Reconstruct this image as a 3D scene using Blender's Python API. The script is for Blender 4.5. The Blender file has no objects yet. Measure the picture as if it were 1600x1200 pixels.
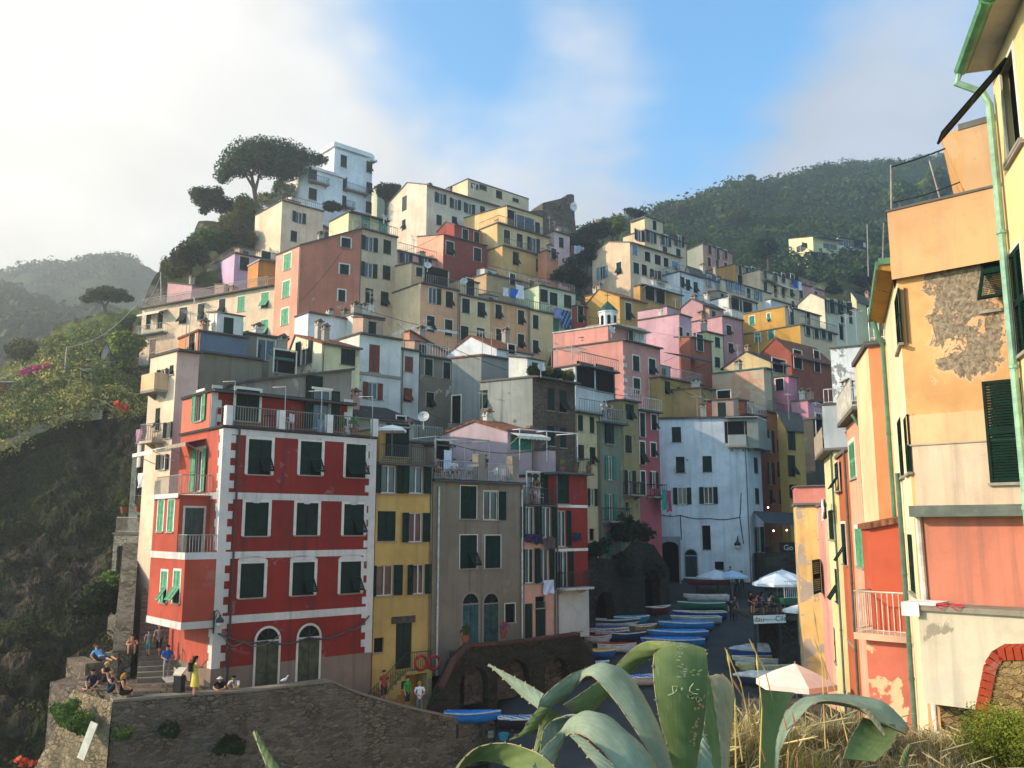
import bpy, bmesh, math, random
import numpy as np
from mathutils import Vector, Matrix, noise as mnoise
SC = bpy.context.scene
COL = SC.collection
R = math.radians
# ------------------------------------------------------------------ camera
FPX = 1383.0; PITCH = R(9.2); EYE = 12.0
cd = bpy.data.cameras.new("camera"); cam = bpy.data.objects.new("camera", cd); COL.objects.link(cam)
cd.sensor_fit = 'HORIZONTAL'; cd.sensor_width = 36.0; cd.lens = 36.0 * FPX / 1600.0
cd.clip_start = 0.1; cd.clip_end = 6000
cam.location = (0, 0, EYE); cam.rotation_euler = (R(90) + PITCH, 0, 0)
SC.camera = cam
# ------------------------------------------------------------------ light
SUN_EL = 24.0; SUN_AZ = -97.0            # azimuth measured from the view axis (+Y), to the left
SUN_STRENGTH = 5.0; SKY_STRENGTH = 0.1; EXPOSURE = 0.55
sdir = Vector((math.sin(R(SUN_AZ)) * math.cos(R(SUN_EL)), math.cos(R(SUN_AZ)) * math.cos(R(SUN_EL)), math.sin(R(SUN_EL))))
sl = bpy.data.lights.new("sun", 'SUN'); sl.energy = SUN_STRENGTH; sl.angle = R(0.6); sl.color = (1.0, 0.80, 0.61)
so = bpy.data.objects.new("sun", sl); COL.objects.link(so)
so.rotation_euler = (-sdir).to_track_quat('-Z', 'Y').to_euler()
so.location = (-60, 0, 120)
SC.view_settings.view_transform = 'Standard'; SC.view_settings.look = 'None'
SC.view_settings.exposure = EXPOSURE; SC.view_settings.gamma = 1.0
SC.cycles.max_bounces = 6; SC.cycles.diffuse_bounces = 3; SC.cycles.glossy_bounces = 2
SC.cycles.transmission_bounces = 3; SC.cycles.transparent_max_bounces = 6; SC.cycles.volume_bounces = 0
SC.cycles.caustics_reflective = False; SC.cycles.caustics_refractive = False
SC.cycles.use_denoising = True

def pixdir(px, py):                     # direction of a picture point, scaled to one metre forward
    xc = (px - 800) / FPX; yc = (600 - py) / FPX
    den = math.cos(PITCH) - math.sin(PITCH) * yc
    return xc / den, (math.sin(PITCH) + math.cos(PITCH) * yc) / den
def P(px, py, D):
    a, b = pixdir(px, py)
    return Vector((a * D, D, EYE + b * D))

# ------------------------------------------------------------------ sky
w = bpy.data.worlds.new("World"); SC.world = w; w.use_nodes = True
def build_sky():
    nt = w.node_tree; N = nt.nodes; Lk = nt.links
    for n in list(N): N.remove(n)
    out = N.new('ShaderNodeOutputWorld'); bg = N.new('ShaderNodeBackground')
    sky = N.new('ShaderNodeTexSky'); sky.sky_type = 'NISHITA'; sky.sun_disc = False
    sky.sun_elevation = R(SUN_EL); sky.sun_rotation = R(SUN_AZ)
    sky.air_density = 1.0; sky.dust_density = 0.6; sky.ozone_density = 2.2
    tc = N.new('ShaderNodeTexCoord')
    def math_(op, a, b=None, c=None, clamp=False):
        n = N.new('ShaderNodeMath'); n.operation = op; n.use_clamp = clamp
        for i, v in enumerate((a, b, c)):
            if v is None: continue
            if isinstance(v, (int, float)): n.inputs[i].default_value = v
            else: Lk.new(v, n.inputs[i])
        return n.outputs[0]
    # clouds live on a flat layer overhead: direction divided by height
    sep = N.new('ShaderNodeSeparateXYZ'); Lk.new(tc.outputs['Generated'], sep.inputs[0])
    h = math_('ADD', math_('MAXIMUM', sep.outputs[2], 0.0), 0.22)
    cx = math_('DIVIDE', sep.outputs[0], h); cy = math_('DIVIDE', sep.outputs[1], h)
    cmb = N.new('ShaderNodeCombineXYZ'); Lk.new(cx, cmb.inputs[0]); Lk.new(cy, cmb.inputs[1])
    nz = N.new('ShaderNodeTexNoise'); nz.inputs['Scale'].default_value = 2.1; nz.inputs['Detail'].default_value = 9
    nz.inputs['Roughness'].default_value = 0.52; nz.inputs['Distortion'].default_value = 0.35
    Lk.new(cmb.outputs[0], nz.inputs['Vector'])
    nf = N.new('ShaderNodeTexNoise'); nf.inputs['Scale'].default_value = 7.0; nf.inputs['Detail'].default_value = 8
    Lk.new(cmb.outputs[0], nf.inputs['Vector'])
    acc = math_('MULTIPLY_ADD', nz.outputs[0], 1.0, -0.5)
    acc = math_('ADD', acc, math_('MULTIPLY_ADD', nf.outputs[0], 0.62, -0.31))
    # broad banks of cloud and clear gaps, each a soft patch of sky
    for (px, py, k, amp) in SKY_BANKS:
        a, b = pixdir(px, py); d = Vector((a, 1, b)).normalized()
        dp = N.new('ShaderNodeVectorMath'); dp.operation = 'DOT_PRODUCT'
        dp.inputs[1].default_value = d; Lk.new(tc.outputs['Generated'], dp.inputs[0])
        e = math_('MULTIPLY', math_('SUBTRACT', dp.outputs['Value'], 1.0), k)
        acc = math_('ADD', acc, math_('MULTIPLY', math_('POWER', 2.718, e), amp))
    mr = N.new('ShaderNodeMapRange'); mr.interpolation_type = 'SMOOTHSTEP'
    mr.inputs['From Min'].default_value = -0.34; mr.inputs['From Max'].default_value = 0.50
    Lk.new(acc, mr.inputs['Value'])
    # sun-side brightness and warmth of the cloud
    sd = N.new('ShaderNodeVectorMath'); sd.operation = 'DOT_PRODUCT'; sd.inputs[1].default_value = sdir
    Lk.new(tc.outputs['Generated'], sd.inputs[0])
    cr = N.new('ShaderNodeValToRGB'); e = cr.color_ramp.elements
    e[0].position = 0.0; e[0].color = (0.60, 0.67, 0.78, 1)
    e[1].position = 1.0; e[1].color = (1.35, 1.25, 1.08, 1)
    el = cr.color_ramp.elements.new(0.2); el.color = (0.84, 0.86, 0.90, 1); el = cr.color_ramp.elements.new(0.5); el.color = (1.02, 0.99, 0.93, 1)
    Lk.new(math_('MULTIPLY_ADD', sd.outputs['Value'], 0.85, 0.15), cr.inputs[0])
    shade = math_('MULTIPLY_ADD', nz.outputs[0], 0.75, 0.58)
    ccol = N.new('ShaderNodeVectorMath'); ccol.operation = 'SCALE'; Lk.new(cr.outputs[0], ccol.inputs[0]); Lk.new(shade, ccol.inputs['Scale'])
    ccs = N.new('ShaderNodeVectorMath'); ccs.operation = 'SCALE'; Lk.new(ccol.outputs[0], ccs.inputs[0]); ccs.inputs['Scale'].default_value = CLOUD_GAIN / SKY_STRENGTH
    tint = N.new('ShaderNodeVectorMath'); tint.operation = 'MULTIPLY'; tint.inputs[1].default_value = SKY_TINT
    Lk.new(sky.outputs[0], tint.inputs[0])
    mx = N.new('ShaderNodeMix'); mx.data_type = 'RGBA'
    Lk.new(mr.outputs[0], mx.inputs['Factor']); Lk.new(tint.outputs[0], mx.inputs['A']); Lk.new(ccs.outputs[0], mx.inputs['B'])
    Lk.new(mx.outputs['Result'], bg.inputs['Color']); bg.inputs['Strength'].default_value = SKY_STRENGTH
    Lk.new(bg.outputs[0], out.inputs[0])
CLOUD_GAIN = 0.76; SKY_TINT = (1.35, 2.3, 2.5)
SKY_BANKS = [(50, 250, 10, 0.62), (-700, 500, 6, 0.5), (560, 160, 70, 0.22), (880, 260, 50, 0.50), (930, 65, 260, 0.46), (1360, 120, 130, 0.70), (1300, 230, 170, 0.55), (1150, 330, 120, 0.15),
             (720, 50, 75, -0.85), (1110, 190, 120, -0.55), (1180, 30, 90, -0.55), (1440, 20, 160, -0.25), (800, 170, 200, -0.25), (800, -700, 3, -0.1)]
HAZE = 0.00105
build_sky()

# ------------------------------------------------------------------ materials
def lin(hexs):
    v = [int(hexs[i:i + 2], 16) / 255 for i in (0, 2, 4)]
    return tuple(c / 12.92 if c <= 0.04045 else ((c + 0.055) / 1.055) ** 2.4 for c in v)
MATS = {}
class NT:
    def __init__(self, name):
        self.m = bpy.data.materials.new(name); self.m.use_nodes = True
        self.nt = self.m.node_tree; self.N = self.nt.nodes; self.L = self.nt.links
        self.b = self.N['Principled BSDF']; self.tc = self.N.new('ShaderNodeTexCoord')
        oi = self.N.new('ShaderNodeObjectInfo'); ad = self.N.new('ShaderNodeVectorMath')      # every object gets its own stretch of the pattern
        self.L.new(self.tc.outputs['Object'], ad.inputs[0]); self.L.new(oi.outputs['Location'], ad.inputs[1]); self.vec = ad.outputs[0]
    def noise(self, scale, detail=5, rough=0.55, vec=None, dist=0.0, sx=None):
        n = self.N.new('ShaderNodeTexNoise'); n.inputs['Scale'].default_value = scale; n.inputs['Detail'].default_value = detail
        n.inputs['Roughness'].default_value = rough; n.inputs['Distortion'].default_value = dist
        src = vec or self.vec
        if sx:
            mp = self.N.new('ShaderNodeMapping'); mp.inputs['Scale'].default_value = sx; self.L.new(src, mp.inputs[0]); src = mp.outputs[0]
        self.L.new(src, n.inputs['Vector']); return n.outputs['Fac']
    def voro(self, scale, feature='F1', sx=None, rnd=1.0):
        n = self.N.new('ShaderNodeTexVoronoi'); n.feature = feature; n.inputs['Scale'].default_value = scale; n.inputs['Randomness'].default_value = rnd
        src = self.vec
        if sx:
            mp = self.N.new('ShaderNodeMapping'); mp.inputs['Scale'].default_value = sx; self.L.new(src, mp.inputs[0]); src = mp.outputs[0]
        self.L.new(src, n.inputs['Vector']); return n
    def rng(self, v, a, b, c=0.0, d=1.0, smooth=True):
        n = self.N.new('ShaderNodeMapRange'); n.interpolation_type = 'SMOOTHSTEP' if smooth else 'LINEAR'
        for k, x in zip(('From Min', 'From Max', 'To Min', 'To Max'), (a, b, c, d)): n.inputs[k].default_value = x
        self.L.new(v, n.inputs['Value']); return n.outputs[0]
    def mul(self, a, b):
        n = self.N.new('ShaderNodeMath'); n.operation = 'MULTIPLY'
        for i, v in enumerate((a, b)):
            if isinstance(v, (int, float)): n.inputs[i].default_value = v
            else: self.L.new(v, n.inputs[i])
        return n.outputs[0]
    def mix(self, f, a, b, mode='MIX'):
        n = self.N.new('ShaderNodeMix'); n.data_type = 'RGBA'; n.blend_type = mode
        if isinstance(f, (int, float)): n.inputs['Factor'].default_value = f
        else: self.L.new(f, n.inputs['Factor'])
        for k, v in (('A', a), ('B', b)):
            if isinstance(v, tuple): n.inputs[k].default_value = (*v[:3], 1)
            else: self.L.new(v, n.inputs[k])
        return n.outputs['Result']
    def bump(self, v, strength=0.3, dist=0.05):
        n = self.N.new('ShaderNodeBump'); n.inputs['Strength'].default_value = strength; n.inputs['Distance'].default_value = dist
        self.L.new(v, n.inputs['Height']); self.L.new(n.outputs[0], self.b.inputs['Normal'])
    def base(self, c, rough=0.9, spec=0.2):
        if isinstance(c, tuple): self.b.inputs['Base Color'].default_value = (*c[:3], 1)
        else: self.L.new(c, self.b.inputs['Base Color'])
        self.b.inputs['Roughness'].default_value = rough; self.b.inputs['Specular IOR Level'].default_value = spec
        return self.m
def sc(c, k): return tuple(min(1, x * k) for x in c)
def plaster(col, peel=0.0, dirt=0.5, under='8F8778'):
    key = ('pl', col, peel, dirt, under)
    if key in MATS: return MATS[key]
    t = NT('plaster_' + col); c = lin(col)
    big = t.noise(0.35, 5); mid = t.noise(1.7, 6, 0.6)
    k = t.mix(t.rng(big, 0.3, 0.7), sc(c, 0.80), sc(c, 1.08))
    k = t.mix(t.mul(t.rng(mid, 0.45, 0.75), 0.4), k, sc(c, 0.62))
    streak = t.noise(1.0, 6, 0.62, sx=(2.6, 2.6, 0.14)); g0 = (c[0] + c[1] + c[2]) / 3
    k = t.mix(t.mul(t.rng(streak, 0.47, 0.75), min(1, 0.75 * dirt + .1)), k, tuple(x * .38 + g0 * .18 for x in c))
    pal = t.noise(0.8, 8, 0.66, dist=.4); k = t.mix(t.mul(t.rng(pal, 0.60, 0.66), 0.30 * dirt + .06), k, tuple(x * .45 + .22 for x in c))
    spots = t.noise(5.0, 5, 0.72)
    k = t.mix(t.mul(t.rng(spots, 0.64, 0.74), 0.5 * dirt + 0.12), k, sc(c, 0.42))
    if peel > 0:
        pn = t.noise(0.55, 9, 0.63, dist=0.3)
        pm = t.rng(pn, 0.68 - 0.28 * peel, 0.70 - 0.28 * peel)
        k = t.mix(pm, k, t.mix(mid, sc(lin(under), 0.7), sc(lin(under), 1.15)))
    fine = t.noise(14, 6, 0.7)
    t.bump(fine, 0.25, 0.03)
    MATS[key] = t.base(k, 0.92, 0.15); return MATS[key]
def paint(col, rough=0.55, var=0.25, spec=0.3, name='paint_'):
    key = ('pt', col, rough, var)
    if key in MATS: return MATS[key]
    t = NT(name + col); c = lin(col)
    k = t.mix(t.rng(t.noise(3.0, 6, 0.65), 0.35, 0.7), sc(c, 1 - var), sc(c, 1 + var * 0.5))
    k = t.mix(t.mul(t.rng(t.noise(11, 4, 0.7), 0.6, 0.75), var), k, sc(c, 0.55))
    MATS[key] = t.base(k, rough, spec); return MATS[key]
def metal(col, rough=0.5): return paint(col, rough, 0.3, 0.4, 'metal_')
def stone(col='7C7468', scale=2.6, dark='2E2A25', bumpk=0.9):
    key = ('st', col, scale, dark)
    if key in MATS: return MATS[key]
    t = NT('stone_' + col); c = lin(col); d = lin(dark)
    wn = t.N.new('ShaderNodeTexNoise'); wn.inputs['Scale'].default_value = 3.0; wn.inputs['Detail'].default_value = 4; t.L.new(t.vec, wn.inputs['Vector'])
    wa = t.N.new('ShaderNodeVectorMath'); wa.operation = 'MULTIPLY_ADD'; t.L.new(wn.outputs['Color'], wa.inputs[0]); wa.inputs[1].default_value = (.28, .28, .28); t.L.new(t.vec, wa.inputs[2]); t.vec = wa.outputs[0]
    scale = scale * 1.55
    v = t.voro(scale, 'F1', sx=(1, 1, 2.1)); e = t.voro(scale, 'DISTANCE_TO_EDGE', sx=(1, 1, 2.1))
    br = t.rng(t.noise(0.4, 4), 0.3, 0.7)
    rnd = N2 = t.N.new('ShaderNodeSeparateColor'); t.L.new(v.outputs['Color'], N2.inputs[0])
    k = t.mix(rnd.outputs[0], sc(c, 0.32), sc(c, 1.15))
    k = t.mix(t.mul(rnd.outputs[1], 0.35), k, sc((c[0] * 1.1, c[1] * 0.9, c[2] * 0.7), 0.9))
    k = t.mix(t.mul(br, 0.55), k, sc(c, 0.42))
    gap = t.rng(e.outputs['Distance'], 0.02, 0.09)
    mort = t.rng(t.noise(0.8, 3), 0.4, 0.62)
    k = t.mix(gap, t.mix(mort, sc(c, .28), sc(c, 1.0)), k); k = t.mix(t.mul(t.rng(t.noise(.7, 7, .65), .55, .68), .6), k, sc(c, .32)); k = t.mix(t.mul(t.rng(t.noise(1.1, 7, .65), .58, .66), .35), k, sc(c, 1.15))
    n = t.noise(9, 5, 0.7)
    hgt = t.N.new('ShaderNodeMath'); hgt.operation = 'MULTIPLY_ADD'; t.L.new(gap, hgt.inputs[0]); hgt.inputs[1].default_value = 1.0; t.L.new(n, hgt.inputs[2])
    t.bump(hgt.outputs[0], bumpk, 0.09)
    MATS[key] = t.base(k, 0.95, 0.1); return MATS[key]
def rock(col='4A453C', veg='3A4426', vegk=0.5, scale=0.12):
    key = ('rk', col, veg, vegk, scale)
    if key in MATS: return MATS[key]
    t = NT('rock_' + col); c = lin(col); g = lin(veg)
    a = t.noise(scale, 8, 0.6, dist=0.4); b = t.noise(scale * 6, 7, 0.65, sx=(1, 1, 0.35)); f = t.noise(scale * 30, 5, 0.7)
    k = t.mix(t.rng(b, 0.38, 0.62), sc(c, 0.25), sc(c, 1.7))
    k = t.mix(t.rng(a, 0.62 - 0.3 * vegk, 0.70 - 0.3 * vegk), k, t.mix(t.rng(f, 0.4, 0.6), sc(g, 0.5), sc(g, 1.2)))
    k = t.mix(t.mul(t.rng(f, 0.55, 0.7), 0.5), k, sc(c, 0.35))
    hgt = t.N.new('ShaderNodeMath'); hgt.operation = 'MULTIPLY_ADD'; t.L.new(b, hgt.inputs[0]); hgt.inputs[1].default_value = 2.0; t.L.new(f, hgt.inputs[2])
    t.bump(hgt.outputs[0], 0.8, 0.5)
    MATS[key] = t.base(k, 0.95, 0.1); return MATS[key]
def leafmat(col, var=0.5, trans=0.25):
    key = ('lf', col, var, trans)
    if key in MATS: return MATS[key]
    t = NT('foliage_' + col); c = lin(col)
    n = t.noise(0.9, 4, 0.6); f = t.noise(6, 3, 0.6)
    oi = t.N.new('ShaderNodeObjectInfo')
    k = t.mix(t.rng(n, 0.35, 0.65), sc(c, 1 - var), sc((c[0] * 1.25, c[1] * 1.1, c[2] * 0.8), 1 + var * 0.6))
    k = t.mix(t.mul(t.rng(f, 0.5, 0.7), 0.5), k, sc(c, 0.6))
    hs = t.N.new('ShaderNodeHueSaturation'); t.L.new(k, hs.inputs['Color'])
    t.L.new(t.rng(oi.outputs['Random'], 0, 1, 0.46, 0.53, False), hs.inputs['Hue']); t.L.new(t.rng(oi.outputs['Random'], 0, 1, 0.7, 1.25, False), hs.inputs['Value'])
    t.base(hs.outputs[0], 0.8, 0.2)
    tr = t.N.new('ShaderNodeBsdfTranslucent'); t.L.new(hs.outputs[0], tr.inputs[0])
    ms = t.N.new('ShaderNodeMixShader'); ms.inputs[0].default_value = trans
    o = t.N['Material Output']; t.L.new(t.b.outputs[0], ms.inputs[1]); t.L.new(tr.outputs[0], ms.inputs[2]); t.L.new(ms.outputs[0], o.inputs[0])
    MATS[key] = t.m; return t.m
def tiles(col='8A5A44'):
    key = ('tl', col)
    if key in MATS: return MATS[key]
    t = NT('roof_tiles_' + col); c = lin(col)
    wv = t.N.new('ShaderNodeTexWave'); wv.wave_type = 'BANDS'; wv.bands_direction = 'X'; wv.inputs['Scale'].default_value = 1.6; wv.inputs['Distortion'].default_value = 0.6
    t.L.new(t.tc.outputs['Object'], wv.inputs[0])
    k = t.mix(t.rng(t.noise(2.5, 5, 0.7), 0.3, 0.7), sc(c, 0.55), sc(c, 1.25))
    k = t.mix(t.mul(wv.outputs['Fac'], 0.5), k, sc(c, 0.45)); t.bump(wv.outputs['Fac'], 0.7, 0.06)
    MATS[key] = t.base(k, 0.9, 0.15); return MATS[key]
def glass():
    if 'gl' in MATS: return MATS['gl']
    t = NT('window_glass'); k = t.mix(t.rng(t.noise(0.6, 3), 0.3, 0.7), (0.012, 0.016, 0.02), (0.05, 0.06, 0.07))
    t.base(k, 0.08, 0.6); MATS['gl'] = t.m; return t.m
def dark(): return paint('0E1113', 0.9, 0.3, 0.1, 'room_shade_and_black_')  # near-black colour standing in for unlit interiors; also black lettering, clock hands, marks
# ------------------------------------------------------------------ mesh building
class MB:
    def __init__(self): self.v = []; self.f = []; self.mi = []
    def add(self, vs, fs, m=0):
        o = len(self.v); self.v.extend([tuple(x) for x in vs]); self.f.extend([tuple(i + o for i in q) for q in fs]); self.mi.extend([m] * len(fs))
    def quad(self, a, b, c, d, m=0): self.add((a, b, c, d), ((0, 1, 2, 3),), m)
    def box(self, x0, x1, y0, y1, z0, z1, m=0, M=None):
        vs = [Vector((x, y, z)) for z in (z0, z1) for y in (y0, y1) for x in (x0, x1)]
        if M is not None: vs = [M @ q for q in vs]
        self.add(vs, ((0, 2, 3, 1), (4, 5, 7, 6), (0, 1, 5, 4), (2, 6, 7, 3), (0, 4, 6, 2), (1, 3, 7, 5)), m)
    def slab(self, pts, t, m=0):        # extrude a planar polygon (list of 3d points) down by t
        n = len(pts); lo = [Vector(p) - Vector((0, 0, t)) for p in pts]
        self.add([Vector(p) for p in pts] + lo, [tuple(range(n)), tuple(range(2 * n - 1, n - 1, -1))] + [(i, i + n, (i + 1) % n + n, (i + 1) % n) for i in range(n)], m)
    def prism(self, pts, off, m=0):     # extrude polygon along a vector
        n = len(pts); lo = [Vector(p) + off for p in pts]
        self.add([Vector(p) for p in pts] + lo, [tuple(range(n)), tuple(range(2 * n - 1, n - 1, -1))] + [(i, i + n, (i + 1) % n + n, (i + 1) % n) for i in range(n)], m)
    def tube(self, pts, r, m=0, n=6, cap=True):
        pts = [Vector(p) for p in pts]; k = len(pts); rs = r if isinstance(r, (list, tuple)) else [r] * k
        o = len(self.v); ref = None
        for i, p in enumerate(pts):
            d = (pts[min(i + 1, k - 1)] - pts[max(i - 1, 0)])
            d = d.normalized() if d.length > 1e-9 else Vector((0, 0, 1))
            if ref is None or abs(ref.dot(d)) > 0.95: ref = Vector((0, 0, 1)) if abs(d.z) < 0.9 else Vector((1, 0, 0))
            a = d.cross(ref).normalized(); b = a.cross(d); ref = b
            for j in range(n):
                t = 2 * math.pi * j / n; self.v.append(tuple(p + a * (rs[i] * math.cos(t)) + b * (rs[i] * math.sin(t))))
        for i in range(k - 1):
            for j in range(n):
                self.f.append((o + i * n + j, o + i * n + (j + 1) % n, o + (i + 1) * n + (j + 1) % n, o + (i + 1) * n + j)); self.mi.append(m)
        if cap:
            self.f.append(tuple(o + j for j in range(n - 1, -1, -1))); self.f.append(tuple(o + (k - 1) * n + j for j in range(n))); self.mi += [m, m]
    def lathe(self, prof, m=0, n=14, c=(0, 0, 0)):
        o = len(self.v); k = len(prof)
        for r, z in prof:
            for j in range(n):
                t = 2 * math.pi * j / n; self.v.append((c[0] + r * math.cos(t), c[1] + r * math.sin(t), c[2] + z))
        for i in range(k - 1):
            for j in range(n):
                self.f.append((o + i * n + j, o + i * n + (j + 1) % n, o + (i + 1) * n + (j + 1) % n, o + (i + 1) * n + j)); self.mi.append(m)
    def grid(self, pts, m=0):           # pts[i][j]
        o = len(self.v); a = len(pts); b = len(pts[0])
        for row in pts: self.v.extend([tuple(p) for p in row])
        for i in range(a - 1):
            for j in range(b - 1):
                self.f.append((o + i * b + j, o + i * b + j + 1, o + (i + 1) * b + j + 1, o + (i + 1) * b + j)); self.mi.append(m)
    def mesh(self, name, mats, smooth=False):
        me = bpy.data.meshes.new(name); me.from_pydata(self.v, [], self.f)
        for q in (mats if isinstance(mats, (list, tuple)) else [mats]): me.materials.append(q)
        if len(set(self.mi)) > 1: me.polygons.foreach_set('material_index', self.mi)
        if smooth: me.polygons.foreach_set('use_smooth', [True] * len(me.polygons))
        me.update(); return me
    def build(self, name, mats, parent=None, M=None, smooth=False):
        return link(name, self.mesh(name, mats, smooth), parent, M)
def link(name, me, parent=None, M=None):
    o = bpy.data.objects.new(name, me); COL.objects.link(o)
    if parent: o.parent = parent
    if M is not None: o.matrix_basis = M
    return o
def empty(name, M):
    o = bpy.data.objects.new(name, None); COL.objects.link(o); o.empty_display_size = 0.3; o.matrix_basis = M; return o
def tag(o, label, cat, group=None, kind=None):
    if label: o['label'] = label
    if cat: o['category'] = cat
    if group: o['group'] = group
    if kind: o['kind'] = kind
    return o
def struct(o, kind='structure'): o['kind'] = kind; return o
def T(x, y=None, z=None): return Matrix.Translation(x if y is None else (x, y, z))
def Rz(a): return Matrix.Rotation(a, 4, 'Z')
def copy_tree(o, M=None, parent=None):
    c = o.copy(); COL.objects.link(c); c.parent = parent
    if M is not None: c.matrix_basis = M
    for ch in o.children: copy_tree(ch, None, c)
    return c
rnd = random.Random(7)
# ================================================================== houses
SHUT = {'G': '08281F', 'L': '5C9E78', 'B': '7C4130', 'U': '6F8EA6', 'K': '0A1A18', 'W': 'D8D5CC', 'D': '33271F', 'T': '2F7F6C', 'S': '3E4A48'}
MESHC = {}
def cached(key, fn):
    if key not in MESHC: MESHC[key] = fn()
    return MESHC[key]
def q1(x): return max(0.3, round(x * 20) / 20)
class Frame:                             # a vertical wall plane: origin, direction along it, outward normal
    def __init__(self, O, a, L):
        self.O = Vector((O[0], O[1], 0)); self.a = Vector((a[0], a[1], 0)).normalized(); self.L = L
        self.n = Vector((self.a.y, -self.a.x, 0))
    def hit(self, px, py):
        dx, dz = pixdir(px, py)
        s = (dx * self.O.y - self.O.x) / (self.a.x - dx * self.a.y)
        return s, EYE + dz * (self.O.y + s * self.a.y)
    def pt(self, s, z, off=0.0): return self.O + self.a * s + self.n * off + Vector((0, 0, z))
    def M(self, s, z, off=0.0):
        p = self.pt(s, z, off); a = self.a; y = -self.n
        return Matrix(((a.x, y.x, 0, p.x), (a.y, y.y, 0, p.y), (0, 0, 1, p.z), (0, 0, 0, 1)))
def shutter_mesh(w, h, col, detail, tilt):
    def mk():
        b = MB(); st = 0.06
        def panel(z0, z1, Mx=None):
            b.box(-w / 2, -w / 2 + st, -0.02, 0.02, z0, z1, 0, Mx); b.box(w / 2 - st, w / 2, -0.02, 0.02, z0, z1, 0, Mx)
            b.box(-w / 2 + st, w / 2 - st, -0.019, 0.019, z0, z0 + st, 0, Mx); b.box(-w / 2 + st, w / 2 - st, -0.019, 0.019, z1 - st, z1, 0, Mx)
            if detail:
                n = max(3, int((z1 - z0 - 2 * st) / detail)); 
                for i in range(n):
                    z = z0 + st + (i + 0.5) * (z1 - z0 - 2 * st) / n; d = (z1 - z0) / n * 0.42
                    vs = [Vector((x, y, zz)) for x, y, zz in ((-w / 2 + st, -0.016, z - d), (w / 2 - st, -0.016, z - d), (w / 2 - st, 0.014, z + d), (-w / 2 + st, 0.014, z + d))]
                    if Mx is not None: vs = [Mx @ q for q in vs]
                    b.add(vs, ((0, 1, 2, 3),))
            else: b.box(-w / 2 + st, w / 2 - st, -0.004, 0.012, z0 + st, z1 - st, 0, Mx)
        if tilt:
            zt = h * tilt
            panel(zt, h); Mx = T(0, -0.02, zt) @ Matrix.Rotation(R(-34), 4, 'X') @ T(0, 0, -zt); panel(0.01, zt - 0.01, Mx)
        else:
            panel(0, h * 0.5); panel(h * 0.5, h)
        return b.mesh('shutter', paint(SHUT[col], 0.65, 0.3, 0.12, 'shutter_paint_'))
    return cached(('sh', w, h, col, detail, tilt), mk)
def window_mesh(kind, w, h, surround, arch):
    def mk():
        b = MB(); mats = [paint('DAD4C4', 0.7, 0.12), paint('CFC9BC', 0.5, 0.12), glass(), dark(), paint('9C958A', 0.8, 0.2)]
        if surround:
            t = surround; o = 0.018
            b.box(-w / 2 - t, -w / 2, -o, 0.02, 0, h, 0); b.box(w / 2, w / 2 + t, -o, 0.02, 0, h, 0)
            b.box(-w / 2 - t, w / 2 + t, -o, 0.02, h, h + t, 0)
        b.box(-w / 2 - 0.1, w / 2 + 0.1, -0.07, 0.03, -0.06, -0.003, 4)                        # sill
        if kind in 'ca': b.quad((-w / 2, 0.12, 0), (w / 2, 0.12, 0), (w / 2, 0.12, h), (-w / 2, 0.12, h), 3)
        else:
            b.quad((-w / 2, 0.13, 0), (w / 2, 0.13, 0), (w / 2, 0.13, h), (-w / 2, 0.13, h), 3 if kind == 'k' else 2)
            if kind != 'k':
                f = 0.055
                b.box(-w / 2, -w / 2 + f, 0.07, 0.12, 0, h, 1); b.box(w / 2 - f, w / 2, 0.07, 0.12, 0, h, 1)
                b.box(-w / 2 + f, w / 2 - f, 0.072, 0.118, 0, f, 1); b.box(-w / 2 + f, w / 2 - f, 0.072, 0.118, h - f, h, 1)
                b.box(-f * 0.7, f * 0.7, 0.071, 0.117, f, h - f, 1)
        return b.mesh('window', mats)
    return cached(('win', kind, w, h, surround), mk)
def door_mesh(w, h, col, surround, arch):
    def mk():
        b = MB(); mats = [paint(SHUT[col], 0.6, 0.35), paint('C9C2B2', 0.8, 0.2), dark()]
        b.box(-w / 2, w / 2, 0.10, 0.14, 0, h, 2)
        hh = h
        for x0, x1 in ((-w / 2 + 0.02, -0.01), (0.01, w / 2 - 0.02)):
            b.box(x0, x1, 0.06, 0.09, 0, hh, 0)
            for z0, z1 in ((0.12, hh * 0.42), (hh * 0.48, hh - 0.12)): b.box(x0 + 0.07, x1 - 0.07, 0.045, 0.06, z0, z1, 0)
        if surround:
            t = surround
            b.box(-w / 2 - t, -w / 2, -0.02, 0.02, 0, h + t, 1); b.box(w / 2, w / 2 + t, -0.02, 0.02, 0, h + t, 1)
            b.box(-w / 2, w / 2, -0.02, 0.02, h, h + t, 1)
        return b.mesh('door', mats)
    return cached(('door', w, h, col, surround, arch), mk)
HOUSES = []
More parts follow.
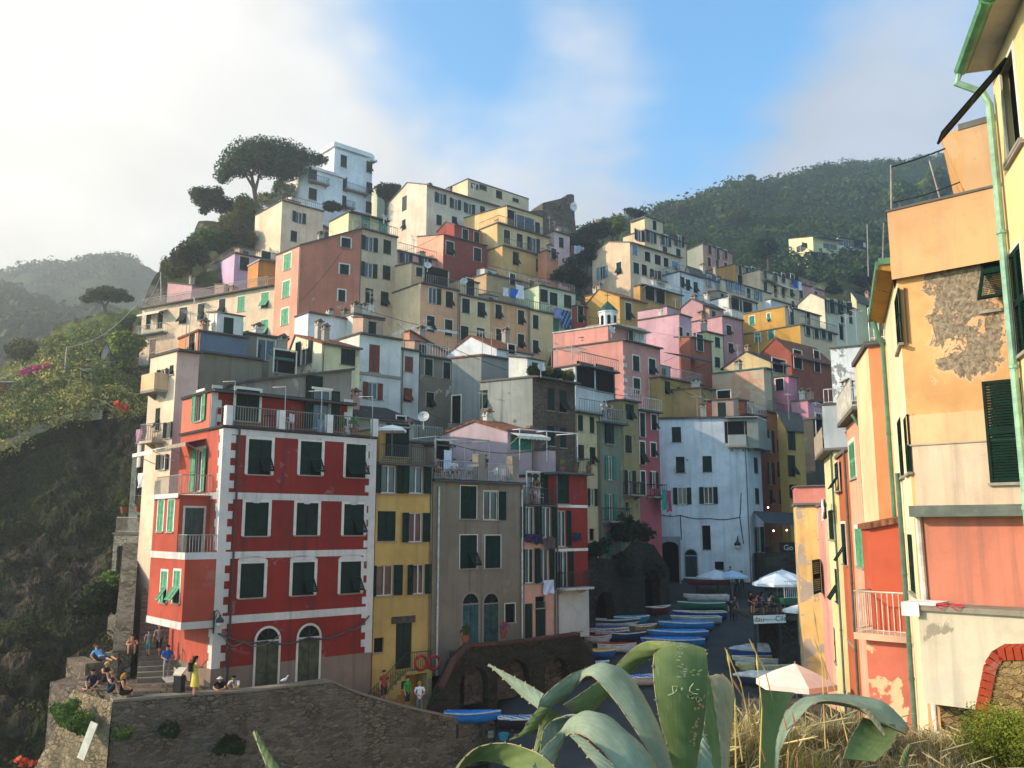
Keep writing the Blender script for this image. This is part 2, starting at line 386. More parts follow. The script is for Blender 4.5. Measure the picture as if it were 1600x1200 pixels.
class House:
    def part(self, name, mb, mats, parent=None, smooth=False):
        mb.v = [tuple(self.inv @ Vector(p)) for p in mb.v]
        return mb.build(name, mats, parent or self.root, None, smooth)
    def put(self, name, me, Mw, parent=None): return link(name, me, parent or self.root, self.inv @ Mw)
    def window(self, fr, tok, sh, ws, surround):
        kind = tok[0]; i = 1; col = sh
        if tok[1].isupper(): col = tok[1]; i = 2
        body = tok[i:].split(':'); px, py = map(float, body[0].split(','))
        s, zc = fr.hit(px, py); dim = body[1] if len(body) > 1 else ws
        if isinstance(dim, str) and dim[0] == 'p':          # size read off as picture extents
            pw, ph = map(float, dim[1:].split(',')); w_ = abs(fr.hit(px + pw / 2, py)[0] - fr.hit(px - pw / 2, py)[0]); h_ = fr.hit(px, py - ph / 2)[1] - fr.hit(px, py + ph / 2)[1]
        else: w_, h_ = map(float, dim.split(',')) if isinstance(dim, str) else dim
        w_, h_ = q1(w_), q1(h_); return kind, col, s, zc - h_ / 2, w_, h_
    def put_window(self, fr, spec, surround):
        kind, col, s, z, w_, h_ = spec
        if kind == 'c' and 44 < self.D and rnd.random() < .2: kind = 'a'
        det = 0.05 if self.D < 30 else (0.09 if self.D < 58 else 0)
        sur = surround if self.D < 140 else 0
        if kind == 'd':
            return self.put('door', door_mesh(w_, h_, col, sur, 0), fr.M(s, z))
        o = self.put('window', window_mesh(kind if kind in 'ack' else 'g', w_, h_, sur, 0), fr.M(s, z))
        if kind in 'ca':
            lw = w_ / 2 - 0.012
            for k in (-1, 1):
                tilt = 0
                if kind == 'a': tilt = 0.5 if (k > 0 or rnd.random() < 0.5) else 0
                link('shutter', shutter_mesh(round(lw, 3), round(h_ - 0.02, 3), col, det, tilt), o, T(k * w_ / 4, 0.015, 0.01))
        elif kind in 'oh':
            lw = round(w_ / 2, 3)
            for k in ((-1, 1) if kind == 'o' else (1,)):
                ang = rnd.uniform(2, 14) * k
                link('shutter', shutter_mesh(lw, round(h_, 3), col, det, 0), o, T(k * (w_ / 2 + 0.03), -0.05, 0) @ Rz(R(-ang)) @ T(k * lw / 2, 0, 0))
        return o
    def rail(self, pts, h=0.95, gap=0.13, name='railing', mat='5E6560', parent=None, r=0.013):
        b = MB(); g = gap if self.D < 58 else gap * 2.1; r = r if self.D < 58 else 0.02
        for p, q_ in zip(pts[:-1], pts[1:]):
            p = Vector(p); q_ = Vector(q_); d = q_ - p; n = max(1, int(d.length / g)); up = Vector((0, 0, 1))
            b.tube([p + up * h, q_ + up * h], r * 1.8, 0, 4); b.tube([p + up * 0.08, q_ + up * 0.08], r * 1.2, 0, 4)
            for i in range(n + 1):
                x = p + d * (i / n); b.tube([x, x + up * h], r, 0, 4, False)
        return self.part(name, b, metal(mat, 0.5), parent)
    def balcony(self, fr, x0, x1, y, dep=0.9, rail='5E6560', slab='8F8A7E', h=0.95, closed=None):
        s0, z0 = fr.hit(x0, y); s1, z1 = fr.hit(x1, y); z = (z0 + z1) / 2
        s0, s1 = min(s0, s1), max(s0, s1)
        b = MB(); Mx = fr.M(0, z)
        b.box(s0, s1, -dep, -0.002, -0.14, 0, 0, Mx)
        for sx in (s0 + 0.2, s1 - 0.35): b.prism([Mx @ Vector((sx, -0.004, -0.142)), Mx @ Vector((sx, -dep * 0.7, -0.142)), Mx @ Vector((sx, -0.004, -0.45))], fr.a * 0.14, 0)
        o = self.part('balcony', b, plaster(slab, 0, 0.8))
        e = 0.04
        pts = [fr.pt(s0 + e, z, 0.01), fr.pt(s0 + e, z, dep - e), fr.pt(s1 - e, z, dep - e), fr.pt(s1 - e, z, 0.01)]
        if closed:
            bb = MB()
            for p, q_ in zip(pts[:-1], pts[1:]):
                d = (q_ - p).normalized(); nn = Vector((-d.y, d.x, 0)) * 0.05
                bb.prism([p + nn, q_ + nn, q_ - nn, p - nn], Vector((0, 0, h)), 0)
            rl = self.part('balcony_parapet', bb, plaster(closed, 0, 0.7))
        else: rl = self.rail(pts, h, mat=rail)
        Mloc = rl.matrix_basis.copy(); rl.parent = o; rl.matrix_basis = Mloc
        return o
    def awning(self, fr, x0, x1, y, dep=1.2, drop=0.5, col='C9C5B4', stripes=None, name='awning'):
        s0, z0 = fr.hit(x0, y); s1, z1 = fr.hit(x1, y); s0, s1 = min(s0, s1), max(s0, s1); z = (z0 + z1) / 2
        b = MB(); Mx = fr.M(0, z); t = 0.03
        a = [(s0, -0.01, 0), (s1, -0.01, 0), (s1, -dep, -drop), (s0, -dep, -drop)]
        b.slab([Mx @ Vector(p) for p in a], t, 0)
        n = 8
        for i in range(n):
            u0 = s0 + (s1 - s0) * i / n; u1 = s0 + (s1 - s0) * (i + 1) / n; um = (u0 + u1) / 2
            b.prism([Mx @ Vector(p) for p in ((u0, -dep - 0.005, -drop), (u1, -dep - 0.005, -drop), (u1, -dep - 0.005, -drop - 0.16), (um, -dep - 0.005, -drop - 0.22), (u0, -dep - 0.005, -drop - 0.16))], fr.n * 0.012, 0)
        b.tube([Mx @ Vector((s0 + 0.05, -0.02, -drop - 0.5)), Mx @ Vector((s0 + 0.05, -dep, -drop - 0.03))], 0.02, 0, 4)
        b.tube([Mx @ Vector((s1 - 0.05, -0.02, -drop - 0.5)), Mx @ Vector((s1 - 0.05, -dep, -drop - 0.03))], 0.02, 0, 4)
        return self.part(name, b, paint(col, 0.9, 0.2, 0.1))
    def chimney(self, p, w=0.5, h=1.3, col=None, pot=True):
        b = MB(); x, y, z = p; Mx = T(x, y, z) @ Rz(self.phi); hw = w / 2
        b.box(-hw, hw, -hw, hw, -0.9, h - 0.35, 0, Mx); b.box(-hw - 0.06, hw + 0.06, -hw - 0.06, hw + 0.06, h - 0.35, h - 0.28, 0, Mx)
        for i in (-1, 1):
            for j in (-1, 1): b.box(i * hw * 0.8 - 0.06, i * hw * 0.8 + 0.06, j * hw * 0.8 - 0.06, j * hw * 0.8 + 0.06, h - 0.28, h - 0.06, 0, Mx)
        b.box(-hw - 0.09, hw + 0.09, -hw - 0.09, hw + 0.09, h - 0.06, h, 1, Mx)
        b.prism([Mx @ Vector((-hw - 0.02, -hw, h)), Mx @ Vector((hw + 0.02, -hw, h)), Mx @ Vector((0, -hw, h + 0.2))], Mx.to_3x3() @ Vector((0, w, 0)), 1)
        return self.part('chimney', b, [plaster(col or 'A89E90', 0.2, 0.9), paint('7D6355', 0.9, 0.3, 0.1)])
    def antenna(self, p, h=2.2):
        b = MB(); p = Vector(p); b.tube([p - Vector((0, 0, 0.3)), p + Vector((0, 0, h))], 0.02, 0, 4)
        d = Vector((math.cos(self.phi + 0.5), math.sin(self.phi + 0.5), 0)); e = Vector((-d.y, d.x, 0))
        c = p + Vector((0, 0, h - 0.15)); b.tube([c - d * 0.5, c + d * 0.6], 0.012, 0, 4)
        for k in range(6): b.tube([c + d * (-0.45 + 0.2 * k) - e * (0.22 + 0.03 * k), c + d * (-0.45 + 0.2 * k) + e * (0.22 + 0.03 * k)], 0.008, 0, 3)
        return self.part('antenna', b, metal('8B8F8E'))
    def dish(self, p, r=0.38, az=0.6):
        b = MB(); pts = [(r * math.sin(t * 0.2), -0.12 + 0.12 * (t * 0.2) ** 2 * 1.0) for t in range(7)]
        d = MB(); d.lathe([(r * k / 6, 0.11 * (k / 6) ** 2) for k in range(7)] + [(r, 0.125), (0.02, 0.02)], 0, 16)
        Mx = T(p) @ Rz(self.phi + az) @ Matrix.Rotation(R(68), 4, 'X')
        b.add([Mx @ Vector(v) for v in d.v], d.f)
        b.tube([p, Vector(p) + Vector((0, 0, -0.7))], 0.025, 0, 5); b.tube([Mx @ Vector((0, -r, 0.12)), Mx @ Vector((0, 0, 0.42))], 0.012, 0, 4)
        b.box(-0.04, 0.04, -0.04, 0.04, 0.38, 0.48, 0, Mx)
        return self.part('satellite_dish', b, metal('B9BBB8', 0.4))
    def pipe(self, fr, s, z0, z1, col='6C6A62', off=0.07, r=0.045, name='drainpipe'):
        b = MB(); b.tube([fr.pt(s, z1, off), fr.pt(s, z0, off)], r, 0, 6)
        for k in range(int((z1 - z0) / 2.2) + 1): b.tube([fr.pt(s, z1 - 0.5 - 2.2 * k, off), fr.pt(s, z1 - 0.54 - 2.2 * k, off)], r * 1.35, 0, 6)
        return self.part(name, b, metal(col, 0.5))
    def band(self, fr, s0, s1, z0, z1, col='E6E0D4', off=0.02, name='plaster_band'):
        b = MB(); b.box(s0, s1, -off, 0.01, z0, z1, 0, fr.M(0, 0)); return self.part(name, b, plaster(col, 0, 0.3))
def grid_wall(b, fr, z0, z1, holes, s0=0.0, s1=None, reveal=0.15, m=0):
    s1 = fr.L if s1 is None else s1
    hs = [(max(h[0], s0 + 0.03), min(h[1], s1 - 0.03), max(h[2], z0 + 0.03), min(h[3], z1 - 0.03)) for h in holes]
    hs = [h for h in hs if h[1] - h[0] > 0.1 and h[3] - h[2] > 0.1]
    S = sorted(set([s0, s1] + [round(x, 4) for h in hs for x in h[:2]])); Z = sorted(set([z0, z1] + [round(x, 4) for h in hs for x in h[2:]]))
    def V(s, z, o=0): return fr.pt(s, z, o)
    for i in range(len(S) - 1):
        for j in range(len(Z) - 1):
            sc_, zc_ = (S[i] + S[i + 1]) / 2, (Z[j] + Z[j + 1]) / 2
            if any(h[0] < sc_ < h[1] and h[2] < zc_ < h[3] for h in hs): continue
            b.quad(V(S[i], Z[j]), V(S[i + 1], Z[j]), V(S[i + 1], Z[j + 1]), V(S[i], Z[j + 1]), m)
    for h in hs:
        a, c, d, e = h; r = -reveal
        b.quad(V(a, d), V(a, d, r), V(a, e, r), V(a, e), m); b.quad(V(c, d, r), V(c, d), V(c, e), V(c, e, r), m)
        b.quad(V(a, e), V(a, e, r), V(c, e, r), V(c, e), m); b.quad(V(a, d, r), V(a, d), V(c, d), V(c, d, r), m)
ROOFC = {'s': '5B5650', 'r': '85523F', 'g': '6E6A62', 'w': 'B9B4A8', 'd': '3A3835', 't': '3F6B5E'}
def H(label, col, x, y, D, xr, xl=None, W=None, az=48.8, azl=None, h=12, roof='flat', rp=None, rh=2.0, rf=0.5, rc='s', win='', lwin='', rwin='', ws=(0.95, 1.5),
      sh='G', fr=0.09, ov=0.22, ovl=0.1, rail='', railc='5E6560', chim=0, ant=0, group='houses of the hillside village', name='house', cat='house', peel=0.0, dirt=0.5, pipes='', L=None,
      parent=None, mat=None, wname='wall', lcol=None, ledge=0.14, gutter=True, under='8F8778', C3=None, zb=None):
    Hs = House(); az += rnd.uniform(-1.3, 1.3) if D > 58 else 0; azl = az - 90 if azl is None else azl
    u = Vector((math.sin(R(az)), math.cos(R(az)), 0)); v = Vector((math.sin(R(azl)), math.cos(R(azl)), 0))
    C = Vector(C3) if C3 else P(x, y, D); zt = C.z; h = zt - zb if zb is not None else h; C0 = Vector((C.x, C.y, 0))
    tf = Frame(C0, u, 0)
    if L is None: L = tf.hit(xr, y)[0]
    if W is None:
        W = Frame(C0, v, 0).hit(xl, y)[0] if xl is not None else 7.0
    zb = zt - h
    if parent is None and 55 < D < 132 and cat == 'house' and chim == 0: chim = rnd.choice((0, 1, 1, 2))
    if parent is None and 48 < D < 132 and cat == 'house' and ant == 0: ant = rnd.choice((0, 0, 1, 1, 2))
    if parent is None and 44 < D < 132 and not pipes: pipes = rnd.choice(('', '1', '0', '1'))
    Hs.D = D; Hs.u = u; Hs.v = v; Hs.C = C0; Hs.zt = zt; Hs.zb = zb; Hs.L = L; Hs.W = W
    Hs.phi = math.atan2(u.y, u.x)
    Hs.front = Frame(C0, u, L); Hs.left = Frame(C0 + v * W, -v, W); Hs.right = Frame(C0 + u * L, v, W); Hs.back = Frame(C0 + u * L + v * W, -u, L)
    if parent is None:
        Mw = T(C0.x, C0.y, zb) @ Rz(Hs.phi); Hs.root = empty(name, Mw); tag(Hs.root, label, cat, group)
        HOUSES.append((C0 + u * L / 2 + v * W / 2, zb - (14 if cat == 'villa' else 0), L, W)); Hs.inv = Mw.inverted()
    else: Hs.root = parent.root; Hs.inv = parent.inv
    wm = mat or plaster(col, peel, dirt, under)
    # roof height over each corner
    if rp and roof in ('gable', 'shed'):
        s, z = Hs.left.hit(*rp); rf = (W - s) / W; rh = z - zt
        if roof == 'shed': rh = rh / max(rf, 0.05)
    if rp and roof in ('fg', 'shedl'):
        s, z = Hs.front.hit(*rp); rf = s / L; rh = z - zt
        if roof == 'shedl': rh = rh / rf
    fw = [Hs.window(Hs.front, t, sh, ws, fr) for t in win.split()]
    lw = [Hs.window(Hs.left, t, sh, ws, fr) for t in lwin.split()]
    rw = [Hs.window(Hs.right, t, sh, ws, fr) for t in rwin.split()]
    b = MB(); zl = min(zt, zt + rh) if roof in ('shedl', 'shed') else zt
    hol = lambda L_: [(s - w_ / 2, s + w_ / 2, z, z + h_) for k, c, s, z, w_, h_ in L_]
    grid_wall(b, Hs.front, zb, zl, hol(fw)); grid_wall(b, Hs.left, zb, zl, hol(lw), m=1 if lcol else 0); grid_wall(b, Hs.right, zb, zl, hol(rw)); grid_wall(b, Hs.back, zb, zl, [])
    c0, c1, c2, c3 = C0, C0 + u * L, C0 + u * L + v * W, C0 + v * W
    up = lambda p, z: Vector((p.x, p.y, z))
    rb = MB(); th = ledge; e = 0.004
    def roofslab(pts): rb.slab([p + Vector((0, 0, th + e)) for p in pts], th, 0)
    if roof == 'flat':
        b.quad(up(c0, zt), up(c1, zt), up(c2, zt), up(c3, zt))
        roofslab([up(c0 - v * ov - u * ovl, zt), up(c1 - v * ov + u * 0.05, zt), up(c2 + u * 0.05, zt), up(c3 - u * ovl, zt)])
    elif roof == 'gable':
        m0 = c0 + v * W * rf; m1 = c1 + v * W * rf; zr = zt + rh; sl_ = rh / (W * rf); sb = rh / (W * (1 - rf) + 1e-6)
        b.add([up(c3, zt), up(c0, zt), up(m0, zr)], ((0, 1, 2),), 1 if lcol else 0); b.add([up(c1, zt), up(c2, zt), up(m1, zr)], ((0, 1, 2),))
        roofslab([up(c0 - v * ov - u * ovl, zt - ov * sl_), up(c1 - v * ov + u * 0.12, zt - ov * sl_), up(m1 + u * 0.12, zr), up(m0 - u * ovl, zr)])
        roofslab([up(m0 - u * ovl, zr), up(m1 + u * 0.12, zr), up(c2 + v * ov + u * 0.12, zt - ov * sb), up(c3 + v * ov - u * ovl, zt - ov * sb)])
    elif roof == 'shed':
        zf, zk = zt, zt + rh; sl_ = rh / W
        b.add([up(c3, zl), up(c0, zl), up(c0, zf), up(c3, zk)], ((0, 1, 2, 3),), 1 if lcol else 0); b.add([up(c1, zl), up(c2, zl), up(c2, zk), up(c1, zf)], ((0, 1, 2, 3),))
        b.quad(up(c2, zl), up(c3, zl), up(c3, zk), up(c2, zk)); b.quad(up(c0, zl), up(c1, zl), up(c1, zf), up(c0, zf))
        roofslab([up(c0 - v * ov - u * ovl, zf - ov * sl_), up(c1 - v * ov + u * 0.12, zf - ov * sl_), up(c2 + u * 0.12, zk), up(c3 - u * ovl, zk)])
    elif roof == 'shedl':
        z0_, z1_ = zt, zt + rh
        b.quad(up(c0, zl), up(c1, zl), up(c1, z1_), up(c0, z0_)); b.quad(up(c2, zl), up(c3, zl), up(c3, z0_), up(c2, z1_))
        b.quad(up(c1, zl), up(c2, zl), up(c2, z1_), up(c1, z1_)); b.quad(up(c3, zl), up(c0, zl), up(c0, z0_), up(c3, z0_))
        k = rh / L
        roofslab([up(c0 - v * ov - u * ovl, z0_ - ovl * k), up(c1 - v * ov + u * 0.1, z1_), up(c2 + u * 0.1, z1_), up(c3 - u * ovl, z0_ - ovl * k)])
    elif roof == 'fg':
        m0 = c0 + u * L * rf; m1 = c3 + u * L * rf; zr = zt + rh; ka = rh / (L * rf + 1e-6); kb = rh / (L * (1 - rf) + 1e-6)
        b.add([up(c0, zt), up(c1, zt), up(m0, zr)], ((0, 1, 2),)); b.add([up(c2, zt), up(c3, zt), up(m1, zr)], ((0, 1, 2),))
        roofslab([up(c0 - v * ov - u * ov, zt - ov * ka), up(m0 - v * ov, zr), up(m1, zr), up(c3 - u * ov, zt - ov * ka)])
        roofslab([up(m0 - v * ov, zr), up(c1 - v * ov + u * ov, zt - ov * kb), up(c2 + u * ov, zt - ov * kb), up(m1, zr)])
    Hs.wall = Hs.part(wname, b, [wm, plaster(lcol, peel, dirt, under)] if lcol else wm)
    rm = tiles('8A5A44') if rc == 'r' else plaster(ROOFC[rc], 0, 1.0)
    Hs.roof = Hs.part('roof', rb, rm)
    if gutter and roof in ('flat', 'gable', 'shed') and D < 125:
        g = MB(); sl_ = {'flat': 0, 'gable': rh / (W * rf + 1e-6), 'shed': rh / W}[roof]; zz = zt - ov * sl_ + 0.03
        g.tube([up(c0 - v * (ov + 0.05) - u * ovl, zz), up(c1 - v * (ov + 0.05), zz)], 0.055, 0, 6); Hs.part('gutter', g, metal('4B4A45'))
    proud = Frame(Hs.front.O + Hs.front.n * .145, Hs.front.a, L)
    for s_ in fw: Hs.put_window(proud if s_[3] + s_[5] > zl - .03 else Hs.front, s_, fr)
    for s_ in lw: Hs.put_window(Hs.left, s_, fr)
    for s_ in rw: Hs.put_window(Hs.right, s_, fr)
    ztr = zt + th + e
    if rail:
        ins = 0.06; pts = []
        a0 = c0 - v * (ov - ins) + u * ins; a1 = c1 - v * (ov - ins) - u * ins
        if 'l' in rail: pts.append(up(c3 + u * ins - v * 0.1, ztr))
        pts += [up(a0, ztr), up(a1, ztr)]
        if 'r' in rail: pts.append(up(c2 - u * ins, ztr))
        Hs.rail(pts, mat=railc)
    for k in range(chim):
        f = rnd.uniform(0.2, 0.85); g = rnd.uniform(0.35, 0.75)
        zz = {'flat': ztr, 'gable': zt + rh * (1 - abs(g - rf) / max(rf, 1 - rf)), 'shed': zt + rh * g, 'shedl': zt + rh * f, 'fg': zt + rh * (1 - abs(f - rf) / max(rf, 1 - rf))}[roof]
        p = c0 + u * L * f + v * W * g; Hs.chimney((p.x, p.y, zz), rnd.uniform(0.4, 0.6), rnd.uniform(0.9, 1.5), rnd.choice(['A89E90', 'B58E78', 'C9C2B4']))
    for k in range(ant):
        p = c0 + u * L * rnd.uniform(0.15, 0.9) + v * W * rnd.uniform(0.2, 0.7); Hs.antenna(up(p, ztr + (rh * 0.4 if roof != 'flat' else 0)), rnd.uniform(1.5, 2.8))
    if parent is None and roof == 'flat' and 52 < D < 118 and cat == 'house' and L > 3.2 and W > 3:
        k = rnd.random(); hx_ = rnd.uniform(.25, .55); q = [up(c0 + u * (L * hx_ + a) + v * (W * .45 + c), ztr) for a, c in ((0, 0), (1.9, 0), (1.9, 1.6), (0, 1.6))]
        if k < .45:
            hb = MB(); hb.prism([p_ + Vector((0, 0, 1.7 + .3 * (i_ > 1))) for i_, p_ in enumerate(q)], Vector((0, 0, -2.2))); hb.prism([p_ + (p_ - (q[0] + q[2]) / 2) * .12 + Vector((0, 0, 1.8 + .3 * (i_ > 1))) for i_, p_ in enumerate(q)], Vector((0, 0, -.09)), 1)
            fq = Frame(q[0], u, 2); hb.quad(fq.pt(.5, ztr, .01), fq.pt(1.2, ztr, .01), fq.pt(1.2, ztr + 1.5, .01), fq.pt(.5, ztr + 1.5, .01), 2); Hs.part('roof_hut', hb, [plaster(rnd.choice(('C9BCA4', 'B99A86', 'D5D2C8', 'A89C8A')), .1, .9), tiles('7A5A4A'), paint(SHUT['G'], .8)])
        elif k < .8:
            pb_ = MB(); tp = [p_ + Vector((0, 0, 2.1)) for p_ in q]
            for a_, c_ in zip(q, tp): pb_.tube([a_, c_], .03, 0, 4)
            for i_ in range(4): pb_.tube([tp[i_], tp[(i_ + 1) % 4]], .03, 0, 4)
            for i_ in range(1, 6): f_ = i_ / 6; pb_.tube([tp[0].lerp(tp[1], f_), tp[3].lerp(tp[2], f_)], .02, 0, 4)
            Hs.part('pergola_frame', pb_, metal('A8A49A'))
        if not rail and rnd.random() < .6: Hs.rail([up(c3 + u * .1 - v * .2, ztr), up(c0 + u * .1 + v * .05, ztr), up(c1 - u * .1 + v * .05, ztr)], .9, mat=rnd.choice(('6E6A62', '9A9A94', '4A4A46')))
    for t in pipes:
        if t == '0': Hs.pipe(Hs.front, 0.12, zb, zt - 0.05)
        if t == '1': Hs.pipe(Hs.front, L - 0.12, zb, zt - 0.05)
        if t == 'l': Hs.pipe(Hs.left, W - 0.12, zb, zt - 0.05)
    return Hs
# ================================================================== ground, cliffs and hills
def loft(rows, sub_u, sub_v, amp, freq, seed=0, oct_=4, flat=(0, 0), ridged=False):
    ctrl = [[P(*p) if len(p) == 3 else Vector(p[1]) for p in r] for r in rows]
    def cr(pts, t):
        n = len(pts) - 1; i = min(int(t), n - 1); f = t - i
        p0, p1, p2, p3 = pts[max(i - 1, 0)], pts[i], pts[i + 1], pts[min(i + 2, n)]
        return 0.5 * ((2 * p1) + (p2 - p0) * f + (2 * p0 - 5 * p1 + 4 * p2 - p3) * f * f + (3 * p1 - p0 - 3 * p2 + p3) * f ** 3)
    nu = (len(ctrl[0]) - 1) * sub_u; nv = (len(ctrl) - 1) * sub_v
    cols = [[cr(r, (len(r) - 1) * i / nu) for i in range(nu + 1)] for r in ctrl]
    pts = [[cr([c[i] for c in cols], (len(ctrl) - 1) * j / nv) for i in range(nu + 1)] for j in range(nv + 1)]
    out = []
    for j, row in enumerate(pts):
        o = []
        for i, p in enumerate(row):
            a = row[min(i + 1, nu)] - row[max(i - 1, 0)]; b = pts[min(j + 1, nv)][i] - pts[max(j - 1, 0)][i]
            n = a.cross(b); n = n.normalized() if n.length > 1e-9 else Vector((0, 0, 1))
            q = Vector(p) * freq + Vector((seed * 13.1, seed * 7.7, seed * 3.3)); s = 0; k = 1
            for _ in range(oct_):
                v = mnoise.noise(q); v = (0.5 - abs(v)) * 1.4 if ridged else v
                s += v * k; k *= 0.55; q = q * 2.03
            fade = min(1, j / 3) if flat[0] else 1
            o.append(p + n * (s * amp * fade))
        out.append(o)
    b = MB(); b.grid(out); return b, out
TERR = []
def terrain_town():
    cp = [(c.x, c.y, zb - 1.2) for c, zb, L, W in HOUSES]
    for px, py, D in ((400, 325, 122), (330, 345, 126), (285, 400, 118), (262, 430, 116), (370, 385, 112), (345, 400, 108), (300, 440, 102), (455, 330, 132), (520, 335, 136), (600, 340, 138), (650, 310, 150), (700, 300, 155), (880, 400, 126),
                      (905, 455, 116), (880, 520, 106), (905, 530, 105), (930, 530, 104), (890, 365, 158), (840, 350, 160), (930, 385, 150), (1000, 400, 155), (1080, 420, 150), (1150, 420, 160), (1300, 440, 150), (1380, 470, 140), (1200, 440, 150)):
        p = P(px, py, D); cp.append((p.x, p.y, p.z - 0.4))
    for x, y, z in ((-40, 190, 55), (0, 200, 60), (40, 210, 58), (90, 210, 50), (-27, 65, 12), (-29, 72, 14), (-31, 80, 18), (-24, 58, 8), (-34, 88, 22), (-60, 150, 40), (10, 90, 4), (24, 100, 5)): cp.append((x, y, z))
    cp = np.array(cp)
    xs = np.linspace(-46, 92, 120); ys = np.linspace(47.5, 205, 130)
    X, Y = np.meshgrid(xs, ys, indexing='ij')
    d2 = (X[..., None] - cp[:, 0]) ** 2 + (Y[..., None] - cp[:, 1]) ** 2 + 2.0
    wt = d2 ** -1.9; Z = (wt * cp[:, 2]).sum(-1) / wt.sum(-1)
    ZM = np.where(Y < 84, EYE + 0.19 * Y - 19.2, EYE - 3.24) - 1.5
    Z = np.where((Y < 79) & (X > -6), np.minimum(Z, ZM), Z)
    Z = np.where((X < -0.37 * Y) & (Y < 104), -25.0, Z)
    b = MB(); b.grid([[Vector((X[i, j], Y[i, j], Z[i, j] + 0.5 * mnoise.noise(Vector((X[i, j] * 0.3, Y[i, j] * 0.3, 0))))) for j in range(len(ys))] for i in range(len(xs))])
    TERR.append((xs, ys, Z))
    return struct(b.build('terraced_hillside', rock('6B6455', '3F4A28', 0.7, 0.15), smooth=True))
def zmarina(x, y): return EYE + 0.19 * y - 19.2 if y < 84 else EYE - 3.24
def marina():
    b = MB(); pts = []
    for i in range(25):
        x = -16 + 46 * i / 24; pts.append([Vector((x, y, zmarina(x, y) - (7 if x < -1.5 and y < 38.4 + 1.03 * (x + 17.2) * .62 + 3 else 0) + 0.03 * mnoise.noise(Vector((x * 0.7, y * 0.7, 0))))) for y in [30 + k * 2.5 for k in range(26)]])
    b.grid(pts)
    t = NT('marina_paving'); c = lin('3A4244')
    k = t.mix(t.rng(t.noise(0.5, 6), 0.3, 0.7), sc(c, 0.5), sc(c, 1.1)); k = t.mix(t.mul(t.rng(t.noise(4, 5, 0.7), 0.5, 0.7), 0.5), k, sc(c, 0.35))
    g = t.noise(22, 5, .7); k = t.mix(t.mul(t.rng(g, .5, .7), .4), k, sc(c, .45)); t.bump(g, 0.4, 0.02)
    return struct(b.build('marina_slipway', t.base(k, 0.75, 0.3), smooth=True))
marina()
# the valley bottom and the land to the horizon
b = MB(); b.quad((-500, -50, -9), (400, -50, -9), (400, 560, -9), (-500, 560, -9))
t = NT('sea_water'); n_ = t.noise(0.4, 5); t.bump(n_, 0.4, 0.2); t.base((0.02, 0.07, 0.09), 0.12, 0.5)
struct(b.build('sea', t.m))
# steep cliff to the left of the village
b, CL = loft([[(-190, 760, 66), (-90, 735, 70), (0, 705, 73), (60, 680, 75), (110, 657, 76), (165, 650, 77), (225, 650, 76), (300, 650, 74)],
          [(-190, 800, 62), (-90, 790, 66), (0, 775, 69), (60, 760, 71), (110, 745, 72), (165, 740, 72), (225, 740, 70), (300, 740, 68)],
          [(-190, 900, 55), (-90, 890, 59), (0, 880, 62), (60, 870, 63), (110, 865, 64), (165, 860, 65), (225, 860, 64), (300, 860, 63)],
          [(-190, 1010, 47), (-90, 1010, 50), (0, 1000, 52), (60, 990, 54), (110, 985, 55), (165, 985, 56), (225, 985, 57), (300, 985, 58)],
          [(-190, 1130, 40), (-90, 1130, 42), (0, 1120, 44), (60, 1110, 45), (110, 1105, 46), (165, 1110, 47), (225, 1110, 48), (300, 1110, 50)],
          [(-190, 1350, 33), (-90, 1350, 34), (0, 1340, 36), (60, 1330, 37), (110, 1330, 38), (165, 1330, 39), (225, 1330, 40), (300, 1330, 41)]], 30, 34, 1.7, 0.17, 3, 7, (1, 0), True)
struct(b.build('sea_cliff', rock('4C4436', '383F24', 0.62, 0.14), smooth=False))
# green slope beyond the cliff edge, up to the lone pine
b, SL = loft([[(-190, 765, 66), (-90, 740, 70), (0, 710, 73), (60, 684, 75), (110, 660, 76), (165, 653, 77), (225, 653, 76), (300, 645, 74)],
          [(-190, 700, 80), (-90, 680, 82), (0, 650, 84), (60, 625, 86), (110, 610, 87), (165, 600, 87), (225, 640, 84), (300, 690, 82)],
          [(-190, 660, 118), (-90, 630, 114), (0, 600, 110), (60, 570, 108), (110, 550, 106), (165, 540, 104), (225, 590, 104), (300, 640, 100)],
          [(-190, 630, 140), (-90, 605, 138), (0, 578, 134), (60, 545, 132), (110, 513, 130), (165, 495, 128), (225, 480, 126), (300, 470, 126)],
          [(-190, 720, 170), (-90, 680, 165), (0, 640, 160), (60, 610, 160), (110, 590, 158), (165, 560, 155), (225, 520, 150), (300, 480, 148)]], 14, 12, 1.2, 0.15, 5, 4, (1, 0))
struct(b.build('terraced_slope', rock('8B8060', '5C6A34', 0.95, 0.12), smooth=True))
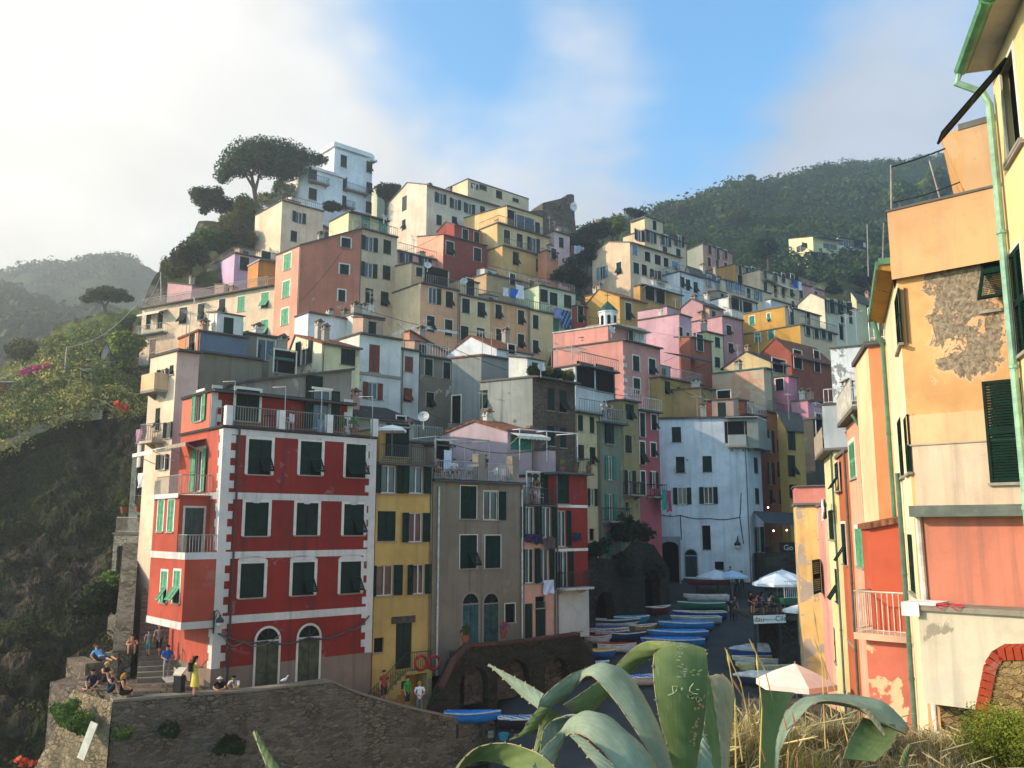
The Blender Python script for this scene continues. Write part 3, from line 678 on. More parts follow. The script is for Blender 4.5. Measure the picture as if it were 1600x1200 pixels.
# two hazy ridges
b, MH = loft([[(-300, 640, 230), (-120, 620, 230), (0, 610, 230), (70, 600, 230), (150, 590, 230), (300, 560, 230), (450, 560, 230)],
          [(-300, 520, 300), (-120, 500, 300), (0, 492, 300), (70, 510, 300), (150, 515, 300), (300, 480, 300), (450, 470, 300)],
          [(-300, 480, 340), (-120, 470, 340), (0, 468, 340), (70, 492, 340), (150, 500, 340), (300, 470, 340), (450, 460, 340)],
          [(-300, 600, 420), (-120, 600, 420), (0, 600, 420), (70, 600, 420), (150, 600, 420), (300, 600, 420), (450, 600, 420)]], 12, 12, 3.2, 0.035, 8, 5)
struct(b.build('near_ridge', rock('4C5238', '36461F', 1.0, 0.04), smooth=True))
FX = (-250, -120, 0, 60, 105, 145, 190, 230, 300, 500, 800)
b, FH = loft([[(x, 650, 360) for x in FX], [(x, y, 430) for x, y in zip(FX, (520, 510, 500, 490, 490, 480, 480, 490, 500, 510, 530))],
          [(x, y, 490) for x, y in zip(FX, (470, 450, 438, 424, 427, 411, 407, 420, 445, 470, 520))], [(x, 620, 540) for x in FX]], 12, 12, 4.0, 0.03, 9, 5)
struct(b.build('far_ridge', rock('5A5C48', '3C4A2A', 0.9, 0.02), smooth=True))
# wooded hill to the right behind the village
b, RH = loft([[(820, 520, 150), (900, 480, 150), (1000, 460, 152), (1100, 480, 158), (1200, 480, 160), (1300, 500, 155), (1400, 520, 150), (1550, 540, 150), (1750, 560, 150)],
          [(820, 450, 175), (900, 430, 178), (1000, 420, 182), (1100, 410, 195), (1200, 400, 200), (1300, 410, 200), (1400, 420, 190), (1550, 430, 190), (1750, 430, 190)],
          [(820, 420, 200), (900, 400, 210), (1000, 375, 220), (1100, 360, 235), (1200, 350, 250), (1300, 340, 255), (1400, 340, 250), (1550, 340, 240), (1750, 330, 240)],
          [(820, 420, 230), (900, 395, 240), (1000, 352, 255), (1100, 322, 275), (1200, 299, 300), (1300, 272, 320), (1400, 260, 330), (1550, 250, 330), (1750, 240, 330)],
          [(820, 520, 300), (900, 500, 300), (1000, 480, 320), (1100, 450, 340), (1200, 430, 370), (1300, 420, 400), (1400, 420, 400), (1550, 420, 400), (1750, 420, 400)]], 16, 14, 2.2, 0.08, 4, 5)
struct(b.build('wooded_hill', rock('4A4632', '2C3C20', 0.95, 0.05), smooth=True))
# ================================================================== the village, back to front
GA = 'houses of the hillside village'
# --- ridge line
def roundblock(Hs, name, L, W, zb, zt, rl, rr, x0=0, y0=0, mat=None, ov=.3, par=.5):
    pts = []
    for cx, cy, r, a0 in ((x0 + rl, y0 + rl, rl, math.pi), (x0 + L - rr, y0 + rr, rr, 1.5 * math.pi)):
        if r < .05: pts.append((cx, cy)); continue
        pts += [(cx + r * math.cos(a0 + k * math.pi / 16), cy + r * math.sin(a0 + k * math.pi / 16)) for k in range(9)]
    pts += [(x0 + L, y0 + W), (x0, y0 + W)]; Mw = T(Hs.C.x, Hs.C.y, 0) @ Rz(Hs.phi); b = MB(); cx = x0 + L / 2; cy = y0 + W / 2
    b.prism([Mw @ Vector((x, y, zt)) for x, y in pts], Vector((0, 0, zb - zt))); b.prism([Mw @ Vector((cx + (x - cx) * (1 + ov * 2 / L), cy + (y - cy) * (1 + ov * 2 / W), zt + par)) for x, y in pts], Vector((0, 0, -par + .002))); return Hs.part(name, b, mat)
V = H('white stepped villa with rounded corners and balconies topping the hill', 'E9E9E6', 523, 229, 131, 590, 505, h=.3, win='', name='villa', cat='villa', fr=0, gutter=False, dirt=.25, ov=-.8, ovl=-.8); V.root.matrix_basis = T(0, 0, 0) @ V.root.matrix_basis
wv_ = plaster('E6E7E6', 0, .25); zv = V.zt
roundblock(V, 'tower_wall', V.L, V.W, zv - 25, zv, .1, 2.0, 0, 0, wv_, .3, .7)
s5, z5 = V.front.hit(474, 258); s6, _ = V.front.hit(534, 268); roundblock(V, 'wing_wall', s6 - s5, 6.5, zv - 25, z5 - .5, 2.4, .1, s5, -.5, wv_, .35, .45)
for t in 'c537,252:1.1,2 c577,261:1.1,1.9 c577,294:1.1,1.9 c576,324:1.1,1.9 c537,287:1.1,2.4 c536,317:1.1,2.4'.split(): sp_ = V.window(V.front, t, 'G', (1, 2), 0); V.put_window(Frame(V.front.O + V.front.n * .05, V.front.a, 9), sp_, 0)
wf = Frame(V.front.O + V.front.n * .56, V.front.a, 9)
for t in 'c489,274:1.3,2.6 c489,303:1.3,1.8'.split(): V.put_window(wf, V.window(wf, t, 'G', (1, 2), 0), 0)
V.balcony(V.front, 538, 572, 301); V.balcony(V.front, 538, 551, 326); V.balcony(wf, 480, 511, 287)
H('cream block with a dark roof edge standing below the white villa', 'E4CBAC', 441, 314, 112, 506, 400, h=14, roof='flat', win='o467,340 c459,369', dirt=.6, chim=1)
H('long pale cream house with rooftop terrace and white balcony on its gable', 'DBCBB4', 667, 289, 118, 790, 608, h=16, roof='gable', rh=1.8, rc='g', win='o688,310 o711,319 o733,326 c754,330 c686,344 c710,346', lwin='d632,318:1.2,2.2 c631,351', chim=2, ov=.5).balcony
H('modern cream block with terraces behind the ridge beside the castle', 'E4C8A2', 731, 280, 136, 826, 697, h=12, win='k742,291:1.6,.9 k755,293:1.6,.9 k780,304:1.4,1.4 k806,313:1.5,.7', fr=0, dirt=.2, ov=.1)
H('pale green house between the white villa and the cream terrace house', 'B9BCA6', 590, 291, 140, 632, 560, h=8, roof='shed', rh=-.5, win='k600,297', ws=(1.4, 1.2))
# --- second row
HY = H('yellow house stepped in three terraces with a glazed top floor', 'DAB57E', 777, 349, 112, 858, 748, h=12, win='c792,370:1.1,1.9 c812,376:1.1,1.9 o833,382:1.1,1.9', chim=1, rail='fl', ov=.3)
HY2 = H(None, 'DAB57E', 792, 322, 113.6, 848, 725, h=9, roof='shed', rh=.8, win='k800,341:1.6,2.2 g820,350:3.6,2.2 k840,358:1,2', parent=HY, wname='penthouse_wall', gutter=False)
HY3 = H(None, 'D2A86E', 785, 384, 110.6, 868, 757, h=16, win='a806,404 a842,415', ws=(1.05, 1.8), parent=HY, rail='f', wname='lower_wall', fr=0)
HR = H('dark red house with salmon gable, second roof terrace behind the orange row', '97463B', 693, 367, 108, 760, 652, h=14, roof='shed', rh=1.2, lcol='DFA489', win='c703,388 c746,398', ws=(1.2, 1.8))
HR2 = H(None, '97463B', 710, 351, 111, 750, 684, h=10, roof='gable', rh=.8, win='c727,367 c745,371', parent=HR, wname='upper_wall')
H('pink house with railed terrace left of the dark red house', 'D8A79B', 620, 392, 105, 684, 600, h=16, rail='f', win='o633,404 o663,410', ws=(.9, 1.4))
HPT = H('small pink tower house with sunlit terrace beside the castle', 'E0B5B0', 866, 362, 119, 890, 845, h=12, win='c877,379', rail='fl', roof='flat')
H('orange-pink house wall below the pink tower house', 'D08A66', 854, 392, 113, 872, 840, h=14, win='c864,397')
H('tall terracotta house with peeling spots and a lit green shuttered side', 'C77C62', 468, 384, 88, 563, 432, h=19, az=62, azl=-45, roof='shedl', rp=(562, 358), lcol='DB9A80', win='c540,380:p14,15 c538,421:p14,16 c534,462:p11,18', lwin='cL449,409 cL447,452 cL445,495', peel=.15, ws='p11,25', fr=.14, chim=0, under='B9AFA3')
HC = H('tall cream house with dark shutters adjoining the terracotta house', 'D6BC9C', 563, 357, 91.2, 621, None, W=8, h=20, win='o577,381 c605,386 o576,422 c604,426 a577,462 c601,467', ws=(1.0, 1.6), fr=0, peel=.1, rail='f')
H(None, 'E2D0A2', 545, 332, 95, 606, 515, h=6, win='dT570,350:1.2,2.1 dT597,357:1.2,2.1', parent=HC, wname='attic_wall', roof='flat', ov=.5)
HA = H('apricot and cream gabled house heading the long orange row', 'DDA97E', 657, 443, 90, 717, 603, h=16, lcol='E6C9A2', roof='flat', win='hG676,462 aG702,468 c673,506 c701,512', ws='p12,25', rail='f', ov=.25)
HA2 = H(None, 'DDA97E', 643, 411, 92, 702, 603, h=5, parent=HA, wname='attic_wall', lcol='E6C9A2', win='k680,434:3.4,2.2 c656,425:1,1', roof='shed', rp=(622, 416), gutter=False)
HA.band(HA.left, 0, HA.left.L, HA.zt - 4.75, HA.zt - 4.4); HA.band(HA.front, 0, HA.L, HA.zt - 4.75, HA.zt - 4.4)
HB = H('narrow cream house second in the long orange row', 'DEC796', 717, 461, 94.4, 766, W=8, h=15, win='c728,478 c752,484 c726,521 c751,524', ws='p12,23', rail='fr', pipes='0')
H(None, 'DCC392', 718, 437, 97, 748, W=5, h=5, parent=HB, wname='attic_wall', win='k734,449:1.2,2', roof='flat')
HO = H('wide orange plastered house third in the long row with laundry on top', 'DBA878', 766, 470, 97.6, 826, W=8, h=15, win='c779,487 a814,496 c780,525 a814,533', ws='p10,22', rail='f', pipes='1')
H('yellow end house of the long orange row above the salmon wall', 'DCC08E', 826, 484, 101.4, 864, W=9, h=15, win='c837,503 a837,542', ws='p9,21', rail='fr')
HM = H('mint green house with blue washing and dark shutters', 'C7D3AE', 842, 446, 104, 899, W=8, h=14, win='c850,462 c865,467 c887,471 cT867,507 cT889,508', ws='p12,20', chim=1)
H('low terrace house with dark roof between the yellow and mint houses', 'B79A76', 760, 428, 104, 845, W=7, h=9, win='k800,437 k830,447', rail='f', roof='flat')
H('small brick red house beside the mint green house', 'B4564C', 900, 478, 107, 934, W=7, h=9, win='a906,491:1,2.2 c922,495:1,1.8', rail='f')
# --- middle crest
MU = H('pale yellow house with painted mural and loggia below the wooded hill', 'D9C0A0', 984, 379, 112, 1063, 925, h=15, roof='gable', rh=1.0, rf=.55, rc='g', win='cU992,391:p8,14 k1012,401:p9,15 k1028,406:p10,15 k1041,410:p8,14 cU1055,415:p10,13 c994,419 k1007,422 o1024,432:p8,20 cU1043,432 c1052,440', lwin='oU941,426:p8,19 c967,419:p8,19', ws='p9,17', dirt=.3, ov=.35)
MU.balcony(MU.front, 1016, 1040, 441)
H('tall pale yellow house with small rooftop turret at the top', 'DABF9E', 1007, 360, 126, 1072, 973, h=16, win='o998,368 o1016,371 o1039,376 o1060,377 c1039,394 c1060,397', lwin='', ws=(1.1, 1.7), rail='', ov=.3)
H('small turret storey with pointed gable on the tall yellow house', 'DFC8A0', 1007, 339, 128, 1036, 985, h=4, roof='fg', rp=(1008, 338), win='k1023,352', parent=None, name='roof_turret', cat='turret')
H('pink house with grey gable and two balconies under the wooded hill', 'CE8D7C', 1098, 381, 137, 1143, 1073, h=15, lcol='9AA091', win='c1108,390 d1121,396:.9,2 c1133,398 c1108,409 d1121,415:.9,2 c1134,417', ws=(.95, 1.5), roof='shed', rh=-.4)
H('white narrow house with three dark windows right of the mural house', 'D5D9DC', 1062, 425, 114, 1097, W=8, h=10, win='a1066,441 a1075,445 a1087,449', roof='flat', rail='')
H('pale pink house with blue grey shutters right of the white house', 'DDC0AA', 1078, 424, 119, 1129, 1070, h=12, roof='gable', rh=.8, win='cU1107,439 cU1122,445', ws=(1, 1.6))
H('long low cream house continuing the pale pink one', 'DCC7AA', 1129, 437, 123, 1204, W=8, h=9, win='oU1141,448 oU1155,452 k1170,458 oU1184,462', ws=(1, 1.5))
H('ochre house with green shutters and shaded balconies', 'BE8F4E', 1148, 413, 132, 1187, W=8, h=12, win='c1155,422 c1166,425 c1176,426 k1160,438:2.6,1.6 k1176,441:2.4,1.6', ws=(.95, 1.6))
HW = H('cream house with white corner strips and blue laundry', 'E0C5A0', 1187, 422, 131, 1247, W=8, h=12, win='d1195,433:.9,2 c1211,434 c1223,435 c1237,436 c1196,450 k1212,455:1,2 k1224,456:1,2 c1237,457', ws=(.95, 1.5))
HW.balcony(HW.front, 1190, 1207, 440); HW.awning(HW.front, 1207, 1231, 446, 1.5, .6, 'D9D5CB')
H('low pink house with glazed rooftop right of the cream laundry house', 'D0958C', 1247, 443, 138, 1287, W=8, h=9, win='c1252,459 c1275,462', rail='f')
H('pale green-yellow gabled house with dark balcony', 'D6CDB2', 1288, 468, 110, 1340, 1246, h=12, roof='gable', rh=1.2, win='o1292,478:.9,1.8 o1304,480:.9,1.8 o1318,480 c1327,481 k1316,498:1,1.8 c1329,497 k1315,518:1.2,2.2', ws=(.9, 1.4))
H('pale yellow house at the right edge beside the orange wall', 'DDCFA0', 1338, 468, 118, 1372, 1330, h=14, win='c1356,484 c1357,500', roof='shed', rh=1.2)
H('white terrace house with green awnings among the pink houses', 'CFD3CE', 1142, 463, 112, 1182, 1065, h=8, roof='flat', rail='f', win='k1150,475:3,1.6 k1166,480:3,1.6', rc='d')
H('low white walled terrace above the ochre house', 'CDD2D2', 1204, 468, 116, 1248, 1195, h=7, rail='f', win='k1238,478')
H('cream modern apartment house with broad balconies alone on the hill', 'DDD3AC', 1262, 404, 188, 1310, 1226, h=9, az=66, roof='flat', win='k1275,398:3,1.2 g1287,398:3,1.2', lwin='g1250,388:2.5,1.5', ws=(3, 1.4), ov=1.4, fr=0, dirt=.1, gutter=False)
HILL = H('pale apartment block with long windows right of the cream one', 'DEDFD2', 1309, 372, 196, 1352, 1290, h=12, az=66, win='r1318,379:3,1.4 r1330,381:3,1.4 r1318,393:3,1.4 r1330,395:3,1.4 k1341,382:3,2.2 r1317,408:4,1.6 r1331,410:4,1.6', ov=.8, fr=0, roof='flat', gutter=False)
H('stacked upper storey of hillside apartments with overhanging roofs', 'DDD6A6', 1270, 370, 190, 1310, 1232, h=10, az=66, roof='shed', rh=1.8, win='k1258,383:1.5,1.2 g1297,385:4,1.2', ov=1.6, fr=0, gutter=False)
H('small red house beside the hillside apartments', 'A24E4C', 1352, 401, 185, 1392, 1338, h=6, az=66, win='r1363,408:3,1.2 r1374,408:3,1.2', fr=0, gutter=False)
# --- third row (centre)
OG = H('ochre gabled house behind the small white belfry', 'C29A56', 968, 464, 104, 1010, 915, h=11, roof='gable', rh=1.6, rf=.6, rc='r', win='c982,487', ws=(1.1, 2.2), rail='')
H('ochre wall block with terrace behind the belfry', 'C79A4A', 940, 457, 107, 972, 914, h=9, roof='flat', win='', gutter=False)
TB = H('ochre terrace house with white balustrade and striped awning', 'C99C58', 1000, 446, 109, 1066, 990, h=10, win='k1015,458:2,2 k1030,463:2,2', rail='f', railc='D9D9D2')
TB.awning(TB.front, 998, 1046, 448, 1.6, .5, 'C9CDD0')
PL = H('salmon pink house with white quoins and rooftop terrace', 'CF8F82', 973, 532, 80, 1031, 864, h=18, az=45, azl=-55, win='c994,568 a1019,573 c995,603 c1020,607', ws='p10,24', ov=.3, fr=.12)
PL2 = H(None, 'CF8F82', 950, 509, 82.5, 1003, 864, h=4, az=45, azl=-55, parent=PL, wname='upper_wall', win='d985,528:1,2.1 dW993,529:1,2.1 dW1002,531:1,2.1', ov=1.0, gutter=False, rc='w', rail='')
for k in range(9): PL.band(PL.front, 0, .55 if k % 2 else .3, PL.zt - 7 + .7 * k - .35, PL.zt - 7 + .7 * k, 'DDD8D0', .03, 'quoin')
PK = H('lilac pink stepped house above the salmon pink house', 'CFA2AA', 1061, 491, 92, 1080, 996, h=16, az=42, azl=-52, win='c1064,522:p5,21 c1075,529:p5,19', roof='flat', ov=.1, dirt=.3)
PK2 = H(None, 'CFA2AA', 1042, 479, 93.5, 1060, 996, h=5, az=42, azl=-52, parent=PK, wname='upper_wall', gutter=False, ov=.05)
H('mauve house wall behind the lilac stepped house', 'BE9296', 1098, 476, 104, 1130, 1064, h=10, azl=-50, roof='gable', rh=.9, win='')
H('mauve house with dark balcony beside the ochre house', 'B98F92', 1128, 494, 100, 1160, W=7, h=15, win='a1139,516 c1142,544', ws='p8,15', rail='f')
H('slim pale yellow house squeezed between two mauve ones', 'DDD6A0', 1103, 519, 95, 1130, 1084, h=16, win='c1121,535 c1121,566', ws='p8,16', roof='flat')
H('brown orange slim house below the lilac stepped house', 'A5624A', 1078, 527, 91, 1111, W=6, h=5, win='c1092,536:1.1,1.8', roof='shed', rh=.8)
OC = H('large ochre banded house with cream front to the right', 'DDBF9C', 1250, 508, 100, 1306, 1160, h=14, azl=-44, lcol='BF9344', win='c1261,517 c1274,521 c1285,522 c1295,525', lwin='cT1184,528:p9,14 cT1205,523:p9,14', ws='p7,15', rail='f', dirt=.3)
OC2 = H(None, 'DDBF9C', 1226, 479, 101.5, 1280, 1160, h=5, azl=-44, lcol='BF9344', parent=OC, wname='upper_wall', lwin='cT1175,501:p8,14 cT1201,496:p5,13', win='d1236,494:.9,2 k1262,500:1,1.8', roof='flat', rc='g')
H('brick red house with red tiled roofs and shaded balcony', '97503E', 1236, 552, 92, 1297, 1183, h=12, azl=-48, roof='gable', rh=1.8, rf=.45, rc='r', win='k1245,562:1.6,2 k1275,565:1.2,2.4', ws=(1.2, 2), ov=.5, rail='')
H('beige gabled house with dark roof edge below the brick red house', 'C7B183', 1204, 566, 87, 1230, 1130, h=10, azl=-48, roof='gable', rh=1.4, rf=.5, win='k1216,572:2.6,1.4', rc='d', ov=.3)
H('peeling orange and beige house with green roof edge', 'C69A7E', 1193, 576, 84, 1206, 1112, h=10, azl=-52, peel=.75, under='B8A68C', roof='flat', rc='t', win='')
H('pink magenta house with blue painted base', 'C98292', 1232, 588, 86, 1246, 1199, h=14, azl=-50, win='', lwin='k1218,601:p12,19', roof='flat', ov=.1)
H('blue based annex in front of the pink magenta house', '7C8FA8', 1256, 611, 84.5, 1268, 1200, h=14, azl=-50, lcol='', roof='flat', ov=.05, rc='t') if False else None
OPH = H('orange weathered house with boarded wall behind the white house', 'C86A42', 1150, 625, 81, 1166, 1092, h=14, azl=-62, peel=.45, under='8B7F78', win='', lwin='k1131,618:p20,16', roof='flat', rc='d')
H('brown boarded shed wall with rusty roof next to the weathered orange house', 'A98A5C', 1095, 607, 82, 1122, 1048, h=14, azl=-62, roof='flat', peel=.3, under='7A5A40', rc='r')
BALC = H('narrow terracotta house with rooftop railing behind the white marina house', 'A8604C', 1166, 648, 80.5, 1196, 1150, h=12, az=45, win='c1178,670', rail='fr', railc='B9B9B4')
H('dark orange house facing the narrow lane right of the white house', 'A0603C', 1196, 643, 83, 1228, 1185, h=22, az=40, win='o1204,690:p5,34 c1217,697:p5,20 o1204,740:p5,34 c1219,734:p9,24 c1205,776:p5,22 c1220,776:p5,24', fr=0, rail='f')
H('ochre house with tall dark shutters at the lane end', 'BE9A58', 1228, 668, 80, 1262, 1215, h=22, az=60, win='c1237,687:p12,33 c1237,728:p12,34 k1240,768:p13,22 k1240,812:p12,18', roof='shed', rh=1.5, fr=0)
H('lilac house with blue base in the lane behind the white peeling tower', 'C08A96', 1262, 626, 84, 1285, 1236, h=18, azl=-52, win='', lwin='')
H('dark balcony house below the white peeling tower', '4C4A44', 1270, 655, 74, 1300, 1255, h=20, az=50, win='k1278,665:1,2 k1285,700:1,2', rail='f')
L7.balcony(L7.left, 222, 266, 522, 1.0, '9A9A90', '7F8C80') if False else None
WT = H('white tower with peeling grey plaster beside the orange row', 'D4D6D4', 1352, 541, 62, 1372, 1297, h=14, az=80, azl=-62, peel=.55, under='8C8C88', roof='flat', win='', rail='', fr=0)
H('grey block with white railings below the peeling white tower', 'B9BDBC', 1350, 630, 58, 1372, 1284, h=16, az=80, azl=-62, roof='flat', rail='fl', railc='C9CCCB', win='')
# --- third row (left)
L7 = H('cream house with grey plastered end and lit balconies at the left edge', 'DFC79C', 432, 447, 92, 470, 225, h=14, az=30, azl=-60.6, lcol='E0C6A6', lwin='cG238,550:p10,40 k250,500:p9,26 k232,502:p8,24 cK286,493:1.3,1.9 cK314,487:1.1,1.9 aK347,480:1,1.9 cL377,475 cL414,469 cL375,516 aL413,512', ws=(1.1, 1.7), dirt=.4, ov=.4, ovl=.5, roof='flat', fr=.1)
L7.balcony(L7.left, 224, 262, 522, 1.0, 'A9A9A0', '7F8C80'); L7.balcony(L7.left, 222, 258, 572, 1.0, 'A9A9A0', '7F8C80'); L7.awning(L7.left, 228, 262, 486, 1.2, .5, 'E2DCC8'); L7.rail([L7.left.pt(.3, L7.zt + .15, .3), L7.left.pt(L7.W - 1, L7.zt + .15, .3)], 1.0, mat='B9A79A')
LIL = H('lilac house with dark shutters above the cream balcony house', 'D2AFC6', 367, 396, 104, 440, 333, h=10, win='c382,412:1.2,1.7 c415,402:1.2,1.4', roof='flat', dirt=.2)
H('rose pink lower house at the far left end of the ridge', 'CFA0A0', 300, 446, 101, 345, 262, h=8, azl=-60, win='', lwin='', roof='shed', rh=.9, chim=1)
H('orange panelled terrace pavilion over the cream balcony house', 'C98A4E', 404, 408, 96, 438, 388, h=4, az=65, azl=-40, roof='flat', rc='w', win='', name='terrace_pavilion', cat='pavilion', ov=.5)
WB = H('white block with chimney below the terracotta house', 'DADADA', 482, 489, 73, 562, 461, h=10, win='', roof='flat', dirt=.35)
WB2 = H('white walled terrace with brown shutters under a reed pergola', 'D5D2C8', 552, 491, 74.5, 600, 540, h=9, win='oB574,516:1.3,1.3', roof='flat', rc='g')
WBR = H('white house with brown shutters and a lit gable', 'DEDAD0', 562, 522, 66, 627, 520, h=14, win='cB585,560:p17,43 oB582,611:p15,26', roof='flat', peel=.1, fr=0, rail='')
WBR.band(WBR.front, 0, WBR.L, WBR.zt - 3.1, WBR.zt - 2.9, '9A9488', .12, 'ledge')
H('narrow white house with dark cloth roof beside the brown shuttered one', 'DAD6CC', 627, 546, 69.4, 655, W=5, h=13, win='cB639,569:p13,24 aB637,617:p14,21', roof='flat', fr=0)
H('terracotta gable house with roof railings behind the narrow white house', 'C98E76', 640, 518, 78, 700, 632, h=8, roof='shedl', rp=(690, 548), rc='r', win='', rail='')
GB = H('grey brown plastered house with flaking patches and green shutters', '8E8470', 656, 556, 71, 708, W=6, h=14, win='c670,574:p12,26 c698,579:p11,26 c672,625:p12,24', peel=.3, under='C9C2B4', rail='f', railc='9FB4B4', fr=.04)
H('whitewashed gable house with terracotta edge above the grey house', 'D8DADB', 776, 545, 72.5, 832, 698, h=8, azl=-58, roof='gable', rp=(735, 526), rc='r', win='k798,546:.8,.8', dirt=.2, ov=.1)
OGT = H('tall stained grey house with a black doorway behind the brick house', '8D908A', 752, 556, 67.5, 800, 706, h=13, azl=-62, peel=.1, dirt=1, roof='flat', rc='r', win='', lwin='k713,640:p14,44')
OGB = H('old stained house with speckled stone front and grey side', '9A9C92', 832, 590, 62, 898, 750, h=16, az=44, azl=-60, mat=stone('84705F', 3.2), lcol='979A92', peel=.22, under='6A6C66', dirt=1.0, win='c861,624:p11,35 c880,627:p11,35 cG861,681:p11,31 cG880,684:p9,31', lwin='c756,624:p12,29', roof='flat', ov=.45, rc='g', fr=0)
LILG = H('lilac grey gable house with a green garage door and chimney', 'B9A5AA', 793, 674, 57.5, 834, 688, h=10, az=55, azl=-58, roof='gable', rp=(742, 659), rc='r', win='cT814,692:p32,22', ov=.05, fr=0, dirt=.3)
PW = H('pale pink wall house with roof garden between the brown and red houses', 'C9AEB0', 857, 704, 58.6, 868, 759, h=9, az=48.8, azl=-66, roof='flat', ov=.02, dirt=.3, win='', gutter=False)
L1 = H('tall pale pink house with sunlit washing balconies behind the red house', 'DDB5A2', 277, 549, 49.5, 312, 236, h=18, azl=-49, lcol='E4C9AC', win='', lwin='c268,578:p6,14 o255,590:p8,26 c246,655:p7,34 o264,672:p6,24 o255,722:p8,24', dirt=.3, ov=.3, fr=0)
L1.balcony(L1.left, 240, 262, 612, .8, closed='D9B48A'); L1.balcony(L1.left, 238, 258, 690, .8, 'A09A90', 'C9B49A'); L1.rail([L1.left.pt(.2, L1.zt + .15, .2), L1.left.pt(L1.W - .2, L1.zt + .15, .2)], .9, mat='C9A08A')
L1B = H('grey brown plastered house behind the red penthouse', '8B7F6C', 312, 551, 51.6, 410, W=5, h=12, peel=.15, dirt=1, win='', roof='flat', under='9A8F80')
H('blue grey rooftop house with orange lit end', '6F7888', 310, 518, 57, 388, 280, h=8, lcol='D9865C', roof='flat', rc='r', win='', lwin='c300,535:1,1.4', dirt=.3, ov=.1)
H('grey plastered rooftop block with one window and chimney', '8A8474', 388, 522, 61.2, 450, W=5, h=8, win='g416,547:1.3,1.5', roof='flat', rc='g', dirt=.8, fr=.1)
H('grey gable of stained plaster with one green shuttered window', '94897A', 383, 598, 51, 549, W=4, h=9, roof='shedl', rp=(546, 579), win='c490,607:1.1,1.6', peel=.2, dirt=1, fr=0, under='B5A898', ov=.25, gutter=False)
YWC = H('small cream house with peeling corner and tiled roof edge', 'E0D3A6', 503, 537, 62, 563, 452, h=8, roof='gable', rp=(462, 525), rc='r', win='c544,558:1.2,1.2', lwin='o476,551:1.2,1.8', peel=.35, under='A59C90', fr=0, lcol='EADFBD')
H('green roofed veranda house left of the small cream house', 'A59C88', 430, 560, 60, 456, 420, h=8, roof='shed', rh=.6, rc='t', win='k444,566:1.6,1.6')
DT = H('ochre house under a dark roof terrace with teal screens', 'B2955A', 1032, 590, 82, 1096, W=5, h=16, az=45, win='c1043,606:p8,20 c1061,612:p6,14', rail='fr', railc='8FA0A4', fr=0)
DT.awning(Frame(DT.C + DT.v * 3, DT.u, 6), 1036, 1085, 556, 2.0, .5, '27505C')
H('low terrace house with green slatted fence behind the yellow house', 'A09684', 640, 692, 54.5, 690, W=4, h=6, rail='f', railc='8FA8A0', win='', roof='flat', chim=1)
H('dark tin roofed house under the brown shuttered white house', '9A9282', 556, 652, 57, 652, W=4, h=6, roof='shed', rh=1.3, rc='d', win='k625,655:p14,8', chim=1)
# ================================================================== front row along the marina
from mathutils.geometry import tessellate_polygon
def zat(x, y, D): return P(x, y, D).z
def arc_pts(s, z, w, h, n=10, seg=1.0):  # door shaped outline with a round or flatter head
    r = w / 2; zs = z + h - r * seg
    return [(s - r, z)] + [(s - r * math.cos(math.pi * k / n), zs + r * seg * math.sin(math.pi * k / n)) for k in range(n + 1)] + [(s + r, z)]
def polywall(b, fr, outer, holes, thick, m=0, off=0.0, mh=0):
    loops = [[Vector((p[0], p[1], 0)) for p in l] for l in [outer] + holes]
    flat = [p for l in loops for p in l]; tris = tessellate_polygon(loops)
    b.add([fr.pt(p.x, p.y, off) for p in flat], tris, m); b.add([fr.pt(p.x, p.y, off - thick) for p in flat], [t[::-1] for t in tris], m)
    for k, l in enumerate(loops):
        n = len(l)
        for i in range(n):
            p, q = l[i], l[(i + 1) % n]; b.quad(fr.pt(p.x, p.y, off), fr.pt(q.x, q.y, off), fr.pt(q.x, q.y, off - thick), fr.pt(p.x, p.y, off - thick), m if k == 0 else mh)
def pxpoly(fr, pts): return [fr.hit(*p) for p in pts]
def arch_door(Hs, fr, px, py, w, h, leaf='3C4238', ring='DCD5C6', seg=1.0, t=0.11, glassy=True):
    s, zc = fr.hit(px, py); z = zc - h / 2; b = MB()
    o = arc_pts(s, z, w + 2 * t, h + t, 12, seg); i_ = arc_pts(s, z, w, h, 12, seg)
    for k in range(len(o) - 1):
        b.quad(fr.pt(*o[k], .03), fr.pt(*o[k + 1], .03), fr.pt(*i_[k + 1], .03), fr.pt(*i_[k], .03)); b.quad(fr.pt(*o[k], 0), fr.pt(*o[k + 1], 0), fr.pt(*o[k + 1], .03), fr.pt(*o[k], .03)); b.quad(fr.pt(*i_[k], .03), fr.pt(*i_[k + 1], .03), fr.pt(*i_[k + 1], 0), fr.pt(*i_[k], 0))
    zs = z + h - w / 2 * seg
    b.add([fr.pt(*p, .006) for p in i_], [tuple(range(len(i_)))], 1)
    for k in (-1, 1):
        x0, x1 = (s - w / 2, s - .015) if k < 0 else (s + .015, s + w / 2); Mx = fr.M(0, 0)
        b.box(x0, x1, -.02, -.006, z, zs - .05, 2, Mx)
        for z0, z1 in ((z + .15, z + (zs - z) * .42), (z + (zs - z) * .5, zs - .2)): b.box(x0 + .08, x1 - .08, -.028, -.02, z0, z1, 2, Mx)
    b.box(s - w / 2, s + w / 2, -.026, -.006, zs - .05, zs + .03, 0, fr.M(0, 0))
    for k in range(1, 4): 
        a = math.pi * k / 4; b.prism([fr.pt(s - .015, zs, .012), fr.pt(s + .015, zs, .012), fr.pt(s + .015 - math.cos(a) * w / 2, zs + math.sin(a) * w / 2 * seg, .012), fr.pt(s - .015 - math.cos(a) * w / 2, zs + math.sin(a) * w / 2 * seg, .012)], fr.n * .008, 2)
    return Hs.part('door', b, [plaster(ring, 0, .3), dark(), paint(leaf, .8, .5)])
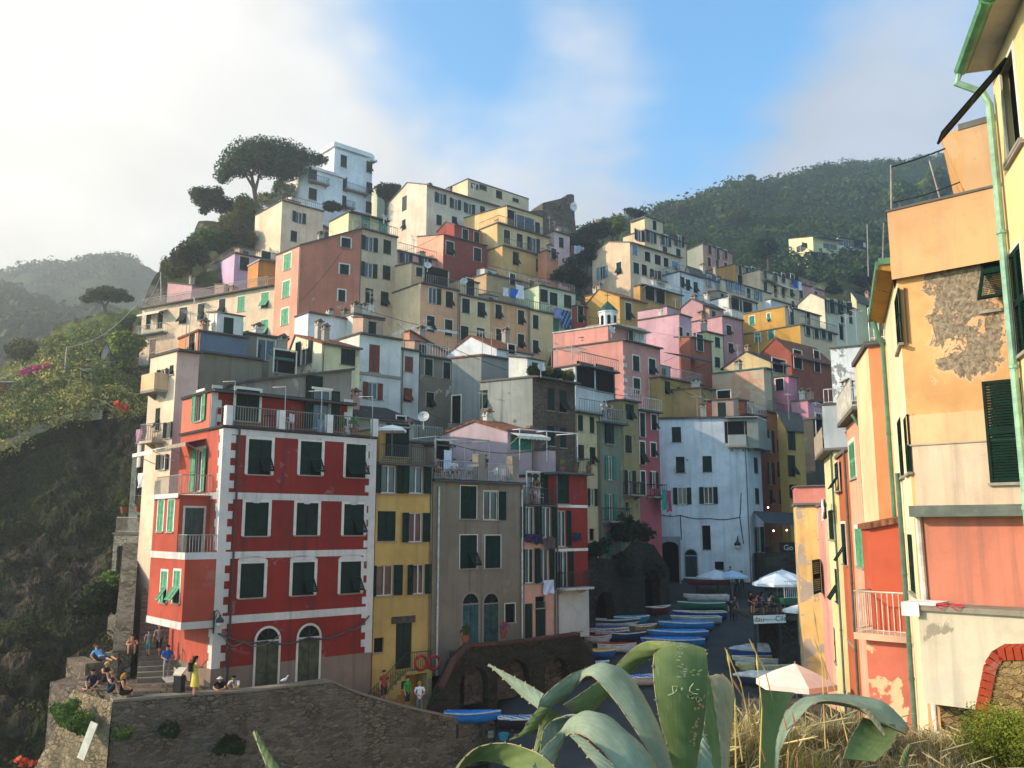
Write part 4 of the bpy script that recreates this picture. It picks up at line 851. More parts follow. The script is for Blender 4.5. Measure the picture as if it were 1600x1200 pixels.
# ---------------------------------------------------------------- the big red house
zf = [zat(343, y, 42) for y in (668, 774, 868, 970, 1074)]
RED = H('big red house with white quoins and bands standing over the terrace', '902C24', 350, 668, 42, 588, W=5.4, zb=zf[4] - 3.0, win='a406,714:1.22,1.72 a486,716:1.22,1.72 a556,720:1.22,1.75 c401,811:1.2,1.6 c480,811:1.2,1.6 a553,812:1.2,1.62 c394,907:1.2,1.6 a474,904:1.2,1.6 a548,902:1.2,1.6',
        lwin='oL312,735:.9,2.1', fr=.15, lcol='BB5B48', ov=.12, ovl=.12, rc='d', ledge=.12, gutter=False, dirt=1.25, peel=.03, under='A4503E', pipes='')  # left wall's lighter red paints warm sunlight into its colour
F, Lf, z0 = RED.front, RED.left, RED.zb
def lrect(b, x0, x1, y0, y1, za, zb_, m=0): b.box(x0, x1, y0, y1, za - z0, zb_ - z0, m, RED.inv.inverted())
b = MB(); Mr = RED.inv.inverted()
bayf = Frame(RED.C - RED.u * 1.5 + RED.v * 4.4, -RED.v, 4.4); bay2 = Frame(RED.C - RED.u * 1.5 + RED.v * 4.4, -RED.v, 3.3)
bayr = Frame(RED.C - RED.u * 1.5 + RED.v * 1.1, RED.u, 1.5)
lw = [RED.window(bayf, t, 'L', (.8, 1.45), .1) for t in ('a256,917', 'a276,917')]; uw = [RED.window(bay2, t, 'L', (.75, 1.5), .1) for t in ('c251,806', 'c267,806')]
hol = lambda L_: [(s - w_ / 2, s + w_ / 2, z, z + h_) for k, c, s, z, w_, h_ in L_]
grid_wall(b, bayf, zf[3], zf[2], hol(lw)); grid_wall(b, bay2, zf[2], zf[1], hol(uw))
grid_wall(b, Frame(RED.C - RED.u * 1.5, RED.u, 1.5), zf[3], zf[2], []); dsp = (.75, zf[2] + .05, .9, 2.2)
grid_wall(b, bayr, zf[2], zf[1], [(.3, 1.2, zf[2] + .05, zf[2] + 2.2)])
b.box(-1.5, 0, 0, 4.4, zf[3] - z0 - .05, zf[3] - z0, 0, Mr); b.box(-1.5, 0, 0, 4.4, zf[2] - z0 - .1, zf[2] - z0 - .004, 0, Mr); b.box(-1.6, 0, 1.0, 4.5, zf[1] - z0 - .06, zf[1] - z0 + .02, 0, Mr)
b.quad(*[Mr @ Vector(p) for p in ((-1.5, 4.4, zf[3] - z0), (0, 4.4, zf[3] - z0), (0, 4.4, zf[1] - z0), (-1.5, 4.4, zf[1] - z0))])
bay = RED.part('bay', b, plaster('B5523F', 0, .7))  # sunlight painted in: lighter red than the front, on all bay sides
for s_ in lw: RED.put_window(bayf, s_, .1)
for s_ in uw: RED.put_window(bay2, s_, .1)
RED.put('door', door_mesh(.9, 2.15, 'S', .1, 0), bayr.M(.75, zf[2] + .05))
# bands, quoins, plinth
wb = MB(); Mi = Mr
for za, zc in ((zf[1] - .16, zf[1] + .16), (zf[2] - .16, zf[2] + .16), (zf[3] - .18, zf[3] + .18)):
    wb.box(-.03, RED.L + .02, -.03, 0, za - z0, zc - z0, 0, Mi)
wb.box(-.03, .0, -.03, 5.4, zf[1] - .16 - z0, zf[1] + .16 - z0, 0, Mi); wb.box(-1.53, -1.5, -.02, 4.42, zf[3] - .3 - z0, zf[3] + .02 - z0, 0, Mi); wb.box(-1.5, 0, -.028, -.002, zf[3] - .3 - z0, zf[3] + .02 - z0, 0, Mi)
wb.box(-1.53, -1.5, -.02, 4.42, zf[2] - .16 - z0, zf[2] + .16 - z0, 0, Mi); wb.box(-1.5, 0, -.028, -.002, zf[2] - .16 - z0, zf[2] + .16 - z0, 0, Mi)
wb.box(-1.63, -1.6, .98, 4.52, zf[1] - .12 - z0, zf[1] + .1 - z0, 0, Mi)
wb.box(-.03, RED.L + .02, -.026, 0, zf[0] - .3 - z0, zf[0] - .02 - z0, 0, Mi)
for zc, key in ((zf[2] + .0, 1),):
    for px in (401, 480, 553):
        s, _ = F.hit(px, 780); zk = zf[1] - .16; wb.prism([F.pt(s - .28, zk, .03), F.pt(s + .28, zk, .03), F.pt(s + .14, zk - .17, .03), F.pt(s - .14, zk - .17, .03)], F.n * -.03, 0)
n_q = int((zf[0] - zf[4] - .9) / .36); zq = zf[4] + .75
for k in range(n_q + 1):
    wd = .62 if k % 2 else .38; za = zq + .36 * k; zc = min(za + .36, zf[0] - .05)
    wb.box(-.034, wd, -.034, 0, za - z0, zc - z0, 0, Mi); wb.box(RED.L - wd, RED.L + .03, -.034, 0, za - z0, zc - z0, 0, Mi)
    if not (zf[3] - .3 < zc and za < zf[2] + .1): wb.box(-.034, 0, 0, .3 if k % 2 else .45, za - z0, zc - z0, 0, Mi)
for px, py in ((394, 886), (474, 883), (548, 881)):     # segmental heads of the third row
    s, _ = F.hit(px, py); zt_ = [q for q in [RED.window(F, 'c%d,%d:1.2,1.6' % (px, py + 21), 'G', (1, 1), 0)]][0][3] + 1.6
    wb.prism([F.pt(s + .75 * math.cos(a), zt_ + .1 + .26 * math.sin(a), .03) for a in [math.pi * k / 8 for k in range(9)]], F.n * -.03, 0)
RED.part('white_trim', wb, plaster('D6CFC6', .03, .9))
pb = MB(); pb.box(-.045, RED.L, -.045, 0, zf[4] - z0 - 3, zf[4] - z0 + .8, 0, Mi); pb.box(-.045, 0, 0, 5.4, zf[4] - z0 - .4, zf[4] - z0 + .8, 0, Mi); RED.part('plinth', pb, plaster('8A7767', .1, .8))
arch_door(RED, Frame(F.O + F.n * .05, F.a, F.L), 417, 1028, 1.15, 2.75, '4A4F38'); arch_door(RED, Frame(F.O + F.n * .05, F.a, F.L), 482, 1022, 1.15, 2.75, '4A4F38')
s, _ = F.hit(372, 690); RED.pipe(F, s, zf[4], zf[0], '3F332E', .12, .05)
PH = H(None, '902C24', 330, 613, 43.25, 549, W=3.7, zb=zf[0] - .05, az=48.8, parent=RED, wname='penthouse_wall', win='c385,634:1.25,1.6 o501,640:1.0,2.1', lwin='oL312,635:.8,1.5', fr=.13, lcol='C9745C', ov=.55, rc='d', dirt=.2)  # penthouse left side too has sunlight mixed into its red
qb = MB(); qc = MB()
for k in range(6):
    wd = .5 if k % 2 else .3; za = zf[0] + .36 * k + .1
    qb.box(-.03, wd, -.03, 0, za - z0, za + .36 - z0, 0, Mr @ T(0, 1.62, 0)); qc.box(PH.L - wd, PH.L + .03, -.03, 0, za - z0, za + .36 - z0, 0, Mr @ T(0, 1.62, 0))
RED.part('quoin', qb, plaster('D6CFC6', .03, .9)); RED.part('quoin', qc, plaster('D6CFC6', .03, .9))
# roof terrace posts and railings
posts = []
for px in (357, 440, 515, 586):
    tb = MB(); s, _ = F.hit(px, 665); posts.append(s); tb.box(s - .16, s + .16, -.08, .24, zf[0] - z0 + .13, zf[0] - z0 + 1.08, 0, Mr); RED.part('terrace_post', tb, plaster('DDD6CC', 0, .5))
for a, c in zip(posts[:-1], posts[1:]): RED.rail([F.pt(a + .17, zf[0] + .13, 0), F.pt(c - .17, zf[0] + .13, 0)], .95, mat='7A8078')
RED.rail([F.pt(posts[0], zf[0] + .13, -.25), F.pt(posts[0], zf[0] + .13, -1.5)], .95, gap=.5)
for px, x2 in ((366, 0), (446, 0), (503, 0), (583, 0)):
    pg = MB(); s, _ = F.hit(px, 640); pg.tube([F.pt(s, zf[0] + .1, -.05), F.pt(s, zf[0] + 2.3, -.05), F.pt(s, zf[0] + 2.45, -1.5)], .022, 0, 5); RED.part('awning_pole', pg, metal('B0AFA8'))
RED.rail([Mr @ Vector((-1.45, 4.3, zf[1] - z0 + .02)), Mr @ Vector((-1.45, 1.1, zf[1] - z0 + .02)), Mr @ Vector((0, 1.1, zf[1] - z0 + .02))], .95, mat='A09A90')
RED.rail([Mr @ Vector((-1.45, 1.05, zf[2] - z0)), Mr @ Vector((-1.45, .06, zf[2] - z0)), Mr @ Vector((-.05, .06, zf[2] - z0))], .95, mat='A09A90')
RED.awning(Frame(RED.C + RED.v * 5.2, -RED.v, 5.2), 290, 322, 688, 1.0, .25, 'A89684')
SUNROOF = RED.awning(Frame(RED.C + RED.v * 5.2 - RED.u * .2, -RED.v, 5.2), 244, 276, 698, 1.2, .35, 'E2DACB')
# ---------------------------------------------------------------- yellow, grey, pink and red neighbours
YE = H('yellow house with blue-green shutters and outside stair beside the red house', 'C9A660', 589, 726, 48.0, 676, W=6.5, zb=zat(630, 1120, 49), ov=.35, win='o605,749:.95,1.5 o648,750:.95,1.5 c604,822:1.15,1.6 o649,824:.9,1.6 o601,907:1.05,1.6 o654,905:.75,1.6 d631,1008:1.05,2.5 k592,1008:.6,.75', fr=0, rail='f', railc='4A4A42', dirt=.4, pipes='1')
YE2 = H(None, 'C9A660', 594, 668, 49.8, 637, W=4, h=3, parent=YE, wname='penthouse_wall', win='c620,688:1.5,1.9', roof='flat', rc='w', fr=0)
s, _ = YE.front.hit(630, 968); lb = MB(); zl_ = zat(630, 968, 49); lb.box(s - .75, s + .75, -.09, 0, zl_ - .2, zl_ + .15, 0, YE.front.M(0, 0)); YE.part('stone_lintel', lb, stone('6C665C', 1.5))
sb = MB(); fr = YE.front; s, _ = fr.hit(631, 1042); ztop = zat(631, 1046, 49)
sb.box(s - .6, s + 1.1, -1.1, -.01, ztop - .16, ztop, 0, fr.M(0, 0)); sb.box(s + .75, s + 1.08, -1.08, -.01, ztop - 3, ztop - .165, 0, fr.M(0, 0))
for k in range(11): sb.box(s - .6 - .26 * (k + 1), s - .6 - .26 * k, -1.08, -.01, ztop - .2 * (k + 1) - .7, ztop - .2 * (k + 1), 0, fr.M(0, 0))
st = YE.part('stair', sb, plaster('B99E5A', .3, 1.0))
r1 = YE.rail([fr.pt(s - 3.4, ztop - 2.2, 1.04), fr.pt(s - .6, ztop, 1.04), fr.pt(s + 1.05, ztop, 1.04)], .95, mat='262A28', name='stair_railing')
GY = H('grey brown house with rooftop terrace, arched doors and white downpipes', '857A69', 677, 752, 50.5, 817, W=5, zb=zat(740, 1050, 52), ov=.25, win='c732,785:1.2,1.9 h767,790:1.1,1.7 a732,862:1.25,1.9 c770,862:1.2,1.9 k797,958:.8,1.1', fr=.05, dirt=1.0, peel=.06, rc='d')
arch_door(GY, GY.front, 735, 968, 1.15, 2.9, '2F5A5C', '8E8576', t=.13); arch_door(GY, GY.front, 767, 966, 1.1, 2.8, '2F4A48', '8E8576', t=.13)
GY.pipe(GY.front, .35, GY.zb, GY.zt - .3, 'C9C6BE', .1, .06); GY.pipe(GY.front, GY.L - .15, GY.zb, GY.zt - .3, 'C9C6BE', .1, .06)
fr = GY.front; s1, _ = fr.hit(752, 740); s2, _ = fr.hit(805, 745)
for s in (s1, s2): tb = MB(); tb.box(s - .28, s + .28, -.05, .5, GY.zt + .15, GY.zt + 1.75, 0, fr.M(0, 0)); GY.part('terrace_pillar', tb, plaster('8C8372', .1, .8))
GY.rail([fr.pt(.1, GY.zt + .15, .1), fr.pt(s1 - .3, GY.zt + .15, .1)], 1.05, mat='9AA3A2'); GY.rail([fr.pt(s1 + .3, GY.zt + .15, .1), fr.pt(s2 - .3, GY.zt + .15, .1)], 1.05, mat='9AA3A2')
pg = MB()
for s in (.3, 2.4, 4.3): pg.tube([fr.pt(s, GY.zt + .1, -.2), fr.pt(s, GY.zt + 2.6, -.2), fr.pt(s + .3, GY.zt + 2.7, -3.6)], .03, 0, 5)
pg.tube([fr.pt(.3, GY.zt + 2.6, -.2), fr.pt(4.3, GY.zt + 2.6, -.2)], .03, 0, 5); GY.part('pergola_frame', pg, metal('8F9490'))
GYS = H('small terrace cabin with dark door at the back of the grey roof terrace', '8A7866', 680, 697, 54.5, 708, W=3, h=3.5, win='k690,714:1.1,2', roof='flat', rc='d', name='terrace_cabin', cat='cabin')
PI = H('narrow pink house with open shutters and balcony next to the grey one', 'D9A58C', 819, 791, 55.3, 867, W=3, zb=zat(845, 1000, 56), ov=.12, win='o825,816:.8,1.9 o851,816:.8,1.9 o827,884:.8,2.1 o850,884:.8,2.1 k844,941:.8,.7 d824,975:.9,2.4 d845,973:.9,2.5', fr=0, rc='d', dirt=.4)
PI.rail([PI.front.pt(.1, PI.zt + .15, -.05), PI.front.pt(PI.L, PI.zt + .15, -.05)], 1.0, mat='3A3A38')
PIU = H(None, 'CDB2B0', 822, 745, 57.2, 868, W=3, h=3.2, parent=PI, wname='upper_wall', win='h831,765:1.1,2.2', roof='flat', rc='d', ov=.1, gutter=False)
RE = H('dark red house with white string courses and planted roof balcony', '8E3129', 867, 741, 57.5, 917, W=5, zb=zat(890, 998, 58), ov=.6, ovl=.3, win='c878,763:1,2 o878,826:.75,2.3 o881,890:.75,2.3 dK871,973:.9,2.6 k900,960:1.0,2.1', fr=0, rail='fr', railc='35332F', rc='t', dirt=.4)
for y in (791, 859): RE.band(RE.front, 0, RE.L, zat(890, y, 58.5) - .09, zat(890, y, 58.5) + .09)
RE.band(RE.front, 0, RE.L, RE.zb, zat(890, 918, 58.5), 'C9C2B6', .03, 'white_base'); RE.balcony(RE.front, 869, 913, 917, .9, '2F2D2A', 'C9C2B6')
# ---------------------------------------------------------------- the lane of tall houses
HCR = H('tall cream house with terrace of blue striped screens behind the dark red house', 'CDB78C', 901, 645, 65.6, 937, W=6, zb=4, az=44, ov=.3, win='c907,661:p8,25 c925,664:p7,25 c908,707:p9,24 a926,712:p9,27 o925,777:p7,27 k925,835:p8,18', fr=0, rail='f', railc='9A958A', peel=.1, dirt=.8, rc='t')
H('white roof terrace house with deep red interior under planted flat roof', 'CFCFCB', 899, 572, 67.5, 960, W=5, h=7, az=44, win='kD915,586:2.2,2 kD945,592:2.4,2.2', roof='flat', rail='f', railc='6A665E', ov=.5, fr=0)
HGR = H('tall grey green house with light green shutters and people on its balcony', '7E7D68', 937, 661, 67.2, 973, W=6, zb=4, az=44, ov=.5, win='c951,678:p12,31 oT953,731:p8,38 oT954,792:p8,40 dT952,850:p11,38', fr=0, dirt=1, rc='t')
HGR.rail([HGR.front.pt(.1, HGR.zt + .14, .4), HGR.front.pt(HGR.L - .1, HGR.zt + .14, .4)], 1.0, mat='8F9A9C'); HGR.balcony(HGR.front, 940, 974, 814, .9, '2F3330')
HOC = H('tall ochre brown house with stained plaster between grey and pink ones', 'A08A60', 973, 626, 69.4, 997, W=6, zb=4, az=44, ov=.25, win='c984,644:p13,24 c982,694:p10,28 o984,754:p8,38 k980,792:p5,14', fr=0, peel=.3, dirt=1, under='6E6650', rail='f', railc='C9C9C4')
HOC.balcony(HOC.front, 974, 996, 773, .8, '2F3330')
HPK = H('tall rose red house with white framed windows beside the white house', 'B2565C', 998, 642, 71.2, 1029, W=6, zb=4, az=44, ov=.4, win='c1004,664:p8,37 c1022,660:p8,24 c1004,708:p8,36 c1021,703:p8,22 c1005,755:p7,37 o1021,750:p6,25', fr=.1, rail='f', railc='C9C9C4', dirt=.6, rc='t')
HPK.balcony(HPK.front, 1010, 1030, 776, .8, '2F3330')
WM = H('big white plastered house with sparse dark windows over the boats', 'CBD3D8', 1028, 655, 78, 1165, az=100, azl=30, W=4.6, zb=7, win='c1057,679:p14,24 a1063,726:p14,25 c1105,725:p15,25 o1066,775:p14,26 o1107,774:p14,26 k1104,840:p13,38 k1124,884:p14,13', rwin='c1181,727:p6,24 c1183,775:p6,25 o1185,843:p6,40', fr=0, peel=.12, under='7F8788', dirt=.8, ov=.12, rc='d')
arch_door(WM, WM.front, 1080, 880, 1.0, 2.3, '2A3A3E', '9AA4A8'); WM.balcony(WM.right, 1168, 1190, 700, .9, closed='9A9D98')
cb = MB(); fr = WM.front
def sag(b, p, q, r=.025, d=.25, n=8): b.tube([p.lerp(q, k / n) - Vector((0, 0, d * math.sin(math.pi * k / n))) for k in range(n + 1)], r, 0, 4)
s = [fr.hit(*p) for p in ((1030, 803), (1063, 805), (1065, 842), (1108, 810), (1156, 808), (1158, 770), (1162, 850), (1030, 842))]
for i, j in ((0, 1), (1, 2), (1, 3), (3, 4), (4, 5), (4, 6), (2, 7)): sag(cb, fr.pt(*s[i], .04), fr.pt(*s[j], .04), .035, .15)
WM.part('wall_cable', cb, metal('1E2426'))
lg = MB(); s, z_ = fr.hit(1151, 700)
WMB = H(None, '8E9286', 1136, 654, 76.8, 1168, W=3, h=2.6, az=100, azl=30, parent=WM, wname='loggia', win='k1150,675:1.9,1.9', roof='flat', rc='w', ov=.2, fr=0, L=2.6); WM.balcony(WMB.front, 1138, 1166, 697, .5, closed='9BA09C')
WM.part('loggia_back', MB(), metal('8B8F8E')) if False else None
# dark vaulted passage and stone walls at the foot of the lane
def stonework(label, name, cat, fr, outer, holes, thick, mat, group=None, back=True):
    b = MB(); polywall(b, fr, outer, holes, thick, 0)
    root = empty(name, fr.M(0, 0)); inv = fr.M(0, 0).inverted(); tag(root, label, cat, group)
    b.v = [tuple(inv @ Vector(p)) for p in b.v]; b.build('masonry', mat, root)
    if holes and back:
        d = MB()
        for h in holes:
            d.add([inv @ fr.pt(p[0], p[1], -thick - .6) for p in h], [tuple(range(len(h)))])
            n = len(h)
            for i in range(n): d.quad(inv @ fr.pt(*h[i], -thick), inv @ fr.pt(*h[(i + 1) % n], -thick), inv @ fr.pt(*h[(i + 1) % n], -thick - .6), inv @ fr.pt(*h[i], -thick - .6))
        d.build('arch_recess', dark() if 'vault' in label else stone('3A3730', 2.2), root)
    return root
def frame_px(x, y, D, az, L=20):
    p = P(x, y, D); return Frame((p.x, p.y), (math.sin(R(az)), math.cos(R(az))), L)
fr = frame_px(918, 870, 61.5, 42)
s0, s1 = 0, fr.hit(1046, 900)[0]
holes = [arc_pts(fr.hit(1020, 930)[0], zmarina(15, 70) - 1.6, 2.0, 4.4, 8), arc_pts(fr.hit(945, 930)[0], zmarina(8, 63) - 1.8, 2.2, 4.6, 8)]
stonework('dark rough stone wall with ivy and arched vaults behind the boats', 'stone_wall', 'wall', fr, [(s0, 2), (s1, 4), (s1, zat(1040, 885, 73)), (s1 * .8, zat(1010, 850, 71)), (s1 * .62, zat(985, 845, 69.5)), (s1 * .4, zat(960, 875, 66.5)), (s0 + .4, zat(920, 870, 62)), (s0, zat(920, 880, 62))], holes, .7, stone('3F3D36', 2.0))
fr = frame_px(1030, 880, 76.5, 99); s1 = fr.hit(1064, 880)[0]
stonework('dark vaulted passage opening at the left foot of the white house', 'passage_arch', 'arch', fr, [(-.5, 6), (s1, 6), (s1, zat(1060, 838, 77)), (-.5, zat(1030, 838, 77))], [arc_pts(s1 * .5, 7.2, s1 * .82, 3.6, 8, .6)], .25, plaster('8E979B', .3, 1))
# arcaded retaining wall of the upper walkway
fr = frame_px(690, 1060, 47.5, 50)
hx = lambda px, py: fr.hit(px, py)
outer = [hx(676, 1200), hx(935, 1130), hx(930, 1030), hx(906, 992), hx(800, 1006), hx(735, 1011), hx(712, 1035), hx(692, 1078), hx(680, 1110)]
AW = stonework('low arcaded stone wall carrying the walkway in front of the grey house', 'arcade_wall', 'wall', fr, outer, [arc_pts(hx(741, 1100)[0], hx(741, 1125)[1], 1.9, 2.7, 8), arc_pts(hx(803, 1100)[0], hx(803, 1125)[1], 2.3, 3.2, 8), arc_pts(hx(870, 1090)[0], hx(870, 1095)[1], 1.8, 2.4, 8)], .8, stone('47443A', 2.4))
inv = fr.M(0, 0).inverted(); b = MB(); cp = [hx(692, 1078), hx(712, 1035), hx(735, 1011), hx(800, 1006), hx(906, 992)]
for p, q in zip(cp[:-1], cp[1:]):
    n = max(2, int((Vector(q) - Vector(p)).length / .22))
    for k in range(n):
        a = Vector(p).lerp(Vector(q), k / n); c = Vector(p).lerp(Vector(q), (k + .88) / n); e = Vector((0, .12 + .03 * (k % 3)))
        b.prism([inv @ fr.pt(a.x, a.y, .06), inv @ fr.pt(c.x, c.y, .06), inv @ fr.pt(c.x, c.y + .14, .06), inv @ fr.pt(a.x, a.y + .14, .06)], inv.to_3x3() @ (fr.n * -.5))
b.build('brick_coping', plaster('644238', .2, 1.0), AW)
b = MB(); z_ = zat(740, 1020, 50.5)
b.slab([fr.pt(hx(735, 1011)[0], z_, -.5), fr.pt(hx(935, 1000)[0], z_, -.5), fr.pt(hx(935, 1000)[0] + 2, z_, -7), fr.pt(hx(735, 1011)[0] + 2, z_, -7)], 2.5); struct(b.build('upper_walkway', stone('6B665C', 1.2)))
# ---------------------------------------------------------------- lookout terrace and its big wall
A = P(176, 1097, 38.1); zt_ = A.z
def onz(px, py, z): a, c = pixdir(px, py); D = (z - EYE) / c; return P(px, py, D)
Bp = onz(114, 1078, zt_); E2 = P(517, 1066, 43.3)
d = (E2 - A); az_w = math.degrees(math.atan2(d.x, d.y)); fr = Frame((A.x, A.y), (d.x, d.y), 20); hx = lambda px, py: fr.hit(px, py)
top = [hx(176, 1097), hx(400, 1080), hx(517, 1066), hx(560, 1084), hx(600, 1096), hx(640, 1107), hx(700, 1121), hx(772, 1131), hx(778, 1150)]
TW = stonework('big rough stone wall below the terrace sloping down to the boats', 'terrace_wall', 'wall', fr, [(0, 0), (top[-1][0] + .6, 0)] + top[::-1], [], .55, stone('8E8272', 2.1))
inv = fr.M(0, 0).inverted(); b = MB()
for p, q in zip(top[:-2], top[1:-1]): b.prism([inv @ fr.pt(*p, .05), inv @ fr.pt(*q, .05), inv @ fr.pt(q[0], q[1] + .1, .05), inv @ fr.pt(p[0], p[1] + .1, .05)], inv.to_3x3() @ (fr.n * -.66))
b.build('coping', plaster('8F8574', .3, 1.0), TW)
d2 = A - Bp; fl = Frame((Bp.x - .9, Bp.y), (d2.x + .9, d2.y), d2.length)
b = MB(); LM = fl.M(0, 0); inv = LM.inverted(); base_out = Vector((-3.2, -1.2, 0))
pts = [Bp, A, A.copy() + Vector((0.2, -1.4, -12)), Bp + base_out * 1.4 + Vector((0, 0, -12))]
rows = []
for j in range(13):
    f = j / 12; rows.append([Bp.lerp(pts[3], f).lerp(A.lerp(pts[2], f), i / 10) + Vector((mnoise.noise(Vector((i, j * .8, 3))) * .25, mnoise.noise(Vector((i, j * .8, 9))) * .25, 0)) * min(1, j) for i in range(11)])
b.grid([[inv @ p for p in r] for r in rows]); LW = b.build('buttress_wall', stone('A8997C', 1.9, '5A5040'), None, LM, True); tag(LW, 'sunlit battered stone wall with bushes under the left end of the lookout', 'wall')
zf_ = zf[4]
b = MB(); poly = [A, Bp, onz(128, 1045, zt_), onz(150, 1020, zt_), onz(205, 1008, zt_), P(240, 990, 50)] 
sx0 = fr.hit(318, 1085)[0]; cut = fr.pt(sx0, 0, -.3); cutb = RED.C + RED.u * .3
fpts = [(A + Vector((.3, .5, 0))), Bp + Vector((.3, .2, 0)), Vector((-21.8, 43.5, 0)), Vector((-21.5, 47, 0)), RED.C + RED.v * 3 + RED.u * .3, cutb, cut]
b.slab([Vector((p.x, p.y, zf_ - .02)) for p in fpts], 6); struct(b.build('lookout_paving', stone('84796A', 1.3)))
b = MB(); zl_ = zf_ - .95; rows_ = [[fr.pt(sx0, zl_, -.3), fr.pt(sx0, zl_, -4.2)]]
for t_ in top[2:-1]: rows_.append([fr.pt(t_[0], t_[1] - .95, -.3), fr.pt(t_[0], t_[1] - .95, -4.6)])
b.grid(rows_); b.grid([[r_[1] for r_ in rows_], [r_[1] - Vector((0, 0, 4)) for r_ in rows_]]); struct(b.build('walkway_ramp', plaster('6F695E', .2, 1.0)))
# parapet seat at the left end
b = MB(); sp = [A + Vector((.4, .4, 0)), Bp + Vector((.1, .1, 0)), onz(128, 1048, zt_), onz(160, 1028, zt_ + .9), onz(207, 1012, zt_ + .9)]
for (p, q), hh in zip(zip(sp[:-1], sp[1:]), (.0, .0, .45, .95)):
    dd = (q - p); nn = Vector((-dd.y, dd.x, 0)).normalized() * -.75; z1 = max(zt_, zf_ + .25) + hh * (1 if hh < .4 or hh > .5 else 1.2)
    b.prism([Vector((p.x, p.y, z1)), Vector((q.x, q.y, z1)), Vector((q.x, q.y, z1)) + nn, Vector((p.x, p.y, z1)) + nn], Vector((0, 0, -2.2 - hh)))
tag(b.build('seat_wall', stone('8E8270', 1.6)), 'low stone parapet people sit on at the lookout edge', 'wall')
# public stair climbing beside the red house
b = MB(); u, v = RED.u, RED.v; vs_ = Vector((math.sin(R(-22.5)), math.cos(R(-22.5)), 0)); us_ = Vector((vs_.y, -vs_.x, 0)); S0 = P(214, 1062, 43.2); S0.z = 0
for k in range(22):
    p = S0 + vs_ * (.42 * k); zz = zf_ + .19 * (k + 1); w_ = 2.1
    q = [p, p + us_ * w_, p + us_ * w_ + vs_ * .43, p + vs_ * .43]
    b.prism([Vector((x.x, x.y, zz)) for x in q], Vector((0, 0, -1.6)))
struct(b.build('stair_path', plaster('857B6C', .25, 1.0)))
b = MB(); hr = [S0 + us_ * 1.95 + vs_ * t + Vector((0, 0, zf_ + .19 * t / .42 + 1.0)) for t in (.4, 3, 6)]; b.tube(hr, .025)
for p in hr: b.tube([p, p - Vector((0, 0, 1.0))], .02)
tag(b.build('handrail', metal('8E8B84')), 'thin metal handrail on the stair beside the red house', 'handrail')
b = MB(); p0 = P(206, 1012, 44.6); p0.z = 0; L_ = 9.0
prof = [p0 + Vector((0, 0, zf_ - 8)), p0 + vs_ * L_ + Vector((0, 0, zf_ - 8)), p0 + vs_ * L_ + Vector((0, 0, zat(212, 848, 53))), p0 + vs_ * 5 + Vector((0, 0, zat(209, 925, 49))), p0 + vs_ * 2.2 + Vector((0, 0, zat(209, 965, 46.6))), p0 + Vector((0, 0, zf_ + 1.3))]
b.prism(prof, -us_ * .85); tag(b.build('retaining_wall', stone('8F8A78', 2.0)), 'tall rough retaining wall left of the stair, lit along its top', 'wall')
H('low terrace house of pale stone with potted balcony left of the red house', 'A9A594', 236, 836, 55, 246, 178, az=50, azl=-52, h=9, lwin='k192,876:1.6,1.8', win='', roof='flat', rail='fl', railc='B5A99A', mat=stone('9A9686', 2.2), fr=0)
H('square stone house with an arched window at the cliff edge', 'AAA', 236, 712, 62, 250, 207, az=50, azl=-55, h=10, win='', lwin='k222,759:1.5,2.6', roof='flat', mat=stone('8A9088', 2.6), fr=0)
b = MB(); fr = LILG.front; z_ = LILG.zt + .1
for s_ in (.4, 2.6, 5.2): b.tube([fr.pt(s_, z_ - 2, .8), fr.pt(s_, z_, .8), fr.pt(s_, z_ + .1, -1.5)], .035, 0, 5)
b.tube([fr.pt(.4, z_, .8), fr.pt(5.2, z_, .8)], .035, 0, 5); LILG.part('awning_frame', b, paint('DADAD8', .5)); LILG.awning(Frame(LILG.C - LILG.v * .05, LILG.u, 4), 796, 846, 677, 1.0, .3, 'CFCCC0')
# ================================================================== the orange row on the right
GR = 'houses of the orange row on the right'
def patchwall(cola, colb, x0, x1, z0, z1, thr=.5):      # plaster fallen away in one ragged area
    t = NT('fallen_plaster'); c = lin(cola); g = lin(colb)
    sep = t.N.new('ShaderNodeSeparateXYZ'); t.L.new(t.tc.outputs['Object'], sep.inputs[0])
    def win_(o, a, b, s): return t.mul(t.rng(o, a - s, a + s), t.rng(o, b - s, b + s, 1, 0))
    mask = t.mul(win_(sep.outputs[0], x0, x1, .35), win_(sep.outputs[2], z0, z1, .45))
    n = t.noise(2.0, 12, .72, dist=.6); f = t.noise(9, 8, .75)
    s = t.N.new('ShaderNodeMath'); s.operation = 'MULTIPLY_ADD'; t.L.new(mask, s.inputs[0]); s.inputs[1].default_value = .36; t.L.new(n, s.inputs[2])
    m = t.rng(s.outputs[0], .77, .785)
    rim = t.rng(s.outputs[0], .70, .76)
    k = t.mix(t.rng(t.noise(.9, 6), .3, .7), sc(c, .8), sc(c, 1.12)); k = t.mix(t.mul(t.rng(t.noise(3, 6, .7), .5, .75), .4), k, sc(c, .6))
    k = t.mix(t.mul(t.rng(t.noise(1, 4, sx=(4, 4, .25)), .5, .8), .35), k, sc(c, .7))
    k = t.mix(t.mul(rim, .35), k, (.72, .55, .42)); k = t.mix(m, k, t.mix(t.rng(f, .35, .65), sc(g, .45), sc(g, 1.35)))
    hgt = t.N.new('ShaderNodeMath'); hgt.operation = 'MULTIPLY_ADD'; t.L.new(m, hgt.inputs[0]); hgt.inputs[1].default_value = -1.0
    ff = t.mul(f, t.rng(m, 0, 1, .15, 1.6, False)); t.L.new(ff, hgt.inputs[2]); t.bump(hgt.outputs[0], .9, .06)
    return t.base(k, .92, .15)
